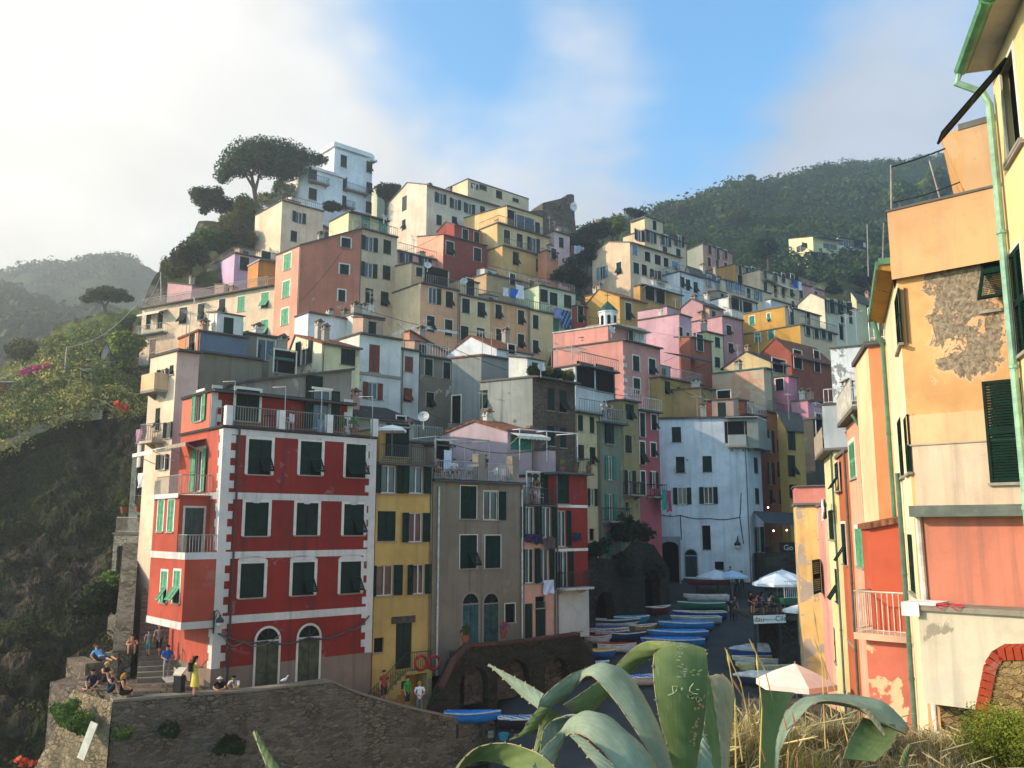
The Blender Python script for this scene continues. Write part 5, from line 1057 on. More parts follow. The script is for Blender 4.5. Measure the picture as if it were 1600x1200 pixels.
R1 = H('near orange house with plaster fallen off its sunlit end wall', 'DFA35E', 1400, 420, 19, None, L=4.6, W=5.6, az=132.7, azl=20, zb=1.0, mat=patchwall('D7A56E', 'A3937C', .55, 2.1, 14.0, 16.9), lcol='E8D6AE', roof='flat', ov=.04, ovl=.02, ledge=.06, win='', lwin='c1403,502:p7,105 c1407,700:p6,100 c1417,695:p6,95 c1413,876:p6,85 c1424,880:p7,88', fr=0, group=GR, gutter=False)
F = R1.front
R1U = H(None, 'D8A878', 1386, 332, 18.9, None, L=4.6, W=4.0, az=132.7, azl=27, h=1.55, parent=R1, wname='parapet_wall', roof='flat', ov=.03, ovl=.03, ledge=.05, rc='g', gutter=False, peel=.15, under='9A8C78')
R1T = H(None, 'CBA276', 1499, 204, 18.2, None, L=3, W=4.0, az=132.7, azl=30, h=2.0, parent=R1, wname='attic_wall', roof='flat', ov=.02, ovl=.02, ledge=.14, rc='g', gutter=False, peel=.45, under='A08C70')
zz = R1T.zt; vb = T(R1T.C.x, R1T.C.y, 0) @ Rz(R1T.phi); eb = MB()
eb.prism([vb @ Vector(p) for p in ((-.40, .03, zz - .02), (0, .03, zz + .06), (0, .03, zz - 1.35), (-.04, .03, zz - 1.3), (-.36, .03, zz - .14))], R1T.v * 3.8, 0)
R1.part('eave', eb, plaster('D8A468', .1, .9))
cb = MB(); Mx = F.M(0, 0); c1 = F.hit(1450, 400)[1]; cb.box(-.08, 4.6, -.1, 0, R1.zt - .02, R1.zt + .2, 0, Mx); R1.part('cornice', cb, plaster('CFA06C', .1, 1.0))
z640, z695, z785, z805, z945 = [F.hit(1480, y)[1] for y in (645, 692, 790, 806, 942)]
R1.band(F, -.01, 4.6, z695, z640, 'E4B388', .03, 'peach_plaster'); b = MB(); b.box(.1, 4.6, -.10, 0, z785, z695, 0, Mx); b.box(.06, 4.6, -.13, 0, z695 - .03, z695, 1, Mx); R1.part('lower_wall', b, [plaster('D4BBA0', .12, 1.0, 'A89684'), plaster('B5A694', 0, .8)])
b = MB(); b.box(.05, 4.6, -.42, 0, z805 - .02, z785, 0, Mx); R1.part('gutter_ledge', b, metal('5D665C', .6))
b = MB(); b.box(.22, 4.6, -.08, 0, z945 - .4, z805, 0, Mx); R1.part('orange_wall', b, plaster('CB8068', .12, 1.0, 'B08A76'))
b = MB(); zb_ = F.hit(1480, 1090)[1]; b.box(.25, 4.8, -.9, -.09, zb_, z945 - .1, 0, Mx); b.box(.18, 4.8, -.98, -.09, z945 - .1, z945, 1, Mx); b.box(.4, 4.8, -.5, -.09, zb_ - 4, zb_, 2, Mx); R1.part('wash_terrace', b, [plaster('CBBFA8', .25, 1.0, '9C9280'), plaster('8E8676', 0, .8), stone('9A8460', 3.0)])
b = MB(); b.tube([F.pt(.12, z805, .1), F.pt(.16, zb_ - .1, .1), F.pt(.45, zb_ - .55, .95), F.pt(2.5, zb_ - .9, 1.0)], .07, 0, 8); R1.part('white_pipe', b, metal('D9D0C2', .5))
sw = MB(); s, z = F.hit(1566, 676)
o = R1.put('window', window_mesh('k', 1.0, 2.0, 0, 0), F.M(s + .3, z - 1.0, .11)); link('shutter', shutter_mesh(.62, 2.05, 'G', .055, 0), o, T(-.25, -.03, 0)); link('shutter', shutter_mesh(.62, 2.05, 'G', .055, 0), o, T(.4, -.03, 0))
s, z = F.hit(1548, 440); o = R1.put('window', window_mesh('a', .8, 1.6, 0, 0), F.M(s + .25, z - .6, .02)); link('shutter', shutter_mesh(.5, 1.6, 'G', .055, .5), o, T(-.15, -.03, 0))
# eave box and pipes on the valley side
Lf = R1.left; b = MB(); zE = F.hit(1395, 412)[1]
b.prism([Lf.pt(Lf.L + .02, zE, .02), Lf.pt(Lf.L + .02, zE, .36), Lf.pt(Lf.L + .02, zE - .12, .36), Lf.pt(Lf.L + .02, zE - .2, .02)], Lf.a * -5.4); R1.part('eave', b, [plaster('C2924A', .25, 1.0, '5A4426')])
b = MB(); b.box(Lf.L - 5.4, Lf.L + .06, -.42, -.365, zE - .13, zE + .06, 0, Lf.M(0, 0)); b.box(Lf.L + .03, Lf.L + .06, -.36, .0, zE - .02, zE + .13, 0, Lf.M(0, 0)); R1.part('gutter', b, metal('5E8462', .5))
def gpipe(Hs, pts, r=.055, col='5E8A6C', name='drainpipe'):
    b = MB(); b.tube(pts, r, 0, 8)
    for p, q in zip(pts[:-1], pts[1:]):
        p, q = Vector(p), Vector(q); L_ = (q - p).length; n = int(L_ / 2.4)
        for k in range(1, n + 1): c = p.lerp(q, k * 2.4 / L_); dd = (q - p).normalized() * .03; b.tube([c - dd, c + dd], r * 1.3, 0, 8)
    return Hs.part(name, b, metal(col, .45))
gpipe(R1, [Lf.pt(.6, zE - .2, .3), Lf.pt(.55, zE - .6, .2), Lf.pt(.5, zE - .9, .1), Lf.pt(.5, 2, .1)], .06, '4E7A5E')
gpipe(R1, [Lf.pt(2.9, zE - 4.5, .1), Lf.pt(2.9, 2, .1)], .06, '55705E')
# rear houses of the row
XR = R1.C; vr = Vector((math.sin(R(15)), math.cos(R(15)), 0)); nr = Vector((-vr.y, vr.x, 0))
def row(t, off, ztop, W, label, col, end, **k):
    c = XR + vr * t + nr * off; return H(label, end, 0, 0, c.y, None, L=3.2, W=W, az=132.7, azl=15, C3=(c.x, c.y, ztop), zb=0.5, lcol=col, group=GR, **k)
zr = lambda x, y, t: P(x, y, XR.y + vr.y * t).z
def lpx(t, off):
    fr = Frame((XR + vr * (t + 6) + Lf.n * off)[:2], -vr, 6); return fr
R2 = row(5.75, -.05, zr(1370, 540, 5.6), 3.4, 'terracotta end house with rooftop chair frame behind the near orange house', 'E4C49A', 'D68A5E', lwin='', fr=.06, rail='f', railc='D8D3C8', roof='flat', ov=.05)
R3 = row(9.2, -.22, zr(1350, 640, 9.1), 5.2, 'pink house with light green shutters in the orange row', 'DDA084', 'D9A07A', lwin='cL1332,720:p9,58 cL1349,727:p4,44 cL1343,856:p12,60 c1329,968:p10,68', fr=.14, ov=.1, ovl=.35, roof='flat', rc='g')
R4 = row(14.45, -.2, zr(1330, 705, 14.4), 4.2, 'terracotta red house with tilted green shutters in the orange row', 'B96444', 'C98A5E', lwin='a1319,850:p7,62', fr=.1, ov=.1, ovl=.1, roof='flat', rc='g')
R5 = row(18.75, -.1, zr(1312, 705, 18.7), 5.2, 'pale yellow house with railing terrace in the orange row', 'E2D29E', 'E0C890', lwin='a1308,745:p6,45 c1299,820:p8,46 a1308,915:p5,50 c1303,1005:p6,50', fr=.04, ov=.1, ovl=.45, roof='flat', rail='', rc='g')
R6 = row(24.05, .02, zr(1290, 790, 24), 5.0, 'slim pink house with white bands near the end of the orange row', 'D99A90', 'DDA88E', lwin='o1279,896:p8,48 c1276,821:p4,42 c1283,975:p5,45', fr=.04, roof='flat', ov=.2, rc='g')
R7 = row(29.15, 1.03, zr(1262, 790, 29), 3.5, 'beige end house with grey plaster patches closing the orange row', 'D9B878', 'D9B070', fr=0, roof='flat', ov=.1, ovl=.1, rc='g', peel=.5, under='A8998A')
R7P = H('salmon roof terrace wall on top of the beige end house', 'C77E72', 0, 0, 50, None, L=2.2, W=3, az=132.7, azl=15, C3=tuple(R7.C + R7.v * .1 + Vector((0, 0, R7.zt + 1.0))), h=.95, roof='flat', ledge=.05, gutter=False, fr=0, group=GR, name='roof_terrace', cat='roof terrace', rc='g')
gpipe(R3, [R3.left.pt(R3.W - .3, R3.zt - .1, .3), R3.left.pt(R3.W - .3, R3.zt - .5, .09), R3.left.pt(R3.W - .3, 2, .09)]); gpipe(R4, [R4.left.pt(R4.W - .2, R4.zt, .09), R4.left.pt(R4.W - .2, 2, .09)], .05, '4A5A4C'); gpipe(R5, [R5.left.pt(R5.W - .2, R5.zt - .1, .09), R5.left.pt(R5.W - .2, 2, .09)], .05, '556A58')
R3.rail([R3.left.pt(.2, R3.zt + .14, .3), R3.left.pt(R3.W - .2, R3.zt + .14, .3)], .9, mat='B5ADA0')
R5.rail([R5.left.pt(.2, R5.zt + .14, .4), R5.left.pt(R5.W - .2, R5.zt + .14, .4)], .9, mat='9A8A74')
# red porch block with balcony and its weathered pillar
c = XR + vr * 4.2 + nr * .42
PB = H('bright red porch block with sloping roof, balcony and weathered base', 'B8583F', 0, 0, c.y, None, L=1.8, W=1.6, az=132.7, azl=15, C3=(c.x, c.y, P(1390, 826, c.y).z), h=2.55, roof='shedl', rh=.35, rc='r', ov=.15, fr=0, group=GR, name='porch', cat='porch', dirt=.2, gutter=False)
zb2 = PB.zb; b = MB(); Mx = PB.front.M(0, 0); b.box(-.25, 2.2, -.75, 1.4, zb2 - .16, zb2, 0, Mx); fl_ = PB.part('balcony', b, plaster('D9A98C', .1, .8))
r_ = PB.rail([PB.front.pt(-.2, zb2, -1.2), PB.front.pt(-.2, zb2, .7), PB.front.pt(2.1, zb2, .7)], 1.0, mat='C9BBAA')
b = MB(); b.box(-.05, 2.2, -.5, 1.4, zb2 - 8, zb2 - .17, 0, Mx); PB.part('base_pillar', b, plaster('C8705A', .75, .6, 'D8B48C'))
# nearest yellow house
vy = Vector((math.sin(R(17.3)), math.cos(R(17.3)), 0)); far = P(1553, 150, 15.0); nc = far - vy * 11
RY = H('nearest yellow house with green gutter and open shutters at the right edge', 'E3C27A', 0, 0, nc.y, None, L=5, W=11, az=107.3, azl=17.3, C3=(nc.x, nc.y, far.z + .5), zb=0.5, lcol='E6CC94', roof='flat', ov=.3, ovl=.42, ledge=.22, rc='w', win='', lwin='k1580,165:1.0,1.7 c1592,470:.85,1.8', fr=.06, group=GR, gutter=False, dirt=.6)
Lf = RY.left; zg = RY.zt + .05
gpipe(RY, [Lf.pt(.05, zg, .52), Lf.pt(11, zg, .52)], .11, '5F9A72', 'gutter')
gpipe(RY, [Lf.pt(.08, zg, .52), Lf.pt(.08, zg - .25, .6), Lf.pt(.1, zg - .5, .2), Lf.pt(.12, zg - .75, .11), Lf.pt(.12, 2, .11)], .065, '8FB79A')
s, z = Lf.hit(1580, 165); o = RY.put('window', window_mesh('k', .9, 1.6, .06, 0), Lf.M(s, z - .8, .01)); link('shutter', shutter_mesh(.5, 1.6, 'K', .055, 0), o, T(0, -.03, 1.6) @ Matrix.Rotation(R(-42), 4, 'X') @ T(-.1, 0, -1.6))
RY.root.children[0].name = 'wall'
# stone wall with brick edge at the bottom right corner
fr = frame_px(1535, 1090, 9.5, 128, 4); hx = lambda px, py: fr.hit(px, py)
outer = [hx(1500, 1300), hx(1720, 1330), hx(1720, 1020), hx(1560, 1022), hx(1548, 1040), hx(1534, 1110), hx(1526, 1160)]
SW = stonework('rough sunlit stone wall with red brick edging at the bottom right', 'garden_wall', 'wall', fr, outer, [], .4, stone('B79C6C', 5.0, '6A5638'))
inv = fr.M(0, 0).inverted(); b = MB(); cp = [hx(1526, 1160), hx(1534, 1110), hx(1548, 1040), hx(1560, 1022), hx(1720, 1020)]
for p, q in zip(cp[:-1], cp[1:]):
    n = max(2, int((Vector(q) - Vector(p)).length / .07))
    for k in range(n):
        a = Vector(p).lerp(Vector(q), k / n); c = Vector(p).lerp(Vector(q), (k + .86) / n); d = (Vector(q) - Vector(p)).normalized(); nn = Vector((d.y, -d.x)) * -.06
        b.prism([inv @ fr.pt(*(a - nn), .02), inv @ fr.pt(*(c - nn), .02), inv @ fr.pt(*(c + nn), .02), inv @ fr.pt(*(a + nn), .02)], inv.to_3x3() @ (fr.n * -.44))
b.build('brick_edging', plaster('A8452C', .1, 1.0), SW)
# ================================================================== trees and scrub
def leaves(b, blobs, n, size, rg, hollow=.55, flat=.0, m=0):
    vol = [x[3] * x[4] * x[5] for x in blobs]; tot = sum(v ** .7 for v in vol)
    for bl, v in zip(blobs, vol):
        for _ in range(max(4, int(n * v ** .7 / tot))):
            d = Vector((rg.gauss(0, 1), rg.gauss(0, 1), rg.gauss(0, 1)))
            if d.length < 1e-6: continue
            d.normalize(); r = rg.uniform(hollow, 1.04) * (1 + .22 * mnoise.noise(Vector((bl[0], bl[1], bl[2])) + d * 2.1))
            p = Vector((bl[0] + d.x * bl[3] * r, bl[1] + d.y * bl[4] * r, bl[2] + d.z * bl[5] * r))
            nn = (d + Vector((rg.gauss(0, .6), rg.gauss(0, .6), rg.gauss(.25, .6)))).normalized()
            a = nn.orthogonal().normalized(); a.rotate(Matrix.Rotation(rg.uniform(0, 6.28), 3, nn)); c = nn.cross(a)
            s = size * rg.uniform(.55, 1.3); t = s * rg.uniform(.45, .9)
            b.add((p - a * s - c * t * .3, p + c * t, p + a * s - c * t * .2, p - c * t), ((0, 1, 2, 3),), m)
def bush_mesh(seed, n=900, size=.16, k=7, spread=.6, zs=.75):
    rg = random.Random(seed); bl = []
    for i in range(k):
        a = rg.uniform(0, 6.28); r = rg.uniform(0, spread); s = rg.uniform(.32, .55)
        bl.append((math.cos(a) * r, math.sin(a) * r, rg.uniform(.3, .95) * zs + .1, s, s, s * .8))
    b = MB(); leaves(b, bl, n, size, rg); return b
def tree_proto(name, seed, col, n=3000, size=.085, h0=.5, k=15, zs=1.0, trans=.25, limbs=True):
    root = empty(name, T(0, 0, -500)); bb = bush_mesh(seed, n, size, k, .68, zs); bb.v = [(x, y, z + h0) for x, y, z in bb.v]
    bb.build('crown', leafmat(col, trans=trans), root)
    if h0 < .1: return root
    t = MB(); rg = random.Random(seed + 5); t.tube([(0, 0, -.4), (.03, .02, h0 * .6), (0, .03, h0 + .5)], [.10, .07, .04], 0, 7)
    for i in range(5):
        a = i * 1.256 + rg.uniform(-.3, .3); t.tube([(0, 0, h0 * .7 + .05 * i), (math.cos(a) * .3, math.sin(a) * .3, h0 + .35), (math.cos(a) * .5, math.sin(a) * .5, h0 + .7)], [.045, .03, .012], 0, 5)
    t.build('trunk', paint('5A4A3A', .9, .4, .1, 'bark_'), root)
    return root
PROTO = {}
def plant(kind, p, s, label, group, name, cat='tree', sx=1.0):
    key = (kind, cat in ('tree', 'olive'))
    if key not in PROTO:
        k = {'green': (11, '4E6E30'), 'dark': (23, '22371E'), 'olive': (37, '5C6234'), 'grey': (41, '6A7052'), 'lime': (53, '76933E'), 'deep': (61, '1A2E1E')}[kind]
        PROTO[key] = tree_proto(name, k[0], k[1], h0=.5 if key[1] else .02); o = PROTO[key]
    else: o = copy_tree(PROTO[key])
    o.name = name; o.matrix_basis = T(p) @ Rz(rnd.uniform(0, 6.28)) @ Matrix.Diagonal((s * sx, s * sx, s, 1)); tag(o, label, cat, group); return o
# big umbrella pines
def pine(name, label, base, forks, blobs, n, leaf, col='2A4026', r0=.45):
    c = sum((Vector(b[:3]) for b in blobs), Vector()) / len(blobs); root = empty(name, T(base)); o = Vector(base)
    b = MB(); leaves(b, [(q[0] - o.x, q[1] - o.y, q[2] - o.z, q[3], q[4], q[5]) for q in blobs], n, leaf, random.Random(3), .35); b.build('crown', leafmat(col, .55, .2), root)
    t = MB()
    for f in forks:
        pts = [Vector(p) - o for p in f]; k = len(pts); t.tube(pts, [r0 * (1 - .75 * i / (k - 1)) * (1 if f is forks[0] else .6) for i in range(k)], 0, 7)
    t.build('trunk', paint('6B5645', .9, .4, .1, 'bark_'), root); tag(root, label, 'tree', None); return root
def bl(px, py, D, rx, rz, ry=None): p = P(px, py, D); return (p.x, p.y, p.z, rx, ry or rx, rz)
pine('umbrella_pine', 'large umbrella pine with a broad domed crown beside the white villa', P(402, 325, 125), [[P(402, 328, 125), P(398, 300, 125), P(393, 272, 125), P(380, 255, 125)], [P(398, 300, 125), P(405, 275, 126), P(425, 250, 127)], [P(398, 296, 125), P(385, 275, 124), P(365, 262, 124)], [P(436, 312, 127), P(437, 285, 127), P(445, 262, 127)], [P(393, 275, 125), P(402, 255, 125), P(410, 240, 125)]],
     [bl(355, 264, 124, 1.9, 1.6), bl(372, 248, 125, 2.7, 1.9), bl(392, 236, 125, 3.2, 1.7), bl(415, 231, 126, 3.4, 1.5), bl(440, 235, 126, 3.2, 1.6), bl(462, 243, 127, 2.9, 1.5), bl(485, 248, 128, 2.3, 1.1), bl(402, 252, 125, 3.0, 1.7), bl(430, 252, 126, 3.2, 1.7), bl(455, 260, 126, 2.6, 1.6), bl(348, 276, 124, 1.4, 1.1), bl(375, 266, 124, 2.0, 1.2), bl(500, 250, 129, 1.6, .8), bl(418, 268, 126, 2.0, 1.0), bl(445, 274, 127, 1.8, 1.0)], 17000, .2, '2E4A2C')
pine('leaning_pine', 'smaller pine leaning left over the slope below the umbrella pine', P(375, 338, 122), [[P(378, 342, 122), P(362, 330, 122), P(345, 318, 121), P(325, 308, 121)], [P(362, 330, 122), P(355, 318, 122), P(350, 308, 122)]],
     [bl(308, 302, 121, 1.2, 1.0), bl(322, 303, 121, 1.6, 1.2), bl(338, 312, 121, 1.7, 1.3), bl(355, 320, 122, 1.5, 1.1), bl(325, 320, 121, 1.4, 1.0), bl(372, 322, 122, 1.0, .7), bl(340, 298, 121, .9, .7), bl(318, 330, 121, .8, .5), bl(312, 312, 121, 1.3, 1.0), bl(347, 327, 121, 1.2, .8)], 6500, .17)
pine('lone_pine', 'lone umbrella pine on the hazy green slope at the left', P(165, 490, 128), [[P(165, 492, 128), P(163, 478, 128), P(155, 466, 128), P(145, 460, 128)], [P(163, 480, 128), P(172, 468, 128), P(185, 462, 128)], [P(160, 474, 128), P(146, 470, 128), P(135, 468, 128)]],
     [bl(137, 467, 128, 1.1, .6), bl(150, 458, 128, 1.5, .8), bl(168, 455, 128, 1.7, .8), bl(186, 459, 128, 1.5, .8), bl(199, 466, 128, 1.0, .6), bl(160, 464, 128, 1.2, .6), bl(180, 468, 128, 1.0, .5)], 6000, .15, '3A5230', .3)
pine('ridge_pine', 'single pine standing up on the wooded ridge against the sky', P(1174, 300, 288), [[P(1174, 306, 288), P(1174, 290, 288), P(1173, 276, 288)]],
     [bl(1173, 278, 288, 1.9, 1.2), bl(1168, 285, 288, 2.2, 1.0), bl(1181, 286, 288, 2.0, .9), bl(1163, 294, 288, 1.9, .9), bl(1176, 293, 288, 2.0, .9), bl(1187, 296, 288, 2.0, .8)], 1500, .45, '2A3E2C', .3)
pine('crest_pine', 'flat topped pine behind the tall yellow house', P(992, 345, 150), [[P(992, 352, 150), P(990, 340, 150), P(986, 332, 150)]], [bl(985, 329, 150, 1.2, .5), bl(996, 333, 150, 1.4, .6), bl(1005, 336, 150, .9, .4)], 800, .25, '2F4630', .15)
# individual trees and shrubs, each where the photograph shows it
GT = 'trees and shrubs among the houses'
spots = [('olive', 372, 392, 117, 2.6, 'olive green bush left of the cream block under the pines'), ('dark', 345, 408, 113, 2.9, 'dark rounded bush above the lilac house'), ('green', 318, 402, 113, 2.6, 'green tree on the slope left of the pines'), ('dark', 295, 428, 109, 2.8, 'dark bushy tree at the left crest of the village'), ('olive', 275, 432, 107, 2.3, 'olive bush at the far left edge of the crest'), ('green', 388, 352, 120, 2.6, 'green bush right below the umbrella pine trunk'), ('olive', 360, 358, 119, 2.4, 'olive bush below the leaning pine'), ('grey', 420, 325, 124, 2.0, 'grey green bush at the foot of the umbrella pine'), ('grey', 440, 308, 128, 2.2, 'pale bush between umbrella pine and white villa'),
         ('deep', 519, 330, 127, 1.7, 'round dark bush against the white villa wall'), ('dark', 603, 322, 135, 2.6, 'dark tree between white villa and cream terrace house'), ('dark', 615, 305, 142, 2.0, 'small dark tree behind the cream terrace house'),
         ('deep', 905, 408, 132, 3.2, 'dark tree below the castle tower'), ('green', 958, 376, 145, 2.9, 'sunlit green round tree left of the tall yellow house'), ('deep', 930, 385, 140, 3.0, 'dark round tree below the church spire'), ('deep', 915, 378, 143, 2.2, 'small dark tree between castle and church spire'), ('deep', 885, 437, 112, 2.4, 'dark bush behind the mint green house'), ('dark', 903, 445, 113, 2.2, 'dark shrub above the brick red house'), ('deep', 918, 425, 118, 2.5, 'dark tree left of the mural house'), ('grey', 952, 356, 160, 1.7, 'thin grey tree on the skyline left of the yellow turret'),
         ('deep', 1238, 446, 158, 2.3, 'dark tree in front of the hillside apartments'), ('deep', 1270, 456, 154, 2.3, 'dark tree below the hillside apartments'), ('dark', 1312, 466, 150, 2.4, 'broad dark tree under the pale apartment block'), ('deep', 1348, 470, 146, 2.4, 'dark tree near the small red hillside house'), ('dark', 1226, 446, 158, 2.4, 'dark tree above the cream laundry house'), ('deep', 1365, 460, 150, 4.0, 'dark tree behind the orange wall edge'), ('dark', 1200, 410, 170, 3.4, 'dark tree above the ochre house on the hill'), ('deep', 1300, 462, 146, 2.2, 'dark tree behind the pale green gabled house'),
         ('green', 1408, 325, 230, 5.4, 'tall light green tree above the orange parapet'), ('green', 1462, 322, 225, 6.0, 'broad light green tree beside the leaning aerial'), ('olive', 1270, 300, 300, 4.2, 'bushy tree on the right part of the ridge'), ('olive', 1105, 332, 262, 4.0, 'pale olive tree near the ridge top'), ('green', 1090, 352, 245, 4.0, 'green tree on the upper ridge slope'), ('green', 1145, 360, 235, 4.2, 'yellow green shrub on the wooded slope'), ('grey', 1060, 345, 240, 3.2, 'grey tree at the low end of the ridge')]
for kd, px, py, D, s, lab in spots: plant(kd, P(px, py, D) - Vector((0, 0, s * .25)), s, lab, GT, 'shrub' if s < 2.5 else 'tree', 'shrub' if s < 2.5 else 'tree')
GS = 'trees and shrubs on the left slope'
for kd, px, py, D, s, lab in [('lime', 90, 560, 112, 2.6, 'bright green tree on the upper left slope'), ('lime', 195, 555, 96, 2.4, 'bright green tree beside the balcony house'), ('green', 135, 545, 112, 2.4, 'green shrub below the lone pine'), ('green', 75, 630, 92, 2.3, 'round green bush left of the slope pole'), ('lime', 85, 660, 85, 1.7, 'bright green shrub near the slope railing'), ('green', 120, 560, 106, 2.2, 'green bush above the cream slope cottage'), ('grey', 155, 615, 88, 2.2, 'grey green spiky bush beside the path'), ('olive', 40, 560, 118, 2.6, 'hazy tree at the left end of the slope'), ('olive', 20, 665, 86, 2.0, 'olive bush near the white cottage'), ('green', 178, 580, 92, 1.9, 'green shrub above the stone wall on the slope'), ('olive', 200, 520, 108, 2.2, 'olive bush on the crest right of the lone pine'), ('green', 60, 610, 98, 2.2, 'green bush under the pink flowering bush'), ('olive', 15, 690, 78, 1.6, 'dry olive bush on the cliff edge'), ('green', 182, 925, 55.5, 1.2, 'bright bush on the cliff beside the stair wall'), ('dark', 160, 960, 52, 1.7, 'dark bush low on the cliff beside the stair wall'), ('green', 28, 620, 100, 2.0, 'leafy bush right of the white cottage')]:
    plant(kd, P(px, py, D) - Vector((0, 0, s * .2)), s, lab, GS, 'shrub', 'shrub')
b = bush_mesh(77, 1600, .12, 9); o = b.build('flowering_bush', leafmat('A8367F', .35, .3), None, T(P(60, 596, 93) + Vector((0, 0, .2))) @ Matrix.Diagonal((2.3, 1.5, 1.5, 1))); tag(o, 'magenta flowering bush glowing on the left slope', 'shrub')
for px, py, D, s, lab in ((100, 1112, 38.6, .62, 'topmost green bush growing from the sunlit buttress wall'), (110, 1125, 38.2, .62, 'middle green bush growing from the sunlit buttress wall'), (126, 1135, 37.8, .72, 'lowest big green bush on the sunlit buttress wall'), (262, 1145, 38.6, .6, 'dark green bush hanging on the shaded terrace wall'), (360, 1170, 39.5, .75, 'dark ivy clump at the foot of the terrace wall'), (190, 1150, 37.6, .45, 'small dark tuft on the terrace wall near its corner')):
    plant('green' if D < 38.65 and px < 200 else 'dark', P(px, py, D) - Vector((0, 0, s * .5)), s, lab, 'bushes growing out of the walls', 'wall_bush', 'bush')
for px, py, D, s, kd, lab in ((985, 830, 68, 1.9, 'deep', 'upper ivy mass on the dark stone wall'), (960, 890, 65, 1.7, 'deep', 'lower ivy mass over the left vault'), (1000, 890, 68, 1.8, 'deep', 'ivy hanging beside the right vault'), (930, 860, 63, 1.2, 'deep', 'small ivy clump beside the dark red house')):
    plant(kd, P(px, py, D) - Vector((0, 0, s * .6)), s, lab, 'ivy on the dark stone wall', 'ivy_clump', 'ivy')
b = bush_mesh(91, 22000, .022, 16, .75); o = b.build('corner_bush', leafmat('6E7A34', .5, .3), None, T(P(1606, 1222, 7.2)) @ Matrix.Diagonal((.46, .45, .5, 1))); tag(o, 'bright fine leaved bush in the bottom right corner', 'bush')
# uncountable cover: scrub on the hill, the slope and the cliff
def scrub(name, grid, n, smin, smax, col, seed, jr=(0, 1), ir=(0, 1), leaf=.3, per=34, zs=.7, var=.5):
    rg = random.Random(seed); b = MB(); J = len(grid) - 1; I = len(grid[0]) - 1
    for _ in range(n):
        j = rg.uniform(jr[0], jr[1]) * J; i = rg.uniform(ir[0], ir[1]) * I; j0, i0 = min(int(j), J - 1), min(int(i), I - 1)
        p = grid[j0][i0].lerp(grid[j0 + 1][i0 + 1], rg.random()); k = mnoise.noise(p * .03)
        s = rg.uniform(smin, smax) * (1 + .8 * k); leaves(b, [(p.x, p.y, p.z + s * .3, s, s, s * zs), (p.x + rg.uniform(-s, s), p.y + rg.uniform(-s, s), p.z + s * .35, s * .7, s * .7, s * .6)], per, leaf * s, rg, .6)
    o = b.build(name, leafmat(col, var)); return tag(o, None, None, None, 'stuff')
scrub('hill_woodland', RH, 2400, 1.5, 4.0, '2B5224', 5, (.12, .80), (0, 1), .15, 84)
scrub('hill_scrub', RH, 1000, 1.2, 3.0, '47602E', 6, (.35, .78), (0, 1), .16, 60)
scrub('slope_scrub', SL, 720, .35, 1.15, '587540', 7, (.02, .74), (.15, .93), .13, 90)
scrub('slope_dry_scrub', SL, 380, .4, 1.2, '8F8A58', 8, (.0, .74), (.15, .93), .14, 70)
scrub('cliff_scrub', CL, 520, .25, .8, '3A4424', 9, (.02, .95), (.15, 1), .14, 60)
scrub('ridge_woodland', MH, 500, 2.5, 6, '34452A', 10, (.1, .72), (.1, .7), .24, 30)
scrub('far_woodland', FH, 420, 1.6, 4.5, '3C4C32', 11, (.3, .72), (.1, .7), .24, 26)
# ================================================================== landmarks above the roofs
fr = frame_px(830, 355, 150, 62, 10); hx = lambda px, py: fr.hit(px, py)
CAS = stonework('ruined stone castle with a tall corner turret and white clock', 'castle', 'castle', fr, [hx(826, 372), hx(905, 400), hx(898, 340), hx(897, 305), hx(893, 303), hx(886, 304), hx(885, 308), hx(848, 317), hx(848, 328), hx(826, 330)], [pxpoly(fr, [(873, 326), (876, 326), (876, 321), (873, 321)])], 4.0, stone('75695A', .9), None)
inv = fr.M(0, 0).inverted(); s, z = fr.hit(895, 324); b = MB(); b.prism([inv @ fr.pt(s + .62 * math.cos(a), z + .85 * math.sin(a), .5) for a in [k * math.pi / 8 for k in range(16)]], inv.to_3x3() @ (fr.n * -.45)); CLK = b.build('clock_face', paint('E8E6DE', .5, .08), CAS)
b = MB()
for a, l in ((1.2, .5), (2.6, .35)): b.prism([inv @ fr.pt(s - .05, z, .52), inv @ fr.pt(s + .05, z, .52), inv @ fr.pt(s + l * math.cos(a), z + l * math.sin(a), .52)], inv.to_3x3() @ (fr.n * .03))
b.build('clock_hand', dark(), CLK)
c = P(928, 372, 175); root = empty('church_spire', T(c)); b = MB(); b.box(-.9, .9, -.9, .9, -4, 1.0); b.box(-1.1, 1.1, -1.1, 1.1, 1.0, 1.2); b.build('bell_tower', stone('A08C78', 1.2), root)
b = MB(); b.lathe([(1.15, 1.2), (.9, 1.7), (.5, 2.6), (.05, 4.2)], 0, 8); b.build('spire', tiles('8A6A5A'), root); b = MB()
for k in range(4): b.box(-.3, .3, -.92, -.9, -.9, .5, 0, Rz(k * math.pi / 2))
b.build('bell_opening', dark(), root); tag(root, 'small pointed church spire on the skyline right of the castle', 'church spire')
c = P(950, 508, 90); root = empty('belfry', T(c)); b = MB(); oc = [(1.0 * math.cos(math.pi / 8 + k * math.pi / 4), 1.0 * math.sin(math.pi / 8 + k * math.pi / 4)) for k in range(8)]
b.prism([(x, y, 1.25) for x, y in oc], Vector((0, 0, -3.5))); b.prism([(x * 1.1, y * 1.1, 1.4) for x, y in oc], Vector((0, 0, -.15))); b.build('drum', plaster('DFE0DA', 0, .4), root)
b = MB(); o8 = [(1.15 * x, 1.15 * y, 1.4) for x, y in oc]; b.add(o8 + [(0, 0, 2.6)], [(k, (k + 1) % 8, 8) for k in range(8)]); b.build('roof', tiles('2F5A50'), root)
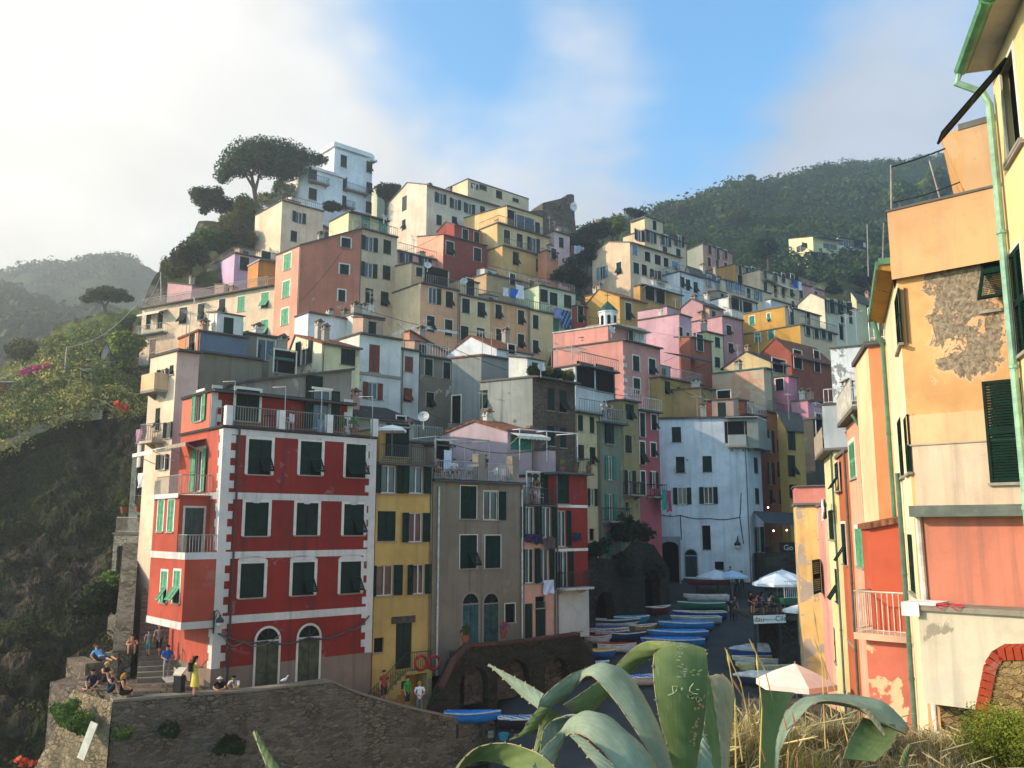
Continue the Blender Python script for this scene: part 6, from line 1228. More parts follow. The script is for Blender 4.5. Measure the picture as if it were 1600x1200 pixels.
b = MB(); b.tube([(0, 0, 2.5), (0, 0, 3.6)], .03); b.tube([(-.3, 0, 3.2), (.3, 0, 3.2)], .03); b.build('cross', metal('2A2A2A'), root)
for k in range(4, 8):
    a = math.pi / 4 * k; b = MB(); pts = [(x, -.01, z) for x, z in arc_pts(0, -.1, .34, 1.0, 6)]; b.prism([(x, 0, z) for x, y, z in pts], Vector((0, -.02, 0))); b.build('bell_opening', dark(), root, Rz(a + math.pi / 2) @ T(0, -.94, 0))
tag(root, 'small white octagonal belfry with green roof and cross', 'belfry')
GL = 'cottages on the left slope'
H('white cottage with two brick coloured openings on the left slope', 'DADAD4', 2, 598, 92, 38, None, W=5, h=5, az=88, win='cB8,612:2,2 cB25,612:2.6,2', roof='flat', fr=0, group=GL, name='cottage', cat='cottage', gutter=False, rc='w')
H('cream cottage half hidden by shrubs on the left slope', 'E2DCC2', 106, 583, 88, 126, None, W=4, h=4.5, az=75, win='k110,598:.8,1.2 k120,597:.8,1.2', roof='shed', rh=.5, fr=0, group=GL, name='cottage', cat='cottage', gutter=False)
H('small cream cottage with flat canopy beside the path', 'D8D2BC', 126, 575, 86, 143, None, W=4, h=5, az=75, win='k134,592:1.2,1.6', roof='flat', fr=0, group=GL, name='cottage', cat='cottage', gutter=False)
H('narrow pinkish stone shed among the slope trees', 'CDB7A4', 159, 548, 90, 172, None, W=3, h=5, az=70, win='', roof='fg', rf=.5, rh=.9, fr=0, group=GL, name='shed', cat='shed', gutter=False)
# poles and wires
def pole(name, label, p, q, r, col, cat='pole', group=None):
    b = MB(); b.tube([Vector((0, 0, 0)), Vector(q) - Vector(p)], [r, r * .8], 0, 6); o = b.build(name, metal(col), None, T(p)); return tag(o, label, cat, group)
def wire(name, label, pts, d, r=.02, col='2A2A28', group=None):
    b = MB(); p0 = Vector(pts[0])
    for p, q in zip(pts[:-1], pts[1:]): sag(b, Vector(p) - p0, Vector(q) - p0, r, d, 12)
    return tag(b.build(name, metal(col), None, T(p0)), label, 'cable', group)
pole('utility_pole', 'wooden utility pole rising from the left slope', P(99, 612, 88), P(105, 543, 88), .12, '8A7F6C'); pole('utility_pole', 'thin mast at the left corner of the rose pink house', P(252, 470, 100), P(251, 425, 100), .06, 'B0AAA0')
wire('power_cable', 'long pale cable from the slope pole up to the village', [P(105, 543, 88), P(220, 468, 97), P(252, 428, 100)], 1.2, .035, 'C9C4B8')
pole('aerial_pole', 'thin upright pole on the orange parapet', P(1393, 330, 19.3), P(1392, 258, 19.3), .025, '9A948A', 'pole'); pole('aerial_pole', 'leaning thin pole right of the orange parapet', P(1470, 315, 20), P(1452, 251, 20), .02, 'A8A296', 'pole'); pole('aerial_pole', 'tall thin pole left of the orange wall', P(1357, 432, 30), P(1355, 350, 30), .025, '8A857C', 'pole'); pole('aerial_pole', 'second thin pole beside the orange wall edge', P(1379, 415, 24), P(1381, 348, 24), .025, '8A857C', 'pole')
wire('roof_cable', 'upper black cable running to the eave over the orange parapet', [P(1392, 261, 19.3), P(1499, 223, 18.3)], .03, .02); wire('roof_cable', 'lower black cable above the orange parapet', [P(1395, 316, 19.3), P(1501, 284, 18.3)], .05, .015)
wire('facade_cable', 'thick bundled cable strung across the red house doors', [P(341, 990, 41.9), P(417, 1002, 43.4), P(482, 996, 44.9), P(545, 985, 46.4), P(577, 962, 47.4)], .22, .045, '4A4640'); wire('facade_cable', 'thinner cable below the lamp of the red house', [P(345, 990, 41.8), P(380, 1003, 42.5), P(437, 992, 43.8)], .35, .025, '6A655C')
# lamps
def wall_lamp(label, p, out, s=1.0):
    root = empty('street_lamp', T(p)); o = Vector(out).normalized(); b = MB(); b.box(-.04, .04, -.04, .04, -.5, .7); b.tube([(0, 0, .6), o * .3 + Vector((0, 0, .75)), o * .6 + Vector((0, 0, .55))], .025); b.tube([(0, 0, .1), o * .3 + Vector((0, 0, .62))], .018); b.build('bracket', metal('1F2526'), root)
    c = o * .6; b = MB(); b.lathe([(.03, .55), (.06, .5), (.05, .42), (.18, .3), (.22, .2), (.2, .12)], 0, 12, c); b.build('hood', metal('1F2A2A'), root); b = MB(); b.lathe([(.19, .12), (.17, -.02), (.08, -.12), (.0, -.14)], 0, 12, c); b.build('lamp_glass', paint('C9C6BA', .3, .1), root)
    root.scale = (s, s, s); return tag(root, label, 'street lamp', 'wall lanterns')
wall_lamp('black lantern on the white corner of the red house', P(334, 975, 41.9), (.75, -.66, 0), .85); wall_lamp('dark lantern on the white marina house wall', P(1155, 855, 77.1), (-.4, -.9, 0), 1.3)
# ================================================================== boats on the slipway
def onfloor(px, py): a, c = pixdir(px, py); D = 19.2 / (.19 - c); return P(px, py, D)
def hull_section(L, B, Hh, t):          # t 0 stern .. 1 bow
    w = B / 2 * (1 - max(0, (t - .45) / .55) ** 2.1) * (.78 + .22 * min(1, t / .25)); sheer = Hh * (1 + .42 * max(0, (t - .35)) ** 1.6 + .12 * (1 - t) ** 2); x = L * (t - .5)
    return x, max(w, .012), sheer
def boat(label, px, py, plen, az, hull, mode='open', cover='2F6FA8', rim='C9C4B4', stripes=None, tilt=0, name='rowing_boat', up=0.0, bw=.34, keelz=0):
    p = onfloor(px, py); D = p.y; p = p + Vector((0, 0, up)); L = plen * D / FPX; B = max(.9, L * bw); Hh = max(.5, L * .135); cam_n = 14
    root = empty(name, T(p) @ Rz(R(az)) @ Matrix.Rotation(R(tilt), 4, 'X')); ts = [k / cam_n for k in range(cam_n + 1)]
    out, inn = [], []
    for t in ts:
        x, w, s = hull_section(L, B, Hh, t); kz = .02 + .30 * Hh * max(0, (t - .7) / .3) ** 2
        out.append([Vector((x + (.08 * L * max(0, t - .8) / .2 if a > .6 else 0), sg * w * math.sin(min(1, a) * math.pi / 2) ** .75, kz + (s - kz) * a ** 1.7)) for sg, a in [(-1, 1), (-1, .75), (-1, .5), (-1, .25), (1, 0), (1, .25), (1, .5), (1, .75), (1, 1)]])
        inn.append([Vector((q.x * .985, q.y * .93, max(q.z, Hh * .32) + (0 if i not in (0, 8) else 0))) for i, q in enumerate(out[-1])])
    b = MB(); b.grid(out, 0); b.add(out[0], [tuple(range(8, -1, -1))], 0)
    bands = {'w': 'DCDCD6'}
    hm = paint(hull, .4, .25, .4)
    if stripes:
        nf = len(b.f)
        for k in range(nf - 1):
            if k % 8 in (0, 7): b.mi[k] = 1
    b.build('hull', [hm, paint(stripes or hull, .4, .2, .4)], root, None, True)
    b = MB()
    for side in (0, 8): b.tube([r_[side] + Vector((0, 0, .01)) for r_ in out], .045, 0, 5)
    b.tube([out[0][0], out[0][8]], .03, 0, 5); b.build('gunwale', paint(rim, .5, .2), root)
    if mode == 'open':
        b = MB(); b.grid(inn); b.build('interior', paint('6F8A96' if hull in ('1F5FA8', '173F8A') else '9A8466', .7, .3), root, None, True)
        for t in (.25, .5, .72):
            x, w, s = hull_section(L, B, Hh, t); b = MB(); b.box(x - .11, x + .11, -w * .9, w * .9, s * .72, s * .72 + .03); b.build('thwart', paint('A88A5E', .7, .3), root)
    else:
        b = MB(); rows = []
        for i, t in enumerate(ts):
            x, w, s = hull_section(L, B, Hh, t); q = out[i]; row_ = []
            for k in range(9):
                f = -1 + k / 4; hgt = (.30 if mode == 'dome' else .07) * B * (1 - f * f) * (1 - abs(2 * t - 1) ** 3)
                row_.append(Vector((q[8].x, f * (abs(q[8].y) + .03), s + .035 + hgt + .035 * math.sin(i * 2.1 + k * 1.3) * (1 if 0 < k < 8 else 0))))
            rows.append(row_)
        b.grid(rows); 
        for side in (0, 8):
            o_ = [r_[side] for r_ in rows]; b.grid([o_, [q + Vector((0, 0, -.05 - .03 * math.sin(q.x * 5))) for q in o_]])
        if mode == 'stripe':
            t_ = NT('striped_canvas'); wv = t_.N.new('ShaderNodeTexWave'); wv.bands_direction = 'DIAGONAL'; wv.inputs['Scale'].default_value = 1.3; wv.inputs['Distortion'].default_value = .8; t_.L.new(t_.tc.outputs['Object'], wv.inputs[0])
            cm = t_.base(t_.mix(t_.rng(wv.outputs['Fac'], .55, .62), lin(cover), (.62, .66, .7)), .8)
        else: cm = paint(cover, .75, .3, .15)
        b.build('boat_cover', cm, root, None, True)
    for xk in (-.25, .25):
        b = MB(); b.box(L * xk - .08, L * xk + .08, -B * .42, B * .42, -.32 - up, .06); b.build('cradle', paint('3A332A', .9, .4), root)
    return tag(root, label, 'boat', 'boats pulled up on the slipway')
BOATS = [('white hulled boat nearest the white house, under the raised blue one', 1106, 941, 63, 178, 'C9BFC6', 'open', '3F7FB0', 0), ('upturned looking pale blue covered boat lying across the white one', 1106, 930, 62, 172, '6E3440', 'flat', '6FA6C8', .75), ('green covered boat next to the white hulled boat', 1098, 953, 66, 180, '2F6A5C', 'flat', '2F7A62', 0), ('deep blue rowing boat with light rim below the green one', 1096, 968, 74, 178, '173F8A', 'open', '173F8A', 0), ('light blue covered boat at the top of the bright blue trio', 1074, 985, 76, 182, '2F7FC0', 'flat', '3C8CC8', 0), ('bright blue covered boat in the middle of the trio', 1062, 999, 84, 182, '2A78BE', 'flat', '2F86D0', 0), ('bright blue covered boat nearest the agave', 1054, 1012, 88, 182, '2A78BE', 'flat', '2C82CE', 0),
         ('dark red inflatable boat in the shade by the vault', 1030, 960, 42, 35, '5A2028', 'open', '5A2028', 0), ('white boat with blue bottom at the wall of the white based house', 962, 985, 64, 0, 'D5D6D2', 'open', '2F6FA8', .2), ('teal boat behind the white and blue one', 985, 983, 52, 5, '2A7A96', 'flat', '2A8CB0', .3), ('yellow brown canoe beached alone in the middle', 1006, 990, 42, 28, 'A5813C', 'open', 'B08A44', 0), ('dark blue boat with pale stripe beside the white based house', 946, 997, 62, 2, '1F4F8E', 'flat', '2A5F9E', .1), ('white bowed boat between the two blue ones', 955, 999, 48, -4, 'CFCCC2', 'flat', '8A3A34', 0), ('small white boat with red cover at the house corner', 933, 1007, 38, 0, 'C9C2B8', 'flat', '7E2A30', 0), ('white boat with red and orange inside facing the slip', 962, 1020, 54, -6, 'D8D8D8', 'flat', 'A83A2A', 0), ('small blue boat with yellow gear in front', 938, 1030, 42, -10, '2C5FA0', 'flat', 'D8A23A', 0), ('long grey boat with pale cover angled behind the agave', 916, 1052, 72, 28, '7F8C92', 'flat', 'B9C6D2', 0), ('pale boat under blue and white striped canvas behind the agave', 1006, 1072, 72, 12, 'C9BFB2', 'stripe', '1F5FB8', 0),
         ('dark hulled boat under pale striped canvas by the arcade wall', 822, 1140, 84, 4, '2A1F2E', 'stripe', '2F6FA0', .05), ('bright blue covered boat peeping over the terrace wall', 735, 1140, 78, 2, '2478C8', 'flat', '2A86D8', .3), ('pale grey open boat squeezed between the deep blue boat and the light blue one', 1090, 976, 70, 179, '8FA0AA', 'open', '8FA0AA', 0), ('turquoise open boat right behind the agave bend', 1046, 1026, 84, 181, '2F7F96', 'open', '2F7F96', 0), ('navy covered boat beside the yellow brown canoe', 980, 1002, 50, 2, '22365A', 'flat', '2C466E', 0), ('blue boat with domed white cover below the restaurant deck', 1196, 1030, 92, 176, '1F4FA0', 'dome', 'B9C0C6', 0), ('white rowing boat next to the domed one', 1205, 1043, 100, 178, 'C9C9C2', 'open', '9A8A6A', 0), ('pale yellow canoe on the right side of the slip', 1195, 1052, 74, 176, 'C9C48A', 'open', 'C9C48A', 0), ('covered dinghy with white dome beside the beige parasol', 1196, 1072, 82, 176, '2A3A5A', 'dome', 'D2D4D4', 0)]
for lab, px, py, pl, az, hc, mode, cc, up in BOATS:
    boat(lab, px, py, pl, az, hc, mode, cc, stripes='DADAD4' if 'stripe' in lab and hc == '1F4F8E' else ('24405E' if 'blue bottom' in lab else None), up=up)
# ================================================================== parasols and restaurant deck
def parasol(label, c, w, h, col, n=8, drop=.32, tilt=0, val=.14, name='parasol'):
    root = empty(name, T(c) @ Matrix.Rotation(R(tilt), 4, 'Y')); r = w / 2; b = MB()
    ring = lambda rr, z: [Vector((rr * math.cos(2 * math.pi * (k + .5) / n), rr * math.sin(2 * math.pi * (k + .5) / n), z)) for k in range(n)]
    rings = [ring(.03, 0), ring(r * .5, -drop * .42 * w / 2.5), ring(r, -drop * w / 2.5), ring(r * 1.0, -drop * w / 2.5 - val)]
    o = 0
    for q in rings: b.v.extend([tuple(x) for x in q])
    for i in range(3):
        for k in range(n): b.f.append((i * n + k, i * n + (k + 1) % n, (i + 1) * n + (k + 1) % n, (i + 1) * n + k)); b.mi.append(0)
    b.build('canopy', paint(col, .9, .08, .1), root); b = MB(); b.tube([(0, 0, .08), (0, 0, -h)], .03, 0, 8); b.build('pole', metal('8A8378'), root)
    b = MB()
    for q in ring(r * .97, -drop * w / 2.5 - .02): b.tube([(0, 0, -.06), tuple(q)], .012, 0, 4, False)
    b.build('ribs', metal('6F6A62'), root); return tag(root, label, 'parasol', 'parasols around the marina')
parasol('small square white parasol on the yellow house terrace', P(613, 664, 48.9), 2.0, 1.9, 'E2E4E2', 4, .3)
parasol('wide pale parasol left one by the white house wall', P(1118, 890, 73), 3.2, 2.4, 'C2CED4', 8, .45); parasol('pale blue parasol right one by the white house wall', P(1143, 891, 72.4), 2.6, 2.4, 'A9C2D6', 8, .45)
parasol('big white parasol at the front of the restaurant deck', P(1213, 896, 56), 3.0, 2.6, 'D9E0E4', 8, .5); parasol('white parasol just behind the front one on the deck', P(1222, 890, 59), 3.0, 2.8, 'CDD6DC', 8, .5); parasol('lower white parasol at the deck side by the beige house', P(1246, 945, 52), 1.7, 2.2, 'D9DDE0', 8, .4)
parasol('large beige parasol catching the sun beside the dry grass', P(1242, 1037, 36), 3.1, 2.6, 'E4D2C4', 6, .55, 0, .2)
deck = P(1200, 962, 55); b = MB(); b.box(-1.0, 3.4, -.2, 5, -.25, 0); DR = empty('restaurant_deck', T(deck)); b.build('floor', plaster('4A463E', 0, .8), DR)
for x in (-.9, .6, 1.7):
    b = MB(); b.box(x, x + .14, -.12, .02, -3.4, -.25); b.build('post', metal('22282A'), DR)
b = MB(); b.box(.7, 3.4, .3, 4.8, -3.4, -.26); b.build('base_wall', stone('4E4C46', 1.8), DR)
b = MB(); b.tube([(-.95, -.15, .85), (1.1, -.15, .85)], .02)
for k in range(22): b.tube([(-.95 + k * .0975, -.15, 0), (-.95 + ((k * 7) % 22) * .0975, -.15, .85)], .012, 0, 4, False)
b.build('railing', metal('2A2E30'), DR); tag(DR, 'raised dark restaurant deck on posts above the boats', 'deck')
b = MB(); b.box(-.95, .98, -.26, -.22, -.42, .06); SG = b.build('restaurant_sign', paint('D9DCDC', .6, .06), None, T(deck) @ Matrix.Rotation(R(-2), 4, 'Y')); tag(SG, 'long white restaurant sign with black lettering below the deck railing', 'sign')
def text(s, size, mat, parent, M, name='lettering', ext=.004, align='CENTER'):
    cu = bpy.data.curves.new(name, 'FONT'); cu.body = s; cu.size = size; cu.extrude = ext; cu.align_x = align; cu.align_y = 'CENTER'; cu.materials.append(mat); o = bpy.data.objects.new(name, cu); COL.objects.link(o); dg = bpy.context.evaluated_depsgraph_get(); me = bpy.data.meshes.new_from_object(o.evaluated_get(dg)); bpy.data.objects.remove(o); return link(name, me, parent, M)
RX = Matrix.Rotation(R(90), 4, 'X'); text('dau', .42, dark(), SG, T(-.62, -.265, -.17) @ RX); text('Ristorante', .17, paint('55585A'), SG, T(.05, -.265, -.2) @ RX); text('Cila', .42, dark(), SG, T(.68, -.265, -.17) @ RX)
WR = empty('terrace_railing', T(P(1226, 935, 54))); WRb = MB()
WRb.tube([(0, 0, 1.0), (1.5, .3, 1.0)], .025); WRb.tube([(0, 0, .06), (1.5, .3, .06)], .02)
for k in range(13): WRb.tube([(k * .125, k * .025, 0), (k * .125, k * .025, 1.0)], .016, 0, 4, False)
WRb.build('bars', metal('C9CCCB'), WR); b = MB(); b.box(-.05, 1.6, -.02, 2.0, -.35, 0); b.build('ledge', plaster('2E5A4A', 0, .8), WR); tag(WR, 'white railed green ledge between deck and beige end house', 'railing')
# shaded upper terrace with awning and banner, at the back of the lane
UT = empty('lane_terrace', T(P(1196, 866, 74))); b = MB(); b.box(0, 4.5, 0, 5, -3.5, 0); b.build('terrace_base', stone('4C4F4A', 1.6), UT); b = MB(); b.tube([(0, .05, 1.0), (4.4, .05, 1.0)], .025)
for k in range(30): b.tube([(k * .15, .05, 0), (k * .15, .05, 1.0)], .014, 0, 4, False)
b.build('railing', metal('3A4442'), UT); b = MB(); b.slab([(.2, .4, 2.6), (4.5, .4, 2.2), (4.5, 4, 3.4), (.2, 4, 3.6)], .06); b.build('awning', paint('3E4A4E', .9), UT)
for x, z in ((.9, 1.9), (2.0, 1.95), (1.6, 3.9)):
    m_ = bpy.data.materials.get('lit_bulb') or bpy.data.materials.new('lit_bulb'); m_.use_nodes = True; bs = m_.node_tree.nodes['Principled BSDF']; bs.inputs['Emission Color'].default_value = (1, .75, .45, 1); bs.inputs['Emission Strength'].default_value = 6
    b = MB(); b.lathe([(.0, .08), (.07, .03), (.07, -.03), (0, -.08)], 0, 8, (x, .5 if z < 3 else 4.2, z)); b.build('bulb', m_, UT)
b = MB(); b.box(1.2, 2.6, -.02, .01, .15, .95); bn = b.build('banner', paint('0F1416', .8, .1), UT); text('Go', .62, paint('C9CED0'), bn, T(1.9, -.03, .52) @ RX, ext=.003)
tag(UT, 'shaded lane terrace with awning, bulbs and black banner', 'terrace')
b = MB(); e_ = P(1240, 1122, 36)
b.box(-1.0, 2.2, -.9, 4, -5, 0); struct(b.build('side_terrace_ground', stone('6A655A', 1.6), None, T(e_)))
# ================================================================== the near bank: agave, dry grass
def agave_mat(col, back):
    t = NT('agave_' + col); c = lin(col); g = lin(back)
    st_ = t.noise(3.5, 7, .68); f = t.noise(26, 7, .78, sx=(1.6, 1.6, .25)); sp = t.noise(38, 3, .7)
    k = t.mix(t.rng(st_, .3, .7), sc(c, .72), sc(c, 1.2)); k = t.mix(t.mul(t.rng(f, .5, .75), .45), k, g)
    k = t.mix(t.mul(t.rng(sp, .70, .74), .6), k, (.34, .30, .20)); k = t.mix(t.mul(t.rng(t.noise(3.5, 7, .7), .64, .70), .6), k, (.30, .24, .15))
    fb = t.noise(1.0, 4, .6, vec=t.tc.outputs['UV'], sx=(46, 1.6, 1)); ed = t.noise(1.0, 6, .7, vec=t.tc.outputs['UV'], sx=(9, 5, 1))
    k = t.mix(t.mul(t.rng(fb, .42, .62), .34), k, sc(c, .52)); k = t.mix(t.mul(t.rng(ed, .58, .7), .4), k, (.30, .30, .19))
    sp2 = t.N.new('ShaderNodeSeparateXYZ'); t.L.new(t.tc.outputs['UV'], sp2.inputs[0]); k = t.mix(t.rng(sp2.outputs[1], .93, 1.0, 0, .75), k, (.16, .10, .06))
    t.bump(fb, .3, .006); m = t.base(k, .62, .25)
    tr = t.N.new('ShaderNodeBsdfTranslucent'); t.L.new(k, tr.inputs[0]); ms = t.N.new('ShaderNodeMixShader'); ms.inputs[0].default_value = .12
    o = t.N['Material Output']; t.L.new(t.b.outputs[0], ms.inputs[1]); t.L.new(tr.outputs[0], ms.inputs[2]); t.L.new(ms.outputs[0], o.inputs[0]); return m
AGM = agave_mat('8C9C84', '66784A'); AGG = agave_mat('6F7F4C', '55692F'); AGT = agave_mat('A59A78', '7F7A52'); EDGE = paint('A2946F', .8, .4)
def crv(pts, n):
    pts = [P(*p) for p in pts]; k = len(pts) - 1; out = []
    for i in range(n + 1):
        t = k * i / n; j = min(int(t), k - 1); f = t - j; p0, p1, p2, p3 = pts[max(j - 1, 0)], pts[j], pts[j + 1], pts[min(j + 2, k)]
        out.append(0.5 * ((2 * p1) + (p2 - p0) * f + (2 * p0 - 5 * p1 + 4 * p2 - p3) * f * f + (3 * p1 - p0 - 3 * p2 + p3) * f ** 3))
    return out
AGROOT = empty('agave', T(P(1040, 1230, 3.3))); ainv = AGROOT.matrix_basis.inverted(); rg = random.Random(4)
def leaf(ea, eb, mat, trough=.16, thick=.014, teeth=True, root=None, inv=None, n=44):
    A_, B_ = crv(ea, n), crv(eb, n); rows_t, rows_b = [], []; W = 8; inv = inv or ainv
    for i in range(n + 1):
        a, c = A_[i], B_[i]; d = A_[min(i + 1, n)] + B_[min(i + 1, n)] - A_[max(i - 1, 0)] - B_[max(i - 1, 0)]; nn = d.cross(c - a); nn = nn.normalized() if nn.length > 1e-9 else Vector((0, -1, 0))
        w_ = (c - a).length; rt, rb = [], []
        for j in range(W + 1):
            f = j / W; bow = (1 - (2 * f - 1) ** 2); p = a.lerp(c, f) + nn * (trough * w_ * bow) + nn * .002 * math.sin(i * .9 + j * 1.7); th = thick * (.25 + bow)
            rt.append(inv @ (p + nn * th * .5)); rb.append(inv @ (p - nn * th * .5))
        rows_t.append(rt); rows_b.append(rb)
    b = MB(); b.grid(rows_t); b.grid([r_[::-1] for r_ in rows_b])
    for s in (0, W): b.grid([[rows_t[i][s] for i in range(n + 1)], [rows_b[i][s] for i in range(n + 1)]])
    for i in (0, n): b.grid([rows_t[i], rows_b[i]])
    o = b.build('leaf', mat, root or AGROOT, None, True); uv = o.data.uv_layers.new(name='leaf_uv'); m0 = (n + 1) * (W + 1); li = np.zeros(len(o.data.loops), int); o.data.loops.foreach_get('vertex_index', li); li = li % m0
    uv.data.foreach_set('uv', np.stack([(li % (W + 1)) / W, (li // (W + 1)) / n], 1).astype(np.float32).ravel())
    e = MB()
    for side, other in ((A_, B_), (B_, A_)):
        e.tube([inv @ p for p in side], .0022, 0, 4, False)
        if teeth:
            acc = 0
            for i in range(1, n):
                acc += (side[i] - side[i - 1]).length
                if acc > .045:
                    acc = rg.uniform(-.015, .01); p = side[i]; od = (side[i] - other[i]).normalized(); td = (side[i + 1] - side[i - 1]).normalized(); l = rg.uniform(.006, .011)
                    q = [p - td * .006, p + td * .006, p + od * l + td * .004]; e.add([inv @ x for x in q] + [inv @ (x + Vector((0, -.004, 0))) for x in q], ((0, 1, 2), (5, 4, 3), (0, 2, 5, 3), (1, 4, 5, 2)))
    e.build('spiny_edge', EDGE, o); return o
leaf([(1058, 1240, 3.25), (1050, 1198, 3.3), (1032, 1142, 3.4), (1011, 1098, 3.5), (990, 1063, 3.58), (978, 1051, 3.6), (955, 1041, 3.63), (927, 1042, 3.64), (901, 1050, 3.62), (875, 1065, 3.6), (854, 1084, 3.6), (841, 1101, 3.6)],
     [(1036, 1240, 3.2), (1027, 1198, 3.22), (997, 1147, 3.3), (972, 1109, 3.36), (950, 1081, 3.42), (934, 1063, 3.46), (921, 1055, 3.52), (910, 1061, 3.60), (892, 1083, 3.66), (876, 1095, 3.68), (862, 1103, 3.66), (850, 1107, 3.62)], AGM, .13)
leaf([(850, 1085, 3.62), (825, 1070, 3.66), (795, 1054, 3.72), (763, 1038, 3.78)], [(841, 1107, 3.6), (815, 1087, 3.66), (790, 1063, 3.72), (764, 1039, 3.78)], AGM, .10, .012)
leaf([(845, 1104, 3.6), (834, 1116, 3.58), (824, 1129, 3.56), (815, 1144, 3.54), (796, 1156, 3.52)], [(862, 1107, 3.62), (848, 1124, 3.6), (838, 1137, 3.58), (822, 1148, 3.55), (797, 1157, 3.52)], AGG, .15)
leaf([(847, 1110, 3.66), (842, 1140, 3.64), (835, 1172, 3.6), (828, 1215, 3.55)], [(878, 1114, 3.7), (862, 1138, 3.66), (846, 1172, 3.6), (838, 1215, 3.55)], AGG, .1)
leaf([(1079, 1012, 3.28), (1068, 1007, 3.4), (1052, 1004, 3.6), (1025, 1002, 3.85), (1007, 1004, 4.0), (990, 1013, 4.08), (972, 1030, 4.12), (960, 1043, 4.14), (938, 1062, 4.15), (905, 1086, 4.12), (880, 1101, 4.1)], [(1046, 1022, 3.24), (1044, 1019, 3.4), (1040, 1016, 3.6), (1034, 1017, 3.85), (1024, 1026, 4.02), (1004, 1035, 4.1), (981, 1055, 4.16), (965, 1072, 4.18), (950, 1086, 4.2), (925, 1112, 4.18), (903, 1116, 4.16)], AGG, .12)
LC = leaf([(1058, 1240, 3.12), (1051, 1198, 3.1), (1041, 1158, 3.08), (1032, 1128, 3.06), (1025, 1088, 3.04), (1021, 1050, 3.04), (1022, 1026, 3.06), (1026, 1019, 3.14), (1036, 1015, 3.24)], [(1084, 1240, 3.12), (1088, 1198, 3.1), (1093, 1165, 3.08), (1097, 1145, 3.06), (1103, 1100, 3.04), (1105, 1055, 3.04), (1103, 1022, 3.06), (1099, 1014, 3.14), (1078, 1010, 3.26)], AGG, -.07, .018)
leaf([(1040, 1240, 3.0), (1016, 1181, 3.08), (981, 1147, 3.16), (955, 1125, 3.22), (930, 1115, 3.26), (906, 1117, 3.28), (884, 1133, 3.27), (868, 1151, 3.24), (849, 1170, 3.2), (835, 1193, 3.15), (828, 1230, 3.1)], [(980, 1240, 2.9), (960, 1200, 2.93), (943, 1174, 2.97), (922, 1155, 3.02), (910, 1148, 3.08), (898, 1145, 3.16), (886, 1148, 3.24), (878, 1160, 3.28), (870, 1180, 3.26), (864, 1202, 3.2), (860, 1240, 3.15)], AGM, .14)
leaf([(843, 1180, 3.4), (845, 1168, 3.42), (849, 1144, 3.45), (863, 1127, 3.48), (893, 1118, 3.46), (930, 1118, 3.4)], [(858, 1180, 3.42), (860, 1166, 3.45), (867, 1150, 3.48), (880, 1134, 3.52), (902, 1128, 3.5), (935, 1130, 3.42)], AGM, .12)
leaf([(897, 1147, 2.97), (914, 1156, 2.95), (930, 1170, 2.93), (962, 1202, 2.9), (985, 1240, 2.88)], [(891, 1149, 2.99), (905, 1164, 2.96), (916, 1178, 2.94), (935, 1200, 2.9), (955, 1240, 2.88)], AGM, .08)
leaf([(706, 1230, 3.3), (716, 1200, 3.3), (730, 1181, 3.3), (747, 1168, 3.3), (770, 1162, 3.28), (796, 1162, 3.24), (822, 1170, 3.2), (850, 1184, 3.12), (900, 1235, 3.0)], [(716, 1230, 3.34), (724, 1201, 3.35), (740, 1191, 3.36), (758, 1188, 3.36), (784, 1193, 3.32), (800, 1200, 3.28), (815, 1210, 3.2), (840, 1225, 3.12), (880, 1250, 3.0)], AGG, .12)
leaf([(1112, 1240, 3.5), (1125, 1190, 3.54), (1121, 1130, 3.58), (1114, 1095, 3.6), (1109, 1062, 3.6), (1112, 1056, 3.66), (1121, 1058, 3.8)], [(1135, 1240, 3.55), (1137, 1190, 3.6), (1141, 1148, 3.64), (1145, 1120, 3.66), (1147, 1084, 3.66), (1140, 1067, 3.7), (1130, 1062, 3.84)], AGT, -.1)
leaf([(1092, 1240, 3.42), (1096, 1190, 3.44), (1101, 1130, 3.46), (1103, 1080, 3.48), (1105, 1052, 3.52)], [(1128, 1240, 3.46), (1126, 1190, 3.48), (1120, 1130, 3.5), (1113, 1085, 3.5), (1106, 1053, 3.52)], AGG, .1)
leaf([(1080, 1240, 3.2), (1088, 1190, 3.24), (1093, 1160, 3.3), (1096, 1142, 3.34)], [(1118, 1240, 3.22), (1113, 1190, 3.26), (1105, 1160, 3.3), (1098, 1142, 3.34)], AGM, .1)
tag(AGROOT, 'big grey green agave with arching spiny leaves and scratched letters', 'agave')
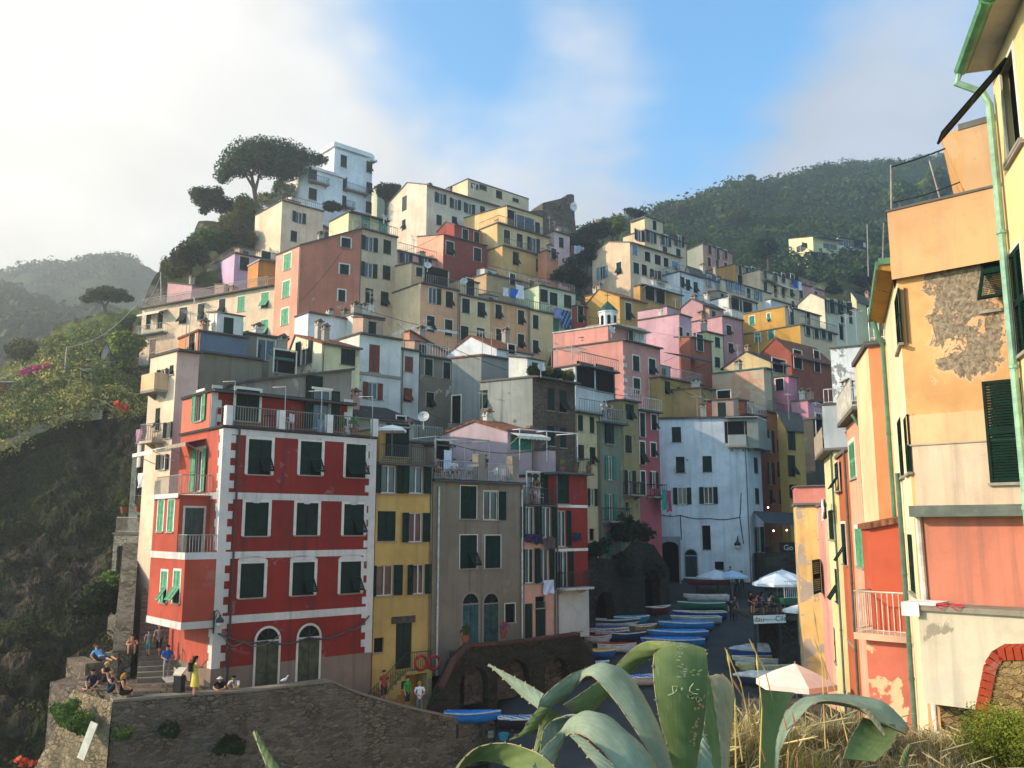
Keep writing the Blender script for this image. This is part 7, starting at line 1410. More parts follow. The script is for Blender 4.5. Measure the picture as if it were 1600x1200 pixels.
# scratched letters on the broad leaf, and its pale scars
lsurf = lambda px, py: P(px, py, 3.012)
def scratch(pts, r=.0016): 
    b = MB(); b.tube([ainv @ lsurf(*p) for p in pts], r, 0, 4); return b.build('scratched_letter', paint('A9B088', .8, .1), LC)
v2 = lambda x, y: (920 + x / 5.714, 990 + y / 5.714)
scratch([v2(705, 552), v2(755, 535), v2(785, 505), v2(790, 470), v2(745, 468), v2(755, 535)]); scratch([v2(820, 494), v2(845, 494)]); scratch([v2(832, 480), v2(832, 508)]); scratch([v2(985, 500), v2(958, 500)]); scratch([v2(935, 445), v2(905, 480), v2(900, 515), v2(935, 535), v2(975, 542)])
for cx, cy, rx, ry, n_, col in ((830, 250, 38, 150, 26, 'A9A88C'), (960, 780, 42, 230, 22, '8A6E50'), (955, 350, 50, 30, 8, '8A9664'), (950, 580, 55, 30, 8, '8F9266')):
    for _ in range(n_):
        x = cx + rg.uniform(-1, 1) * rx; y = cy + rg.uniform(-1, 1) * ry; x += (y - cy) * (.08 if cy < 300 else -.18); px, py = v2(x, y); a = rg.uniform(1.2, 4.0) if col != '8A6E50' else rg.uniform(1.0, 2.8); h_ = a * (.35 if cy < 400 else 1)
        b = MB(); pts = [ainv @ P(px + a * math.cos(t_) * rg.uniform(.6, 1.2), py + h_ * math.sin(t_) * rg.uniform(.6, 1.2), 3.013) for t_ in [k * .9 for k in range(7)]]; b.prism(pts, Vector((0, .002, 0)))
        o = None
        SCAR = globals().setdefault('SCAR', {}); s_ = SCAR.setdefault(col, MB()); s_.add(b.v, b.f)
for col, s_ in SCAR.items(): s_.build('leaf_scar', paint(col, .9, .2), LC)
# second agave to the right in the grass, and the tip of a third at the left
A2 = empty('agave', T(P(1300, 1190, 4.6))); i2 = A2.matrix_basis.inverted()
leaf([(1192, 1230, 4.3), (1196, 1182, 4.35), (1204, 1151, 4.4), (1221, 1121, 4.48), (1244, 1098, 4.54), (1266, 1088, 4.58), (1309, 1085, 4.62), (1347, 1088, 4.64), (1384, 1099, 4.62), (1407, 1121, 4.6), (1421, 1138, 4.58)], [(1214, 1230, 4.3), (1217, 1182, 4.34), (1226, 1156, 4.36), (1245, 1127, 4.42), (1266, 1104, 4.46), (1287, 1095, 4.46), (1319, 1098, 4.44), (1343, 1105, 4.42), (1362, 1120, 4.42), (1385, 1133, 4.44), (1417, 1147, 4.5)], AGM, .12, .016, root=A2, inv=i2)
leaf([(1344, 1106, 4.42), (1356, 1118, 4.4), (1370, 1135, 4.38), (1382, 1150, 4.36)], [(1362, 1112, 4.44), (1370, 1122, 4.42), (1377, 1136, 4.4), (1384, 1150, 4.36)], AGT, .1, .01, False, A2, i2)
leaf([(1318, 1185, 4.4), (1323, 1168, 4.42), (1331, 1150, 4.45), (1349, 1121, 4.5)], [(1366, 1190, 4.4), (1390, 1168, 4.42), (1400, 1150, 4.45), (1398, 1132, 4.5)], AGG, .12, .016, True, A2, i2)
leaf([(1187, 1235, 4.2), (1187, 1180, 4.22), (1187, 1120, 4.25), (1188, 1077, 4.28)], [(1208, 1235, 4.24), (1212, 1160, 4.27), (1226, 1112, 4.3), (1241, 1082, 4.32)], AGG, .12, .016, True, A2, i2)
leaf([(1405, 1195, 4.7), (1412, 1175, 4.7), (1420, 1162, 4.7)], [(1415, 1198, 4.7), (1420, 1180, 4.7), (1423, 1164, 4.7)], AGG, .1, .02, False, A2, i2)
tag(A2, 'smaller agave with one low bowed leaf half buried in dry grass', 'agave')
A3 = empty('agave_leaf', T(P(430, 1230, 3.0))); i3 = A3.matrix_basis.inverted()
leaf([(397, 1142, 3.1), (404, 1165, 3.05), (414, 1190, 3.0), (428, 1230, 2.95)], [(397, 1142, 3.1), (412, 1170, 3.07), (432, 1195, 3.02), (460, 1230, 2.97)], AGG, .15, .012, True, A3, i3); tag(A3, 'lone pointed agave tip poking up at the bottom left edge', 'agave')
# bank and grass
b, BK = loft([[(1030, 1900, 5.2), (1150, 1700, 6.4), (1260, 1600, 8.0), (1380, 1500, 10), (1480, 1400, 11.5), (1600, 1350, 12.5), (1800, 1350, 13)],
          [(1060, 1290, 4.6), (1150, 1205, 5.6), (1260, 1180, 6.6), (1380, 1180, 8.0), (1480, 1185, 9.0), (1600, 1195, 9.6), (1800, 1200, 10)],
          [(1060, 1330, 4.2), (1150, 1250, 5.0), (1260, 1215, 5.6), (1380, 1215, 6.2), (1480, 1225, 6.6), (1600, 1235, 7.0), (1800, 1240, 7.2)],
          [(950, 1700, 2.6), (1100, 1600, 2.8), (1260, 1500, 3.0), (1380, 1480, 3.2), (1480, 1480, 3.2), (1650, 1480, 3.2), (2100, 1500, 3.2)]], 8, 8, .08, 1.5, 2, 4)
struct(b.build('grassy_bank', rock('6E5F40', '7A6E3C', .6, .8), smooth=True))
def blades(name, n, col, seed, hmin, hmax, wd, jr, ir, lean=.5, ears=0):
    r_ = random.Random(seed); b = MB(); J = len(BK) - 1; I = len(BK[0]) - 1
    for _ in range(n):
        j = r_.uniform(*jr) * J; i = r_.uniform(*ir) * I; j0, i0 = min(int(j), J - 1), min(int(i), I - 1); p = BK[j0][i0].lerp(BK[j0 + 1][i0 + 1], r_.random())
        a = r_.uniform(0, 6.28); h = r_.uniform(hmin, hmax) * (1 + .6 * mnoise.noise(p * 1.4)); d = Vector((math.cos(a), math.sin(a), 0)); s = Vector((-d.y, d.x, 0)) * wd * r_.uniform(.6, 1.4); L_ = lean * r_.uniform(.1, 1.5) * h
        pts = [p + d * (L_ * t * t) + Vector((0, 0, h * (t - .28 * lean * t ** 2.5))) for t in (0, .35, .7, 1)]; o = len(b.v)
        for q, k in zip(pts, (1, .9, .6, .05)): b.v += [tuple(q - s * k), tuple(q + s * k)]
        for k in range(3): b.f.append((o + 2 * k, o + 2 * k + 1, o + 2 * k + 3, o + 2 * k + 2)); b.mi.append(0)
        if r_.random() < ears: b.tube([pts[2], pts[3], pts[3] + (pts[3] - pts[2]) * .5], [.003, .006, .001], 0, 5)
    o = b.build(name, leafmat(col, .35, .35)); return tag(o, None, None, None, 'stuff')
blades('dry_grass', 15000, 'A39770', 21, .05, .20, .0026, (.12, .72), (.06, .96), .9)
blades('pale_grass', 4200, 'C9C09E', 22, .08, .30, .0019, (.14, .7), (.04, .9), .9, .10)
blades('green_grass', 5200, '7C8A4A', 23, .05, .20, .0028, (.2, .75), (.1, .98), .6)
for k, (px0, py0, px1, py1, D) in enumerate([(1128, 1170, 1105, 1080, 3.7), (1136, 1190, 1122, 1070, 3.8), (1150, 1180, 1136, 1018, 4.0), (1186, 1200, 1182, 1025, 4.1), (1175, 1110, 1134, 1015, 4.2), (1216, 1090, 1172, 1001, 4.3), (1160, 1150, 1130, 1055, 4.2), (1196, 1150, 1145, 1062, 4.2), (1230, 1190, 1224, 1120, 4.4), (1245, 1180, 1238, 1115, 4.4), (1290, 980 + 150, 1271, 955, 4.6), (1300, 1080, 1272, 1000, 4.8), (1330, 1140, 1280, 1020, 4.8), (1470, 1160, 1464, 1125, 6)]):
    b = MB(); p, q = P(px0, py0 + 40, D), P(px1, py1, D); m_ = p.lerp(q, .6) + Vector((.02, 0, .01)); b.tube([p, m_, q], [.0035, .0028, .0018], 0, 5); e_ = (q - m_).normalized(); b.tube([q - e_ * .07, q - e_ * .035, q + e_ * .01], [.002, .006, .001], 0, 6)
    tag(b.build('grass_stalk', leafmat('CDB47C', .3, .3)), 'tall dry grass stalk with a seed head standing above the bank', 'grass stalk', 'tall dry grass stalks')
# ================================================================== people
POSES = {}
def J(**k): return k
def pose(name):
    hip = .92; s = 1.0
    P_ = dict(pel=(0, 0, .93), chest=(0, .0, 1.28), neck=(0, .0, 1.47), head=(0, .02, 1.60), top=(0, .01, 1.70), shl=(-.18, 0, 1.41), shr=(.18, 0, 1.41), ell=(-.24, -.02, 1.14), elr=(.24, -.02, 1.14), wrl=(-.25, .06, .90), wrr=(.25, .06, .90), hpl=(-.09, 0, .90), hpr=(.09, 0, .90), knl=(-.10, .02, .49), knr=(.10, .02, .49), anl=(-.10, -.02, .08), anr=(.10, -.02, .08), tol=(-.11, .14, .03), tor=(.11, .14, .03))
    u = P_.update
    if name == 'walk': u(dict(knl=(-.09, .16, .52), anl=(-.09, .18, .10), tol=(-.1, .33, .06), knr=(.09, -.04, .50), anr=(.09, -.28, .14), tor=(.1, -.18, .03), ell=(-.24, -.12, 1.17), wrl=(-.24, -.08, .93), elr=(.24, .06, 1.16), wrr=(.22, .24, 1.0)))
    if name == 'phone': u(dict(elr=(.26, .12, 1.22), wrr=(.16, .34, 1.42), ell=(-.24, .08, 1.18), wrl=(-.05, .28, 1.2)))
    if name == 'hold': u(dict(elr=(.25, .03, 1.15), wrr=(.10, .24, 1.08), ell=(-.25, .03, 1.15), wrl=(-.10, .24, 1.06)))
    if name == 'lean': u(dict(chest=(0, .16, 1.22), neck=(0, .30, 1.38), head=(0, .38, 1.48), top=(0, .40, 1.58), shl=(-.19, .26, 1.33), shr=(.19, .26, 1.33), ell=(-.26, .42, 1.12), elr=(.26, .42, 1.12), wrl=(-.05, .58, 1.06), wrr=(.05, .58, 1.06), pel=(0, -.05, .93)))
    if name == 'sit':
        u(dict(pel=(0, 0, .10), chest=(0, .05, .46), neck=(0, .10, .65), head=(0, .14, .78), top=(0, .14, .88), shl=(-.18, .08, .59), shr=(.18, .08, .59), ell=(-.25, .14, .33), elr=(.25, .14, .33), wrl=(-.13, .36, .24), wrr=(.13, .36, .24), hpl=(-.1, .04, .09), hpr=(.1, .04, .09), knl=(-.13, .46, .13), knr=(.13, .46, .13), anl=(-.12, .50, -.32), anr=(.12, .50, -.32), tol=(-.12, .66, -.36), tor=(.12, .66, -.36)))
    if name == 'cross':
        u(pose_get('sit')); u(dict(knl=(-.34, .30, .10), knr=(.34, .30, .10), anl=(.10, .38, .04), anr=(-.10, .46, .05), tol=(.22, .40, .03), tor=(-.22, .48, .03), wrl=(-.12, .38, .16), wrr=(.12, .38, .16)))
    if name == 'knees':
        u(pose_get('sit')); u(dict(knl=(-.14, .36, .44), knr=(.14, .36, .44), anl=(-.14, .52, .02), anr=(.14, .52, .02), tol=(-.15, .68, -.02), tor=(.15, .68, -.02), ell=(-.25, .22, .42), elr=(.25, .22, .42), wrl=(-.06, .42, .46), wrr=(.06, .42, .46)))
    if name == 'lie':
        u(dict(pel=(0, 0, .12), chest=(.02, -.28, .32), neck=(.03, -.40, .50), head=(.03, -.42, .64), top=(.03, -.42, .74), shl=(-.15, -.36, .44), shr=(.19, -.36, .42), ell=(-.26, -.40, .2), elr=(.28, -.44, .2), wrl=(-.24, -.18, .08), wrr=(.26, -.22, .06), hpl=(-.1, .04, .12), hpr=(.1, .04, .12), knl=(-.12, .44, .18), knr=(.14, .42, .14), anl=(-.06, .84, .08), anr=(.16, .82, .07), tol=(-.05, .98, .12), tor=(.17, .96, .12)))
    return P_
def pose_get(n): return pose(n)
BONES = [('pel', 'chest', 't'), ('chest', 'neck', 't'), ('neck', 'head', 's'), ('head', 'top', 's'), ('chest', 'shl', 't'), ('chest', 'shr', 't'), ('shl', 'ell', 'u'), ('shr', 'elr', 'u'), ('ell', 'wrl', 'f'), ('elr', 'wrr', 'f'), ('pel', 'hpl', 'l'), ('pel', 'hpr', 'l'), ('hpl', 'knl', 'l'), ('hpr', 'knr', 'l'), ('knl', 'anl', 'c'), ('knr', 'anr', 'c'), ('anl', 'tol', 'x'), ('anr', 'tor', 'x')]
RAD = dict(pel=.135, chest=.135, neck=.055, head=.092, top=.055, shl=.075, shr=.075, ell=.043, elr=.043, wrl=.03, wrr=.03, hpl=.095, hpr=.095, knl=.06, knr=.06, anl=.038, anr=.038, tol=.035, tor=.035)
def body_mesh(name):
    if name in POSES: return POSES[name]
    P_ = pose(name); names = list(P_); me = bpy.data.meshes.new('person'); me.from_pydata([P_[k] for k in names], [(names.index(a), names.index(c)) for a, c, _ in BONES], []); ob = bpy.data.objects.new('tmp', me); COL.objects.link(ob)
    sk = ob.modifiers.new('s', 'SKIN'); sk.use_smooth_shade = True
    for i, k in enumerate(names):
        sv = me.skin_vertices[0].data[i]; r = RAD[k]; sv.radius = (r, r * (.72 if k in ('pel', 'chest') else 1)); sv.use_root = (k == 'pel')
    ss = ob.modifiers.new('u', 'SUBSURF'); ss.levels = 1; ss.render_levels = 1
    dg = bpy.context.evaluated_depsgraph_get(); dg.update(); m2 = bpy.data.meshes.new_from_object(ob.evaluated_get(dg)); bpy.data.objects.remove(ob)
    V_ = [Vector(v.co) for v in m2.vertices]; F_ = [tuple(p.vertices) for p in m2.polygons]; b = MB(); b.add(V_, F_)
    for w_, e in (('wrl', 'ell'), ('wrr', 'elr')):       # palm and five fingers
        a = Vector(P_[w_]); d = (a - Vector(P_[e])).normalized(); sd = d.orthogonal().normalized(); up = d.cross(sd)
        b.tube([a - d * .01, a + d * .04, a + d * .085], [.026, .036, .030], 0, 7)
        for k, l in enumerate((.055, .07, .075, .068)): c = a + d * .075 + sd * (.024 - .016 * k); b.tube([c, c + d * l * .55, c + d * l * .95 + up * .018], [.0095, .0085, .006], 0, 5)
        c = a + d * .03 + sd * .03; b.tube([c, c + sd * .025 + d * .025, c + sd * .03 + d * .06], [.011, .010, .007], 0, 5)
    hd = Vector(P_['head']); fw = Vector((0, 1, 0)); b.tube([hd + fw * .075 + Vector((0, 0, .02)), hd + fw * .108 - Vector((0, 0, .012)), hd + fw * .085 - Vector((0, 0, .02))], [.006, .014, .012], 0, 5)
    for sx in (-1, 1): b.tube([hd + Vector((sx * .086, 0, .025)), hd + Vector((sx * .1, -.01, .0)), hd + Vector((sx * .088, 0, -.028))], [.008, .014, .007], 0, 5)
    def region(c):
        best = None
        for a, q, r in BONES:
            A_, B_ = Vector(P_[a]), Vector(P_[q]); ab = B_ - A_; t = max(0, min(1, (c - A_).dot(ab) / ab.length_squared)); dd = (c - A_ - ab * t).length - (RAD[a] * (1 - t) + RAD[q] * t) * .6
            if best is None or dd < best[0]: best = (dd, r, t)
        return best
    reg = [region(sum((Vector(b.v[i]) for i in f), Vector()) / len(f)) for f in b.f]
    POSES[name] = (b, reg, P_); return POSES[name]
SKIN = paint('C08A68', .6, .15, .3, 'skin_')
def person(label, at, face, ps='stand', top='3A5A8A', leg='2E3440', hair='2A1E16', longhair=False, shorts=True, sleeves=True, hat=None, s=1.0, bag=None, dress=None, group='people around the village'):
    b, reg, P_ = body_mesh(ps); me = b.mesh('body', [SKIN, paint(top, .9, .12, .1), paint(dress or leg, .9, .15, .1), paint('3A3028', .8)], True)
    idx = []
    for d, r, t in reg:
        if r == 't': m = 1 if not (r == 't' and False) else 1
        elif r == 'u': m = 1 if sleeves and t < .75 else 0
        elif r == 'l': m = 2
        elif r == 'c': m = 2 if (not shorts and t < .9) else 0
        elif r == 'x': m = 3
        else: m = 0
        idx.append(m)
    me.polygons.foreach_set('material_index', idx)
    root = empty('person', T(at) @ Rz(-R(face)) @ Matrix.Scale(s, 4)); link('body', me, root)
    hd = Vector(P_['head']); h = MB(); n = 10
    rows_ = []
    for i in range(7):
        ph = math.pi * .62 * i / 6; rows_.append([hd + Vector((.104 * math.sin(ph) * math.cos(a), .112 * math.sin(ph) * math.sin(a) - .014 - (.02 if i > 3 else 0), .015 + .108 * math.cos(ph) + (.05 if (math.sin(a) > .35 and i > 3) else 0))) for a in [2 * math.pi * k / n for k in range(n + 1)]])
    h.grid(rows_)
    if longhair:
        bk = hd + Vector((0, -.085, 0)); h.tube([bk + Vector((0, .02, .04)), bk + Vector((0, -.02, -.08)), bk + Vector((0, -.02, -.24))], [.07, .085, .05], 0, 8)
    h.build('hat' if hat else 'hair', paint(hat or hair, .9, .2, .1), root, None, True)
    if hat: k_ = MB(); k_.lathe([(.09, .06), (.15, .045), (.15, .038), (.09, .05)], 0, 12, tuple(hd + Vector((0, .02, 0)))); k_.build('hat_brim', paint(hat, .9), root)
    if dress:
        k_ = MB(); pe = Vector(P_['pel']); kn = (Vector(P_['knl']) + Vector(P_['knr'])) / 2; ax = kn - pe; ring = []
        for f, r in ((-.35, .15), (0, .17), (.5, .2), (1.1, .25)):
            c = pe + ax * f if f >= 0 else pe + (Vector(P_['chest']) - pe) * -f; ring.append([c + Vector((r * math.cos(a), r * .8 * math.sin(a), 0)) for a in [2 * math.pi * q / 12 for q in range(13)]])
        k_.grid(ring); k_.build('dress', paint(dress, .9, .15, .1), root, None, True)
    if bag: k_ = MB(); c = Vector(P_['chest']); k_.box(-.13, .13, -.30, -.13, -.2, .16, 0, T(c)); k_.build('backpack', paint(bag, .9), root)
    return tag(root, label, 'person', group)
fz = zf_ - .02; fr_w = Frame((A.x, A.y), (E2 - A)[:2], 20)
def onZ(px, py, z): a, c = pixdir(px, py); D = (z - EYE) / c; return P(px, py, D)
def stz(px, py):                        # a point on the public stair
    best = None
    for k in range(22):
        z = zf_ + .19 * (k + 1); p = onZ(px, py, z); t = (p - Vector((S0.x, S0.y, z))).dot(vs_); 
        if best is None or abs(t - .42 * (k + .5)) < best[0]: best = (abs(t - .42 * (k + .5)), p)
    return best[1]
wz = max(zt_, zf_ + .25)
person('woman in a light blue top lying back along the parapet', onZ(160, 1032, wz + .9) , 115, 'lie', '6FA8D8', '2A2E40', '4A3426', True)
person('shirtless man sitting with knees up on the parapet by the stair', onZ(206, 1020, wz + .9), 160, 'knees', 'B8805E', '7A5A48', '5A3A24', s=1.0, sleeves=False)
person('child in green shorts walking down the stair', stz(231, 1026), 172, 'walk', '8A8A80', '2F9A86', '3A2A1E', s=.74); person('woman in grey top and dark shorts walking down the stair', stz(247, 1029), 175, 'walk', '8A7F7C', '2C2C38', '2A1E18', True, s=.98)
person('man in a bright blue shirt leaning by the red wall', onZ(259, 1066, fz), 150, 'hold', '2468C0', '9A9486', '2A2420', hat='232428', shorts=False, bag='2A2A30')
person('woman in a yellow dress raising her phone near the bin', onZ(303, 1089, fz), 60, 'phone', 'D8C060', 'D8C060', '1A1412', True, dress='D8C25A', bag='1A1A1C', sleeves=False)
person('man in dark printed tee sitting cross legged on the wall corner', onZ(145, 1078, wz), 175, 'cross', '1E2636', '2A2E38', '2A1E16')
person('blond woman sitting turned away on the wall', onZ(163, 1066, wz + .2), 120, 'knees', '3A2A2C', '2A2A30', 'C9A86A', sleeves=False); person('bare shouldered man bending forward on the wall', onZ(170, 1083, wz), 95, 'knees', '2A3A50', '26344A', '7A5A3C', sleeves=False); person('woman in a black top holding a phone at the wall edge', onZ(188, 1086, wz), 75, 'sit', '17181C', '17181C', 'A8763C', True, sleeves=False)
person('man with a white cap leaning on the terrace wall', fr_w.pt(fr_w.hit(354, 1083)[0], fz - .93, -.75), 178, 'lean', '1C1E24', '2A2A30', 'C9A87A', hat='D8D8D8'); person('dark haired person in white leaning on the terrace wall', fr_w.pt(fr_w.hit(377, 1082)[0], fz - .93, -.75), 185, 'lean', 'D8D2C8', '3A3A44', '17120F')
person('person in a green shirt with dark backpack by the arch under the stair', P(636, 1112, 46.5), 120, 'stand', '2FA03A', '3A3A44', '3A2A1C', bag='22242A'); person('woman in a white shirt with a shoulder strap coming down the ramp', P(655, 1120, 46.2), 165, 'hold', 'E0E0E4', '6A6A70', 'B08A54', shorts=False); person('person in a red top half hidden behind the stair foot', P(599, 1102, 46.4), 140, 'stand', '9A4A3C', '3A3A3A', '4A2A1A')
gz = GY.zt + .15
person('woman in white sitting at the roof terrace table', GY.front.pt(2.2, gz + .40, -1.0), 150, 'sit', 'D8DADF', '2E3650', '2A1E18', True); person('dark haired person in pale top at the roof terrace table', GY.front.pt(3.7, gz + .40, -1.1), 200, 'sit', 'C5CCD8', '2E3650', '17120F'); person('person in red leaning back at the left end of the roof terrace', GY.front.pt(.7, gz + .40, -.8), 110, 'sit', '8A4A38', '2A2A30', '2A1E18'); person('sunbathing woman standing beside the terrace pillar', GY.front.pt(5.0, gz, -1.4), 175, 'stand', '2A2A34', 'B8805E', '1A1412', sleeves=False)
person('person seated at the small balcony table of the pink house', PI.front.pt(1.7, PI.zt + .55, -.9), 185, 'sit', 'B0787A', '5A4A50', '2A1E18')
person('person in white leaning over the grey green house balcony', HGR.front.pt(.6, HGR.zt + .14, -.1), 175, 'lean', 'C9CCD4', '3A3A44', '2A1E18'); person('person with bare arms beside the white one on the balcony', HGR.front.pt(1.4, HGR.zt + .14, -.1), 185, 'lean', '8A96A8', '3A3A44', '2A1E18', sleeves=False)
person('person in white standing on the balcony of the red porch', Vector(PB.front.pt(1.25, zb2, .25)), 250, 'stand', 'EAE4D8', 'D8CDB8', '6A4A30', shorts=False)
GC = 'people sitting at the restaurant deck tables'
for k, (x, y, c, f) in enumerate([(-.6, .6, 'B0645C', 100), (-.2, 1.1, '2A3448', 250), (.3, .7, 'C9B8A8', 120), (.7, 1.3, '3A4A6A', 260), (.1, 1.9, '7A8C9A', 90), (.9, 2.2, 'A8A29A', 200), (-.5, 2.3, '5A2A2C', 140), (1.5, 1.0, '2E3A34', 230)]):
    person('%s in a %s top sitting at the restaurant deck tables' % ('person', ['dusty red', 'navy', 'cream', 'blue', 'pale blue', 'light grey', 'maroon', 'dark green'][k]), deck + Vector((x, y, .38)), f, 'sit', c, '2A2E38', ['2A1E18', '5A3A22', '17120F', '8A6A40'][k % 4], k % 2 == 0, group=GC)
for k, (px, py, c, f, lab) in enumerate([(1144, 975, '2A2E34', 190, 'dark dressed person standing at the head of the boats'), (1149, 968, '4A4A50', 150, 'second dark dressed person close beside the first by the boats'), (1152, 930, '3A3F48', 170, 'person standing below the pale blue parasol'), (1160, 925, '5A5F68', 200, 'person in grey standing near the white house corner'), (1142, 918, '6A4A40', 180, 'person in brown under the parasols by the white house')]):
    person(lab, onfloor(px, py), f, 'stand' if k % 2 else 'walk', c, '22262C', '2A1E18', shorts=False)
# ================================================================== loose things
def thing(name, label, cat, at, rz=0, group=None): o = empty(name, T(at) @ Rz(R(rz))); return tag(o, label, cat, group)
def chair(label, at, rz, col='DDDEDA', group='white terrace chairs', s=1):
    r = thing('terrace_chair', label, 'chair', at, rz, group); m = paint(col, .5, .1); b = MB(); b.box(-.22, .22, -.22, .22, .42, .45); b.build('seat', m, r); b = MB(); b.box(-.22, .22, -.24, -.21, .47, .86); b.build('backrest', m, r)
    for x in (-.19, .19):
        for y in (-.2, .2): b = MB(); b.tube([(x, y, 0), (x * .95, y * .95, .43)], .018, 0, 5); b.build('leg', m, r)
        b = MB(); b.tube([(x, -.22, .66), (x, .18, .66), (x, .2, .44)], .016, 0, 5); b.build('armrest', m, r)
    return r
def table(label, at, w, d, col, rz=0): 
    r = thing('table', label, 'table', at, rz); b = MB(); b.box(-w / 2, w / 2, -d / 2, d / 2, .70, .74); b.build('tabletop', paint(col, .6), r)
    for x in (-w * .43, w * .43):
        for y in (-d * .4, d * .4): b = MB(); b.tube([(x, y, 0), (x, y, .7)], .025, 0, 5); b.build('leg', paint(col, .6), r)
    return r
gaz = math.degrees(GY.phi)
table('pale table the people sit around on the grey roof terrace', GY.front.pt(2.9, gz, -1.5), 1.5, .8, 'D5D8DA', gaz); chair('white chair facing out on the roof terrace beside the pillar', GY.front.pt(6.0, gz, -.7), gaz + 160); chair('white chair partly behind the tall terrace pillar', GY.front.pt(4.9, gz, -.6), gaz + 80); chair('white chair at the left end of the roof terrace', GY.front.pt(.6, gz, -1.1), gaz - 60); chair('small chair on the pink house balcony', PI.front.pt(1.75, PI.zt + .15, -.5), gaz + 170, 'C9C9C4'); chair('white plastic chair on the upper left lit balcony', L7.left.pt(1.2, zat(250, 522, 95), .6), 200)
table('wooden table behind the red house terrace railing', F.O if False else RED.front.pt(2.9, zf[0] + .14, -.7), 1.0, .6, '3A3F48', gaz); chair('white chair behind the railing of the red house terrace', RED.front.pt(3.6, zf[0] + .14, -.6), gaz + 30)
def bench(label, at, rz):
    r = thing('bench', label, 'bench', at, rz); b = MB()
    for k in range(4): b.box(-.8, .8, -.22 + k * .12, -.12 + k * .12, .42, .45)
    b.build('seat', metal('A8A49A'), r); b = MB()
    for k in range(3): b.box(-.8, .8, .26, .29, .52 + k * .13, .62 + k * .13)
    b.build('backrest', metal('A8A49A'), r)
    for x in (-.7, .7): b = MB(); b.tube([(x, -.2, 0), (x, -.2, .42), (x, .24, .42), (x, .3, .92)], .025, 0, 5); b.tube([(x, .24, .42), (x, .3, 0)], .025, 0, 5); b.build('leg', metal('6F6C66'), r)
    return r
bench('grey slatted bench near the red house corner on the lookout', onZ(264, 1078, fz), -62)
r = thing('litter_bin', 'black litter bin with a pale slanted lid beside the bench', 'litter bin', onZ(279, 1087, fz), -15); r.scale = (.62, .62, .9); b = MB(); b.box(-.3, .3, -.25, .25, 0, .95); b.build('bin_body', paint('1A1B1C', .6), r); b = MB(); b.prism([(-.34, -.3, .95), (.34, -.3, .95), (.34, .3, 1.22), (-.34, .3, 1.22)], Vector((0, 0, .07))); b.build('lid', paint('CFC0A8', .6), r)
def ring(label, p, fr, R_=.36, r_=.075):
    b = MB(); b.tube([fr.a * (R_ * math.cos(t)) + Vector((0, 0, R_ * math.sin(t))) for t in [2 * math.pi * k / 20 for k in range(21)]], r_, 0, 8, False); o = b.build('lifebuoy', paint('B02A22', .5, .15), None, T(p), True); b = MB()
    for k in range(4):
        t = math.pi / 4 + k * math.pi / 2; c = fr.a * (R_ * math.cos(t)) + Vector((0, 0, R_ * math.sin(t))); d = (fr.a * -math.sin(t) + Vector((0, 0, math.cos(t)))) * .04; b.tube([c - d, c + d], r_ * 1.06, 0, 8)
    b.build('rope_band', paint('8A1F1A', .7), o); return tag(o, label, 'lifebuoy', 'red lifebuoys on the yellow house stair')
fr = YE.front
for px, lab in ((630, 'left red lifebuoy hanging on the yellow house stair rail'), (651, 'right red lifebuoy hanging on the yellow house stair rail')): s, z = fr.hit(px, 1033); ring(lab, fr.pt(s + .35, z, 1.12), fr)
for px, py, lab in ((742, 1088, 'old dark tyre ring hung inside the left arcade arch'), ):
    pass
def cloth(label, p, a, w, h, col, group='laundry drying on the houses', cat='laundry', wave=.05, stripe=None):
    a = Vector(a).normalized(); n = Vector((a.y, -a.x, 0)); b = MB(); rows_ = []
    for i in range(9):
        f = i / 8; rows_.append([a * (w * (f - .5)) + n * (wave * math.sin(f * 9 + j) * (.2 + j / 6)) + Vector((0, 0, -h * j / 6 - .04 * math.sin(f * 7) * j / 6)) for j in range(7)])
    b.grid(rows_); m = paint(col, .9, .12, .1); me = b.mesh('laundry', [m, paint(stripe or col, .9)]);
    if stripe: me.polygons.foreach_set('material_index', [1 if (i // 6 + i) % 3 == 0 else 0 for i in range(len(me.polygons))])
    o = link('laundry', me, None, T(p)); md = o.modifiers.new('thickness', 'SOLIDIFY'); md.thickness = .008; return tag(o, label, cat, group)
def hang(Hs, px, py, w, h, col, lab, off=.5, stripe=None, frm=None): fr = frm or Hs.front; s, z = fr.hit(px, py); return cloth(lab, fr.pt(s, z, off), fr.a, w, h, col, stripe=stripe)
hang(HO, 799, 452, 1.2, 1.2, '2466B8', 'blue towel on the terrace of the wide orange house'); hang(HO, 786, 451, .8, 1.0, 'D8D8D8', 'white shirt left of the blue towel on the orange house terrace'); hang(HO, 808, 447, 1.2, 1.6, 'E0E0E4', 'white sheet right of the blue towel on the orange house terrace')
hang(HM, 868, 482, 1.3, 1.3, '8E94C8', 'lavender towel hanging at the mint house'); hang(HM, 880, 486, 1.6, 2.2, '1E3A7A', 'blue checked cloth hanging at the mint house', stripe='7FA8C8'); hang(HC, 579, 477, .8, .8, 'D9D2CC', 'small white cloth under the lowest window of the cream house', .15)
hang(HW, 1236, 441, 1.2, 1.1, '1F4FA8', 'blue cloth on the balcony of the cream hillside house', .8); hang(HW, 1243, 442, .9, 1.4, 'D8DCE0', 'white cloth beside the blue one on the hillside house', .8)
hang(PI, 824, 834, .9, .5, '3A2A4A', 'dark washing on the line of the pink house', .35); hang(PI, 836, 835, .7, .6, '2A2E44', 'navy trousers on the line of the pink house', .35); hang(PI, 853, 838, .6, .8, '5A4A50', 'grey washing right of the trousers on the pink house', .35); hang(PI, 854, 906, .9, .85, 'C9CEE0', 'white towel hanging below the pink house window', .2); hang(RE, 896, 833, .7, .5, '22304A', 'dark blue washing on the dark red house', .35)
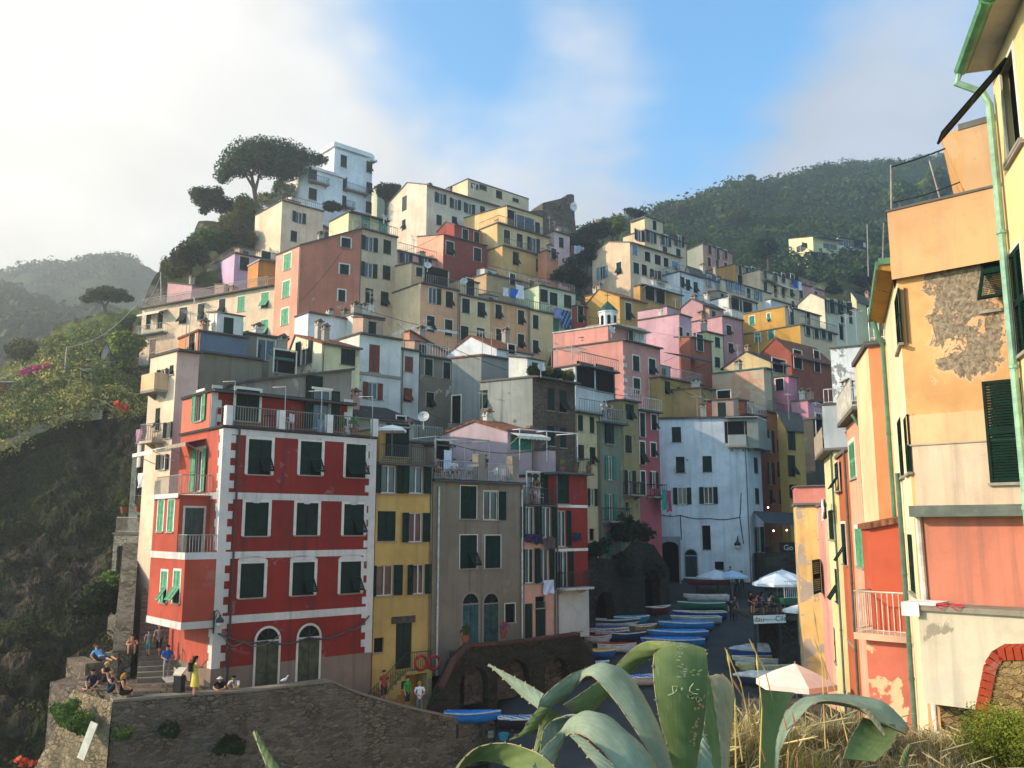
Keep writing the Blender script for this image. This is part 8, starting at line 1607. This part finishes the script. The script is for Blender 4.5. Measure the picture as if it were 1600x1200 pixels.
hang(GY, 732, 700, .6, 1.3, 'D5DAE8', 'white cloth hanging under the roof terrace pergola', -2.0); hang(HPK, 1025, 766, .8, 1.6, '2F8A7A', 'teal towel over the rose house balcony', .85); hang(HPK, 1031, 767, .7, 1.7, 'A8385A', 'raspberry towel over the rose house balcony', .85)
hang(HPT, 893, 385, .8, 1.3, '9A4A44', 'red cloth on the line below the castle', .3); 
for k, (px, c, nm) in enumerate([(900, 'C9D2DC', 'first white'), (906, 'B5C5D5', 'pale blue'), (912, 'D8DCE0', 'last white')]): cloth('%s cloth on the line below the castle' % nm, P(px, 384, 121), (.8, .6, 0), .7, 1.2, c)
hang(L1, 0, 0, 1, 1, 'FFFFFF', 'x') if False else None
for px, py, c, lab in ((243, 668, '3A3440', 'dark washing outside the tall pale pink house'), (236, 672, 'B0889A', 'mauve washing outside the tall pale pink house'), (239, 740, 'DAD6CE', 'pale towel on the lower balcony of the tall pale pink house')): hang(L1, px, py, .7, .8, c, lab, .7, None, L1.left)
hang(R4, 1303, 780, .5, .9, 'E4E4E8', 'white shirt drying outside the terracotta red row house', .5, None, R4.left); hang(R4, 1310, 780, .45, .8, '22242E', 'black shorts drying outside the terracotta red row house', .55, None, R4.left); hang(RED, 508, 655, .5, .9, '8FA0C0', 'light blue cloth on the red house roof terrace', -.3)
b = MB(); s, z = R1.front.hit(1475, 943); b.box(-.32, .32, -.5, .3, 0, .05); b.box(-.34, .0, -.52, -.49, -.22, .05); tag(b.build('white_cloth', paint('EDE4E0', .9), None, R1.front.M(R1.front.hit(1462, 943)[0], z945 + .005, .5)), 'white cloth laid over the wash terrace edge', 'cloth')
for px, lab in ((1496, 'left red bikini piece drying on the terrace edge'), (1520, 'right red bikini piece drying on the terrace edge')):
    b = MB(); rows_ = [[(-.13 + .26 * i / 6, -.06 + .12 * j / 4, .02 + .035 * math.sin(math.pi * i / 6) * math.sin(math.pi * j / 4)) for j in range(5)] for i in range(7)]; b.grid(rows_); b.tube([(-.13, -.06, .015), (-.02, -.12, -.05), (.1, -.06, .01)], .008, 0, 5); tag(b.build('red_bikini', paint('D01F3A', .8, .1), None, R1.front.M(R1.front.hit(px, 945)[0], z945 + .004, .93)), lab, 'swimwear', 'red bikini drying')
def pot(label, at, s=1.0, leafc='5E7A3A', spiky=False, group='potted plants'):
    r = thing('potted_plant', label, 'potted plant', at, 0, group); b = MB(); b.lathe([(.0, 0), (.11, 0), (.17, .26), (.19, .27), (.19, .31), (.16, .31), (.15, .27), (0, .26)], 0, 12); b.build('pot', paint('A5583A', .8, .25), r)
    b = MB(); rg_ = random.Random(hash(label) % 1000)
    if spiky:
        for k in range(18): a = k * 2.4; d = Vector((math.cos(a), math.sin(a), rg_.uniform(.3, 1.6))).normalized(); sd = Vector((-d.y, d.x, 0)).normalized() * .025; p0 = Vector((0, 0, .28)); b.quad(p0 - sd, p0 + sd, p0 + d * .5 + sd * .2, p0 + d * .5 - sd * .2)
    else: leaves(b, [(0, 0, .5, .22, .22, .24), (.08, .05, .62, .16, .16, .18)], 110, .06, rg_)
    b.build('plant', leafmat(leafc), r); r.scale = (s, s, s); return r
for px, py, D, s, lab, sp in [(1331, 690, 34.5, 1.3, 'spiky plant in an orange pot on the orange row terrace edge', True)]: pot(lab, P(px, py, D), s, '5A6A4A', sp)
for k, (s_, nm) in enumerate([(5.6, 'leftmost potted plant of three'), (6.3, 'middle potted plant of three'), (7.1, 'tallest right potted plant of three')]): pot(nm + ' on the right of the red house terrace', RED.front.pt(s_ + .4, zf[0] + .14, -.45 - .1 * k), .9 + .25 * k)
for k, px in enumerate((850, 862, 874, 886)): 
    s, _ = OGB.front.hit(px, 590); s = min(max(s, .2), OGB.L - .2) if px > 834 else .3; plant('olive' if k % 2 else 'dark', OGB.front.pt(.5 + k * 1.1, OGB.zt + .1, -.1), .75, ['first leafy planter from the left', 'second leafy planter from the left', 'third leafy planter from the left', 'rightmost leafy planter'][k] + ' on the stone house roof', 'roof garden plants of the stone fronted house', 'roof_plant', 'plant')
for k in range(3): pot(['left', 'middle', 'right'][k] + ' pot on the planted balcony of the dark red house', RE.front.pt(.5 + 1.2 * k, RE.zt + .15, .25), 1.1, '4E6A34')
pot('large clay pot beside the arched doors of the grey house', P(727, 1004, 50.2), 1.3); pot('pink flowered pot on the walkway right of the arched doors', P(787, 997, 52.8), 1.2, 'A85A6A'); pot('pot on the left railing of the pale stone terrace house', P(193, 802, 55.2), 1.2); pot('pot near the red house on the pale stone terrace', P(216, 800, 56), 1.2); pot('tall plant pot in the middle of the pale stone terrace', P(222, 826, 55), 1.3, '4E6A34')
b = MB(); b.box(-.2, .2, -.02, .02, 0, 1.4); o = b.build('notice_board', paint('C5C4B0', .7, .2), None, T(P(126, 1186, 36.7)) @ Rz(R(-25)) @ Matrix.Rotation(R(12), 4, 'Y') @ Matrix.Rotation(R(-12), 4, 'X')); tag(o, 'weathered white notice board leaning on the sunlit buttress wall', 'notice board')
fr = Frame((A.x, A.y), (d.x, d.y), 20) if False else None
tw = TW.matrix_basis; p = P(766, 1147, 46.3); fw = Vector((E2 - A)); fw.z = 0; FT = Frame((A.x, A.y), (fw.x, fw.y), 20); s, z = FT.hit(766, 1147); b = MB(); b.box(-.16, .16, -.03, 0, -.17, .17); NP = b.build('warning_plate', paint('D5D5D2', .5, .1), None, FT.M(s, z, .04)); tag(NP, 'white plate with two dark marks on the low end of the terrace wall', 'plate'); 
for x in (-.075, .075):
    b = MB(); b.tube([(x - .035, -.033, .05), (x, -.033, .01), (x + .035, -.033, -.01), (x + .03, -.033, -.05)], [.012, .02, .018, .008], 0, 6); b.build('plate_mark', dark(), NP)
b = MB(); b.lathe([(.0, 0), (.2, 0), (.27, .3), (.28, .31), (.25, .31), (.19, .03), (0, .03)], 0, 14); tag(b.build('blue_tub', paint('2F86A8', .5, .15), None, T(onfloor(787, 1156))), 'light blue tub standing under the dark striped boat', 'tub')
b = MB(); bm_ = bush_mesh(5, 60, .22, 4); b.add(bm_.v, bm_.f); tag(b.build('orange_tarp', paint('D8401F', .8, .15), None, T(P(189, 644, 76)) @ Matrix.Diagonal((.8, .5, .9, 1))), 'bright orange crumpled tarp at the top of the cliff edge', 'tarp')
b = MB(); b.add([(x * 1, y, z) for x, y, z in bm_.v], bm_.f); tag(b.build('orange_bag', paint('D8502F', .8, .15), None, T(P(40, 1199, 37)) @ Matrix.Diagonal((.5, .4, .4, 1))), 'orange bag at the bottom left corner of the rocks', 'bag')
r = thing('seagull', 'white seagull standing on the red house door step', 'seagull', fr_w.pt(fr_w.hit(447, 1076)[0], fr_w.hit(447, 1074)[1] + .1, -.3), 30); b = MB(); b.tube([(-.18, 0, .16), (-.08, 0, .19), (.06, 0, .22), (.14, 0, .33), (.17, 0, .39), (.23, 0, .385)], [.015, .06, .075, .04, .038, .008], 0, 8); b.build('body', paint('E6E6E2', .7, .08), r, None, True); b = MB()
for y in (-.03, .03): b.tube([(.02, y, .16), (.02, y, 0)], .008, 0, 5)
b.build('leg', paint('C98A3A'), r); r.scale = (.95, .95, .95)
r = thing('wooden_fence', 'weathered wooden rail fence along the cliff edge path', 'fence', P(150, 640, 78)); i_ = r.matrix_basis.inverted(); pts = [P(120, 648, 77.5), P(135, 640, 78), P(150, 632, 78.5), P(162, 636, 78.3), P(176, 645, 77.8)]; b = MB()
for p_ in pts: q = MB(); q.tube([i_ @ p_ - Vector((0, 0, .9)), i_ @ p_ + Vector((0, 0, .6))], .06, 0, 5); q.build('post', paint('A89A80', .9), r)
for hh in (.1, .5): b.tube([i_ @ p_ + Vector((0, 0, hh)) for p_ in pts], .045, 0, 5)
b.build('rail', paint('A89A80', .9), r)
b = MB(); dk = [P(x, y, dd) for x, y, dd in ((-40, 712, 72), (20, 690, 74), (60, 668, 75.5), (110, 652, 76.3), (160, 646, 77))]; b.grid([[q + Vector((0, 0, .35)) for q in dk], [q + Vector((.3, 1.6, .35)) for q in dk]]); b.grid([[q + Vector((0, 0, .35)) for q in dk], [q + Vector((0, 0, -.5)) for q in dk]]); struct(b.build('cliff_path', plaster('A89C80', .2, .8)))

for Hs_, px, py, D_ in ((PL, 955, 516, 80.5), (L7, 303, 470, 97), (HC, 600, 340, 95), (HY, 740, 292, 120), (OC, 1233, 484, 100), (HA, 668, 415, 91), (OGB, 845, 575, 61.5), (YE, 662, 652, 50), (HB, 725, 440, 95)): Hs_.dish(P(px, py, D_), .42 if D_ > 70 else .33, rnd.uniform(-.9, .9))
for x0, y0, D0, x1, y1, D1 in ((560, 480, 70, 760, 520, 78), (710, 545, 68, 905, 600, 66), (620, 505, 74, 700, 545, 68), (830, 575, 63, 1000, 620, 72), (900, 640, 64, 1030, 650, 76), (690, 690, 52, 860, 700, 58), (470, 470, 86, 560, 355, 90), (860, 480, 103, 1000, 500, 92), (1030, 590, 79, 1160, 640, 80), (1000, 440, 110, 1180, 470, 112), (660, 640, 60, 760, 660, 60), (600, 400, 103, 700, 360, 108)):
    wire('roof_cable', 'thin dark cable sagging between the village roofs', [P(x0, y0, D0), P(x1, y1, D1)], .5, .022, '2A2A28', 'thin cables between the village roofs')
terrain_town()
# ------------------------------------------------------------------ the air: thin sea haze round the whole place
b = MB(); b.box(-520, 430, -60, 580, -10.5, 172)
hz = bpy.data.materials.new('sea_haze'); hz.use_nodes = True; nt = hz.node_tree
for n in list(nt.nodes): nt.nodes.remove(n)
pv = nt.nodes.new('ShaderNodeVolumePrincipled'); pv.inputs['Color'].default_value = (0.86, 0.93, 0.95, 1); pv.inputs['Density'].default_value = HAZE; pv.inputs['Anisotropy'].default_value = 0.6
ou = nt.nodes.new('ShaderNodeOutputMaterial'); nt.links.new(pv.outputs[0], ou.inputs['Volume'])
tag(b.build('haze', hz), None, None, None, 'stuff')
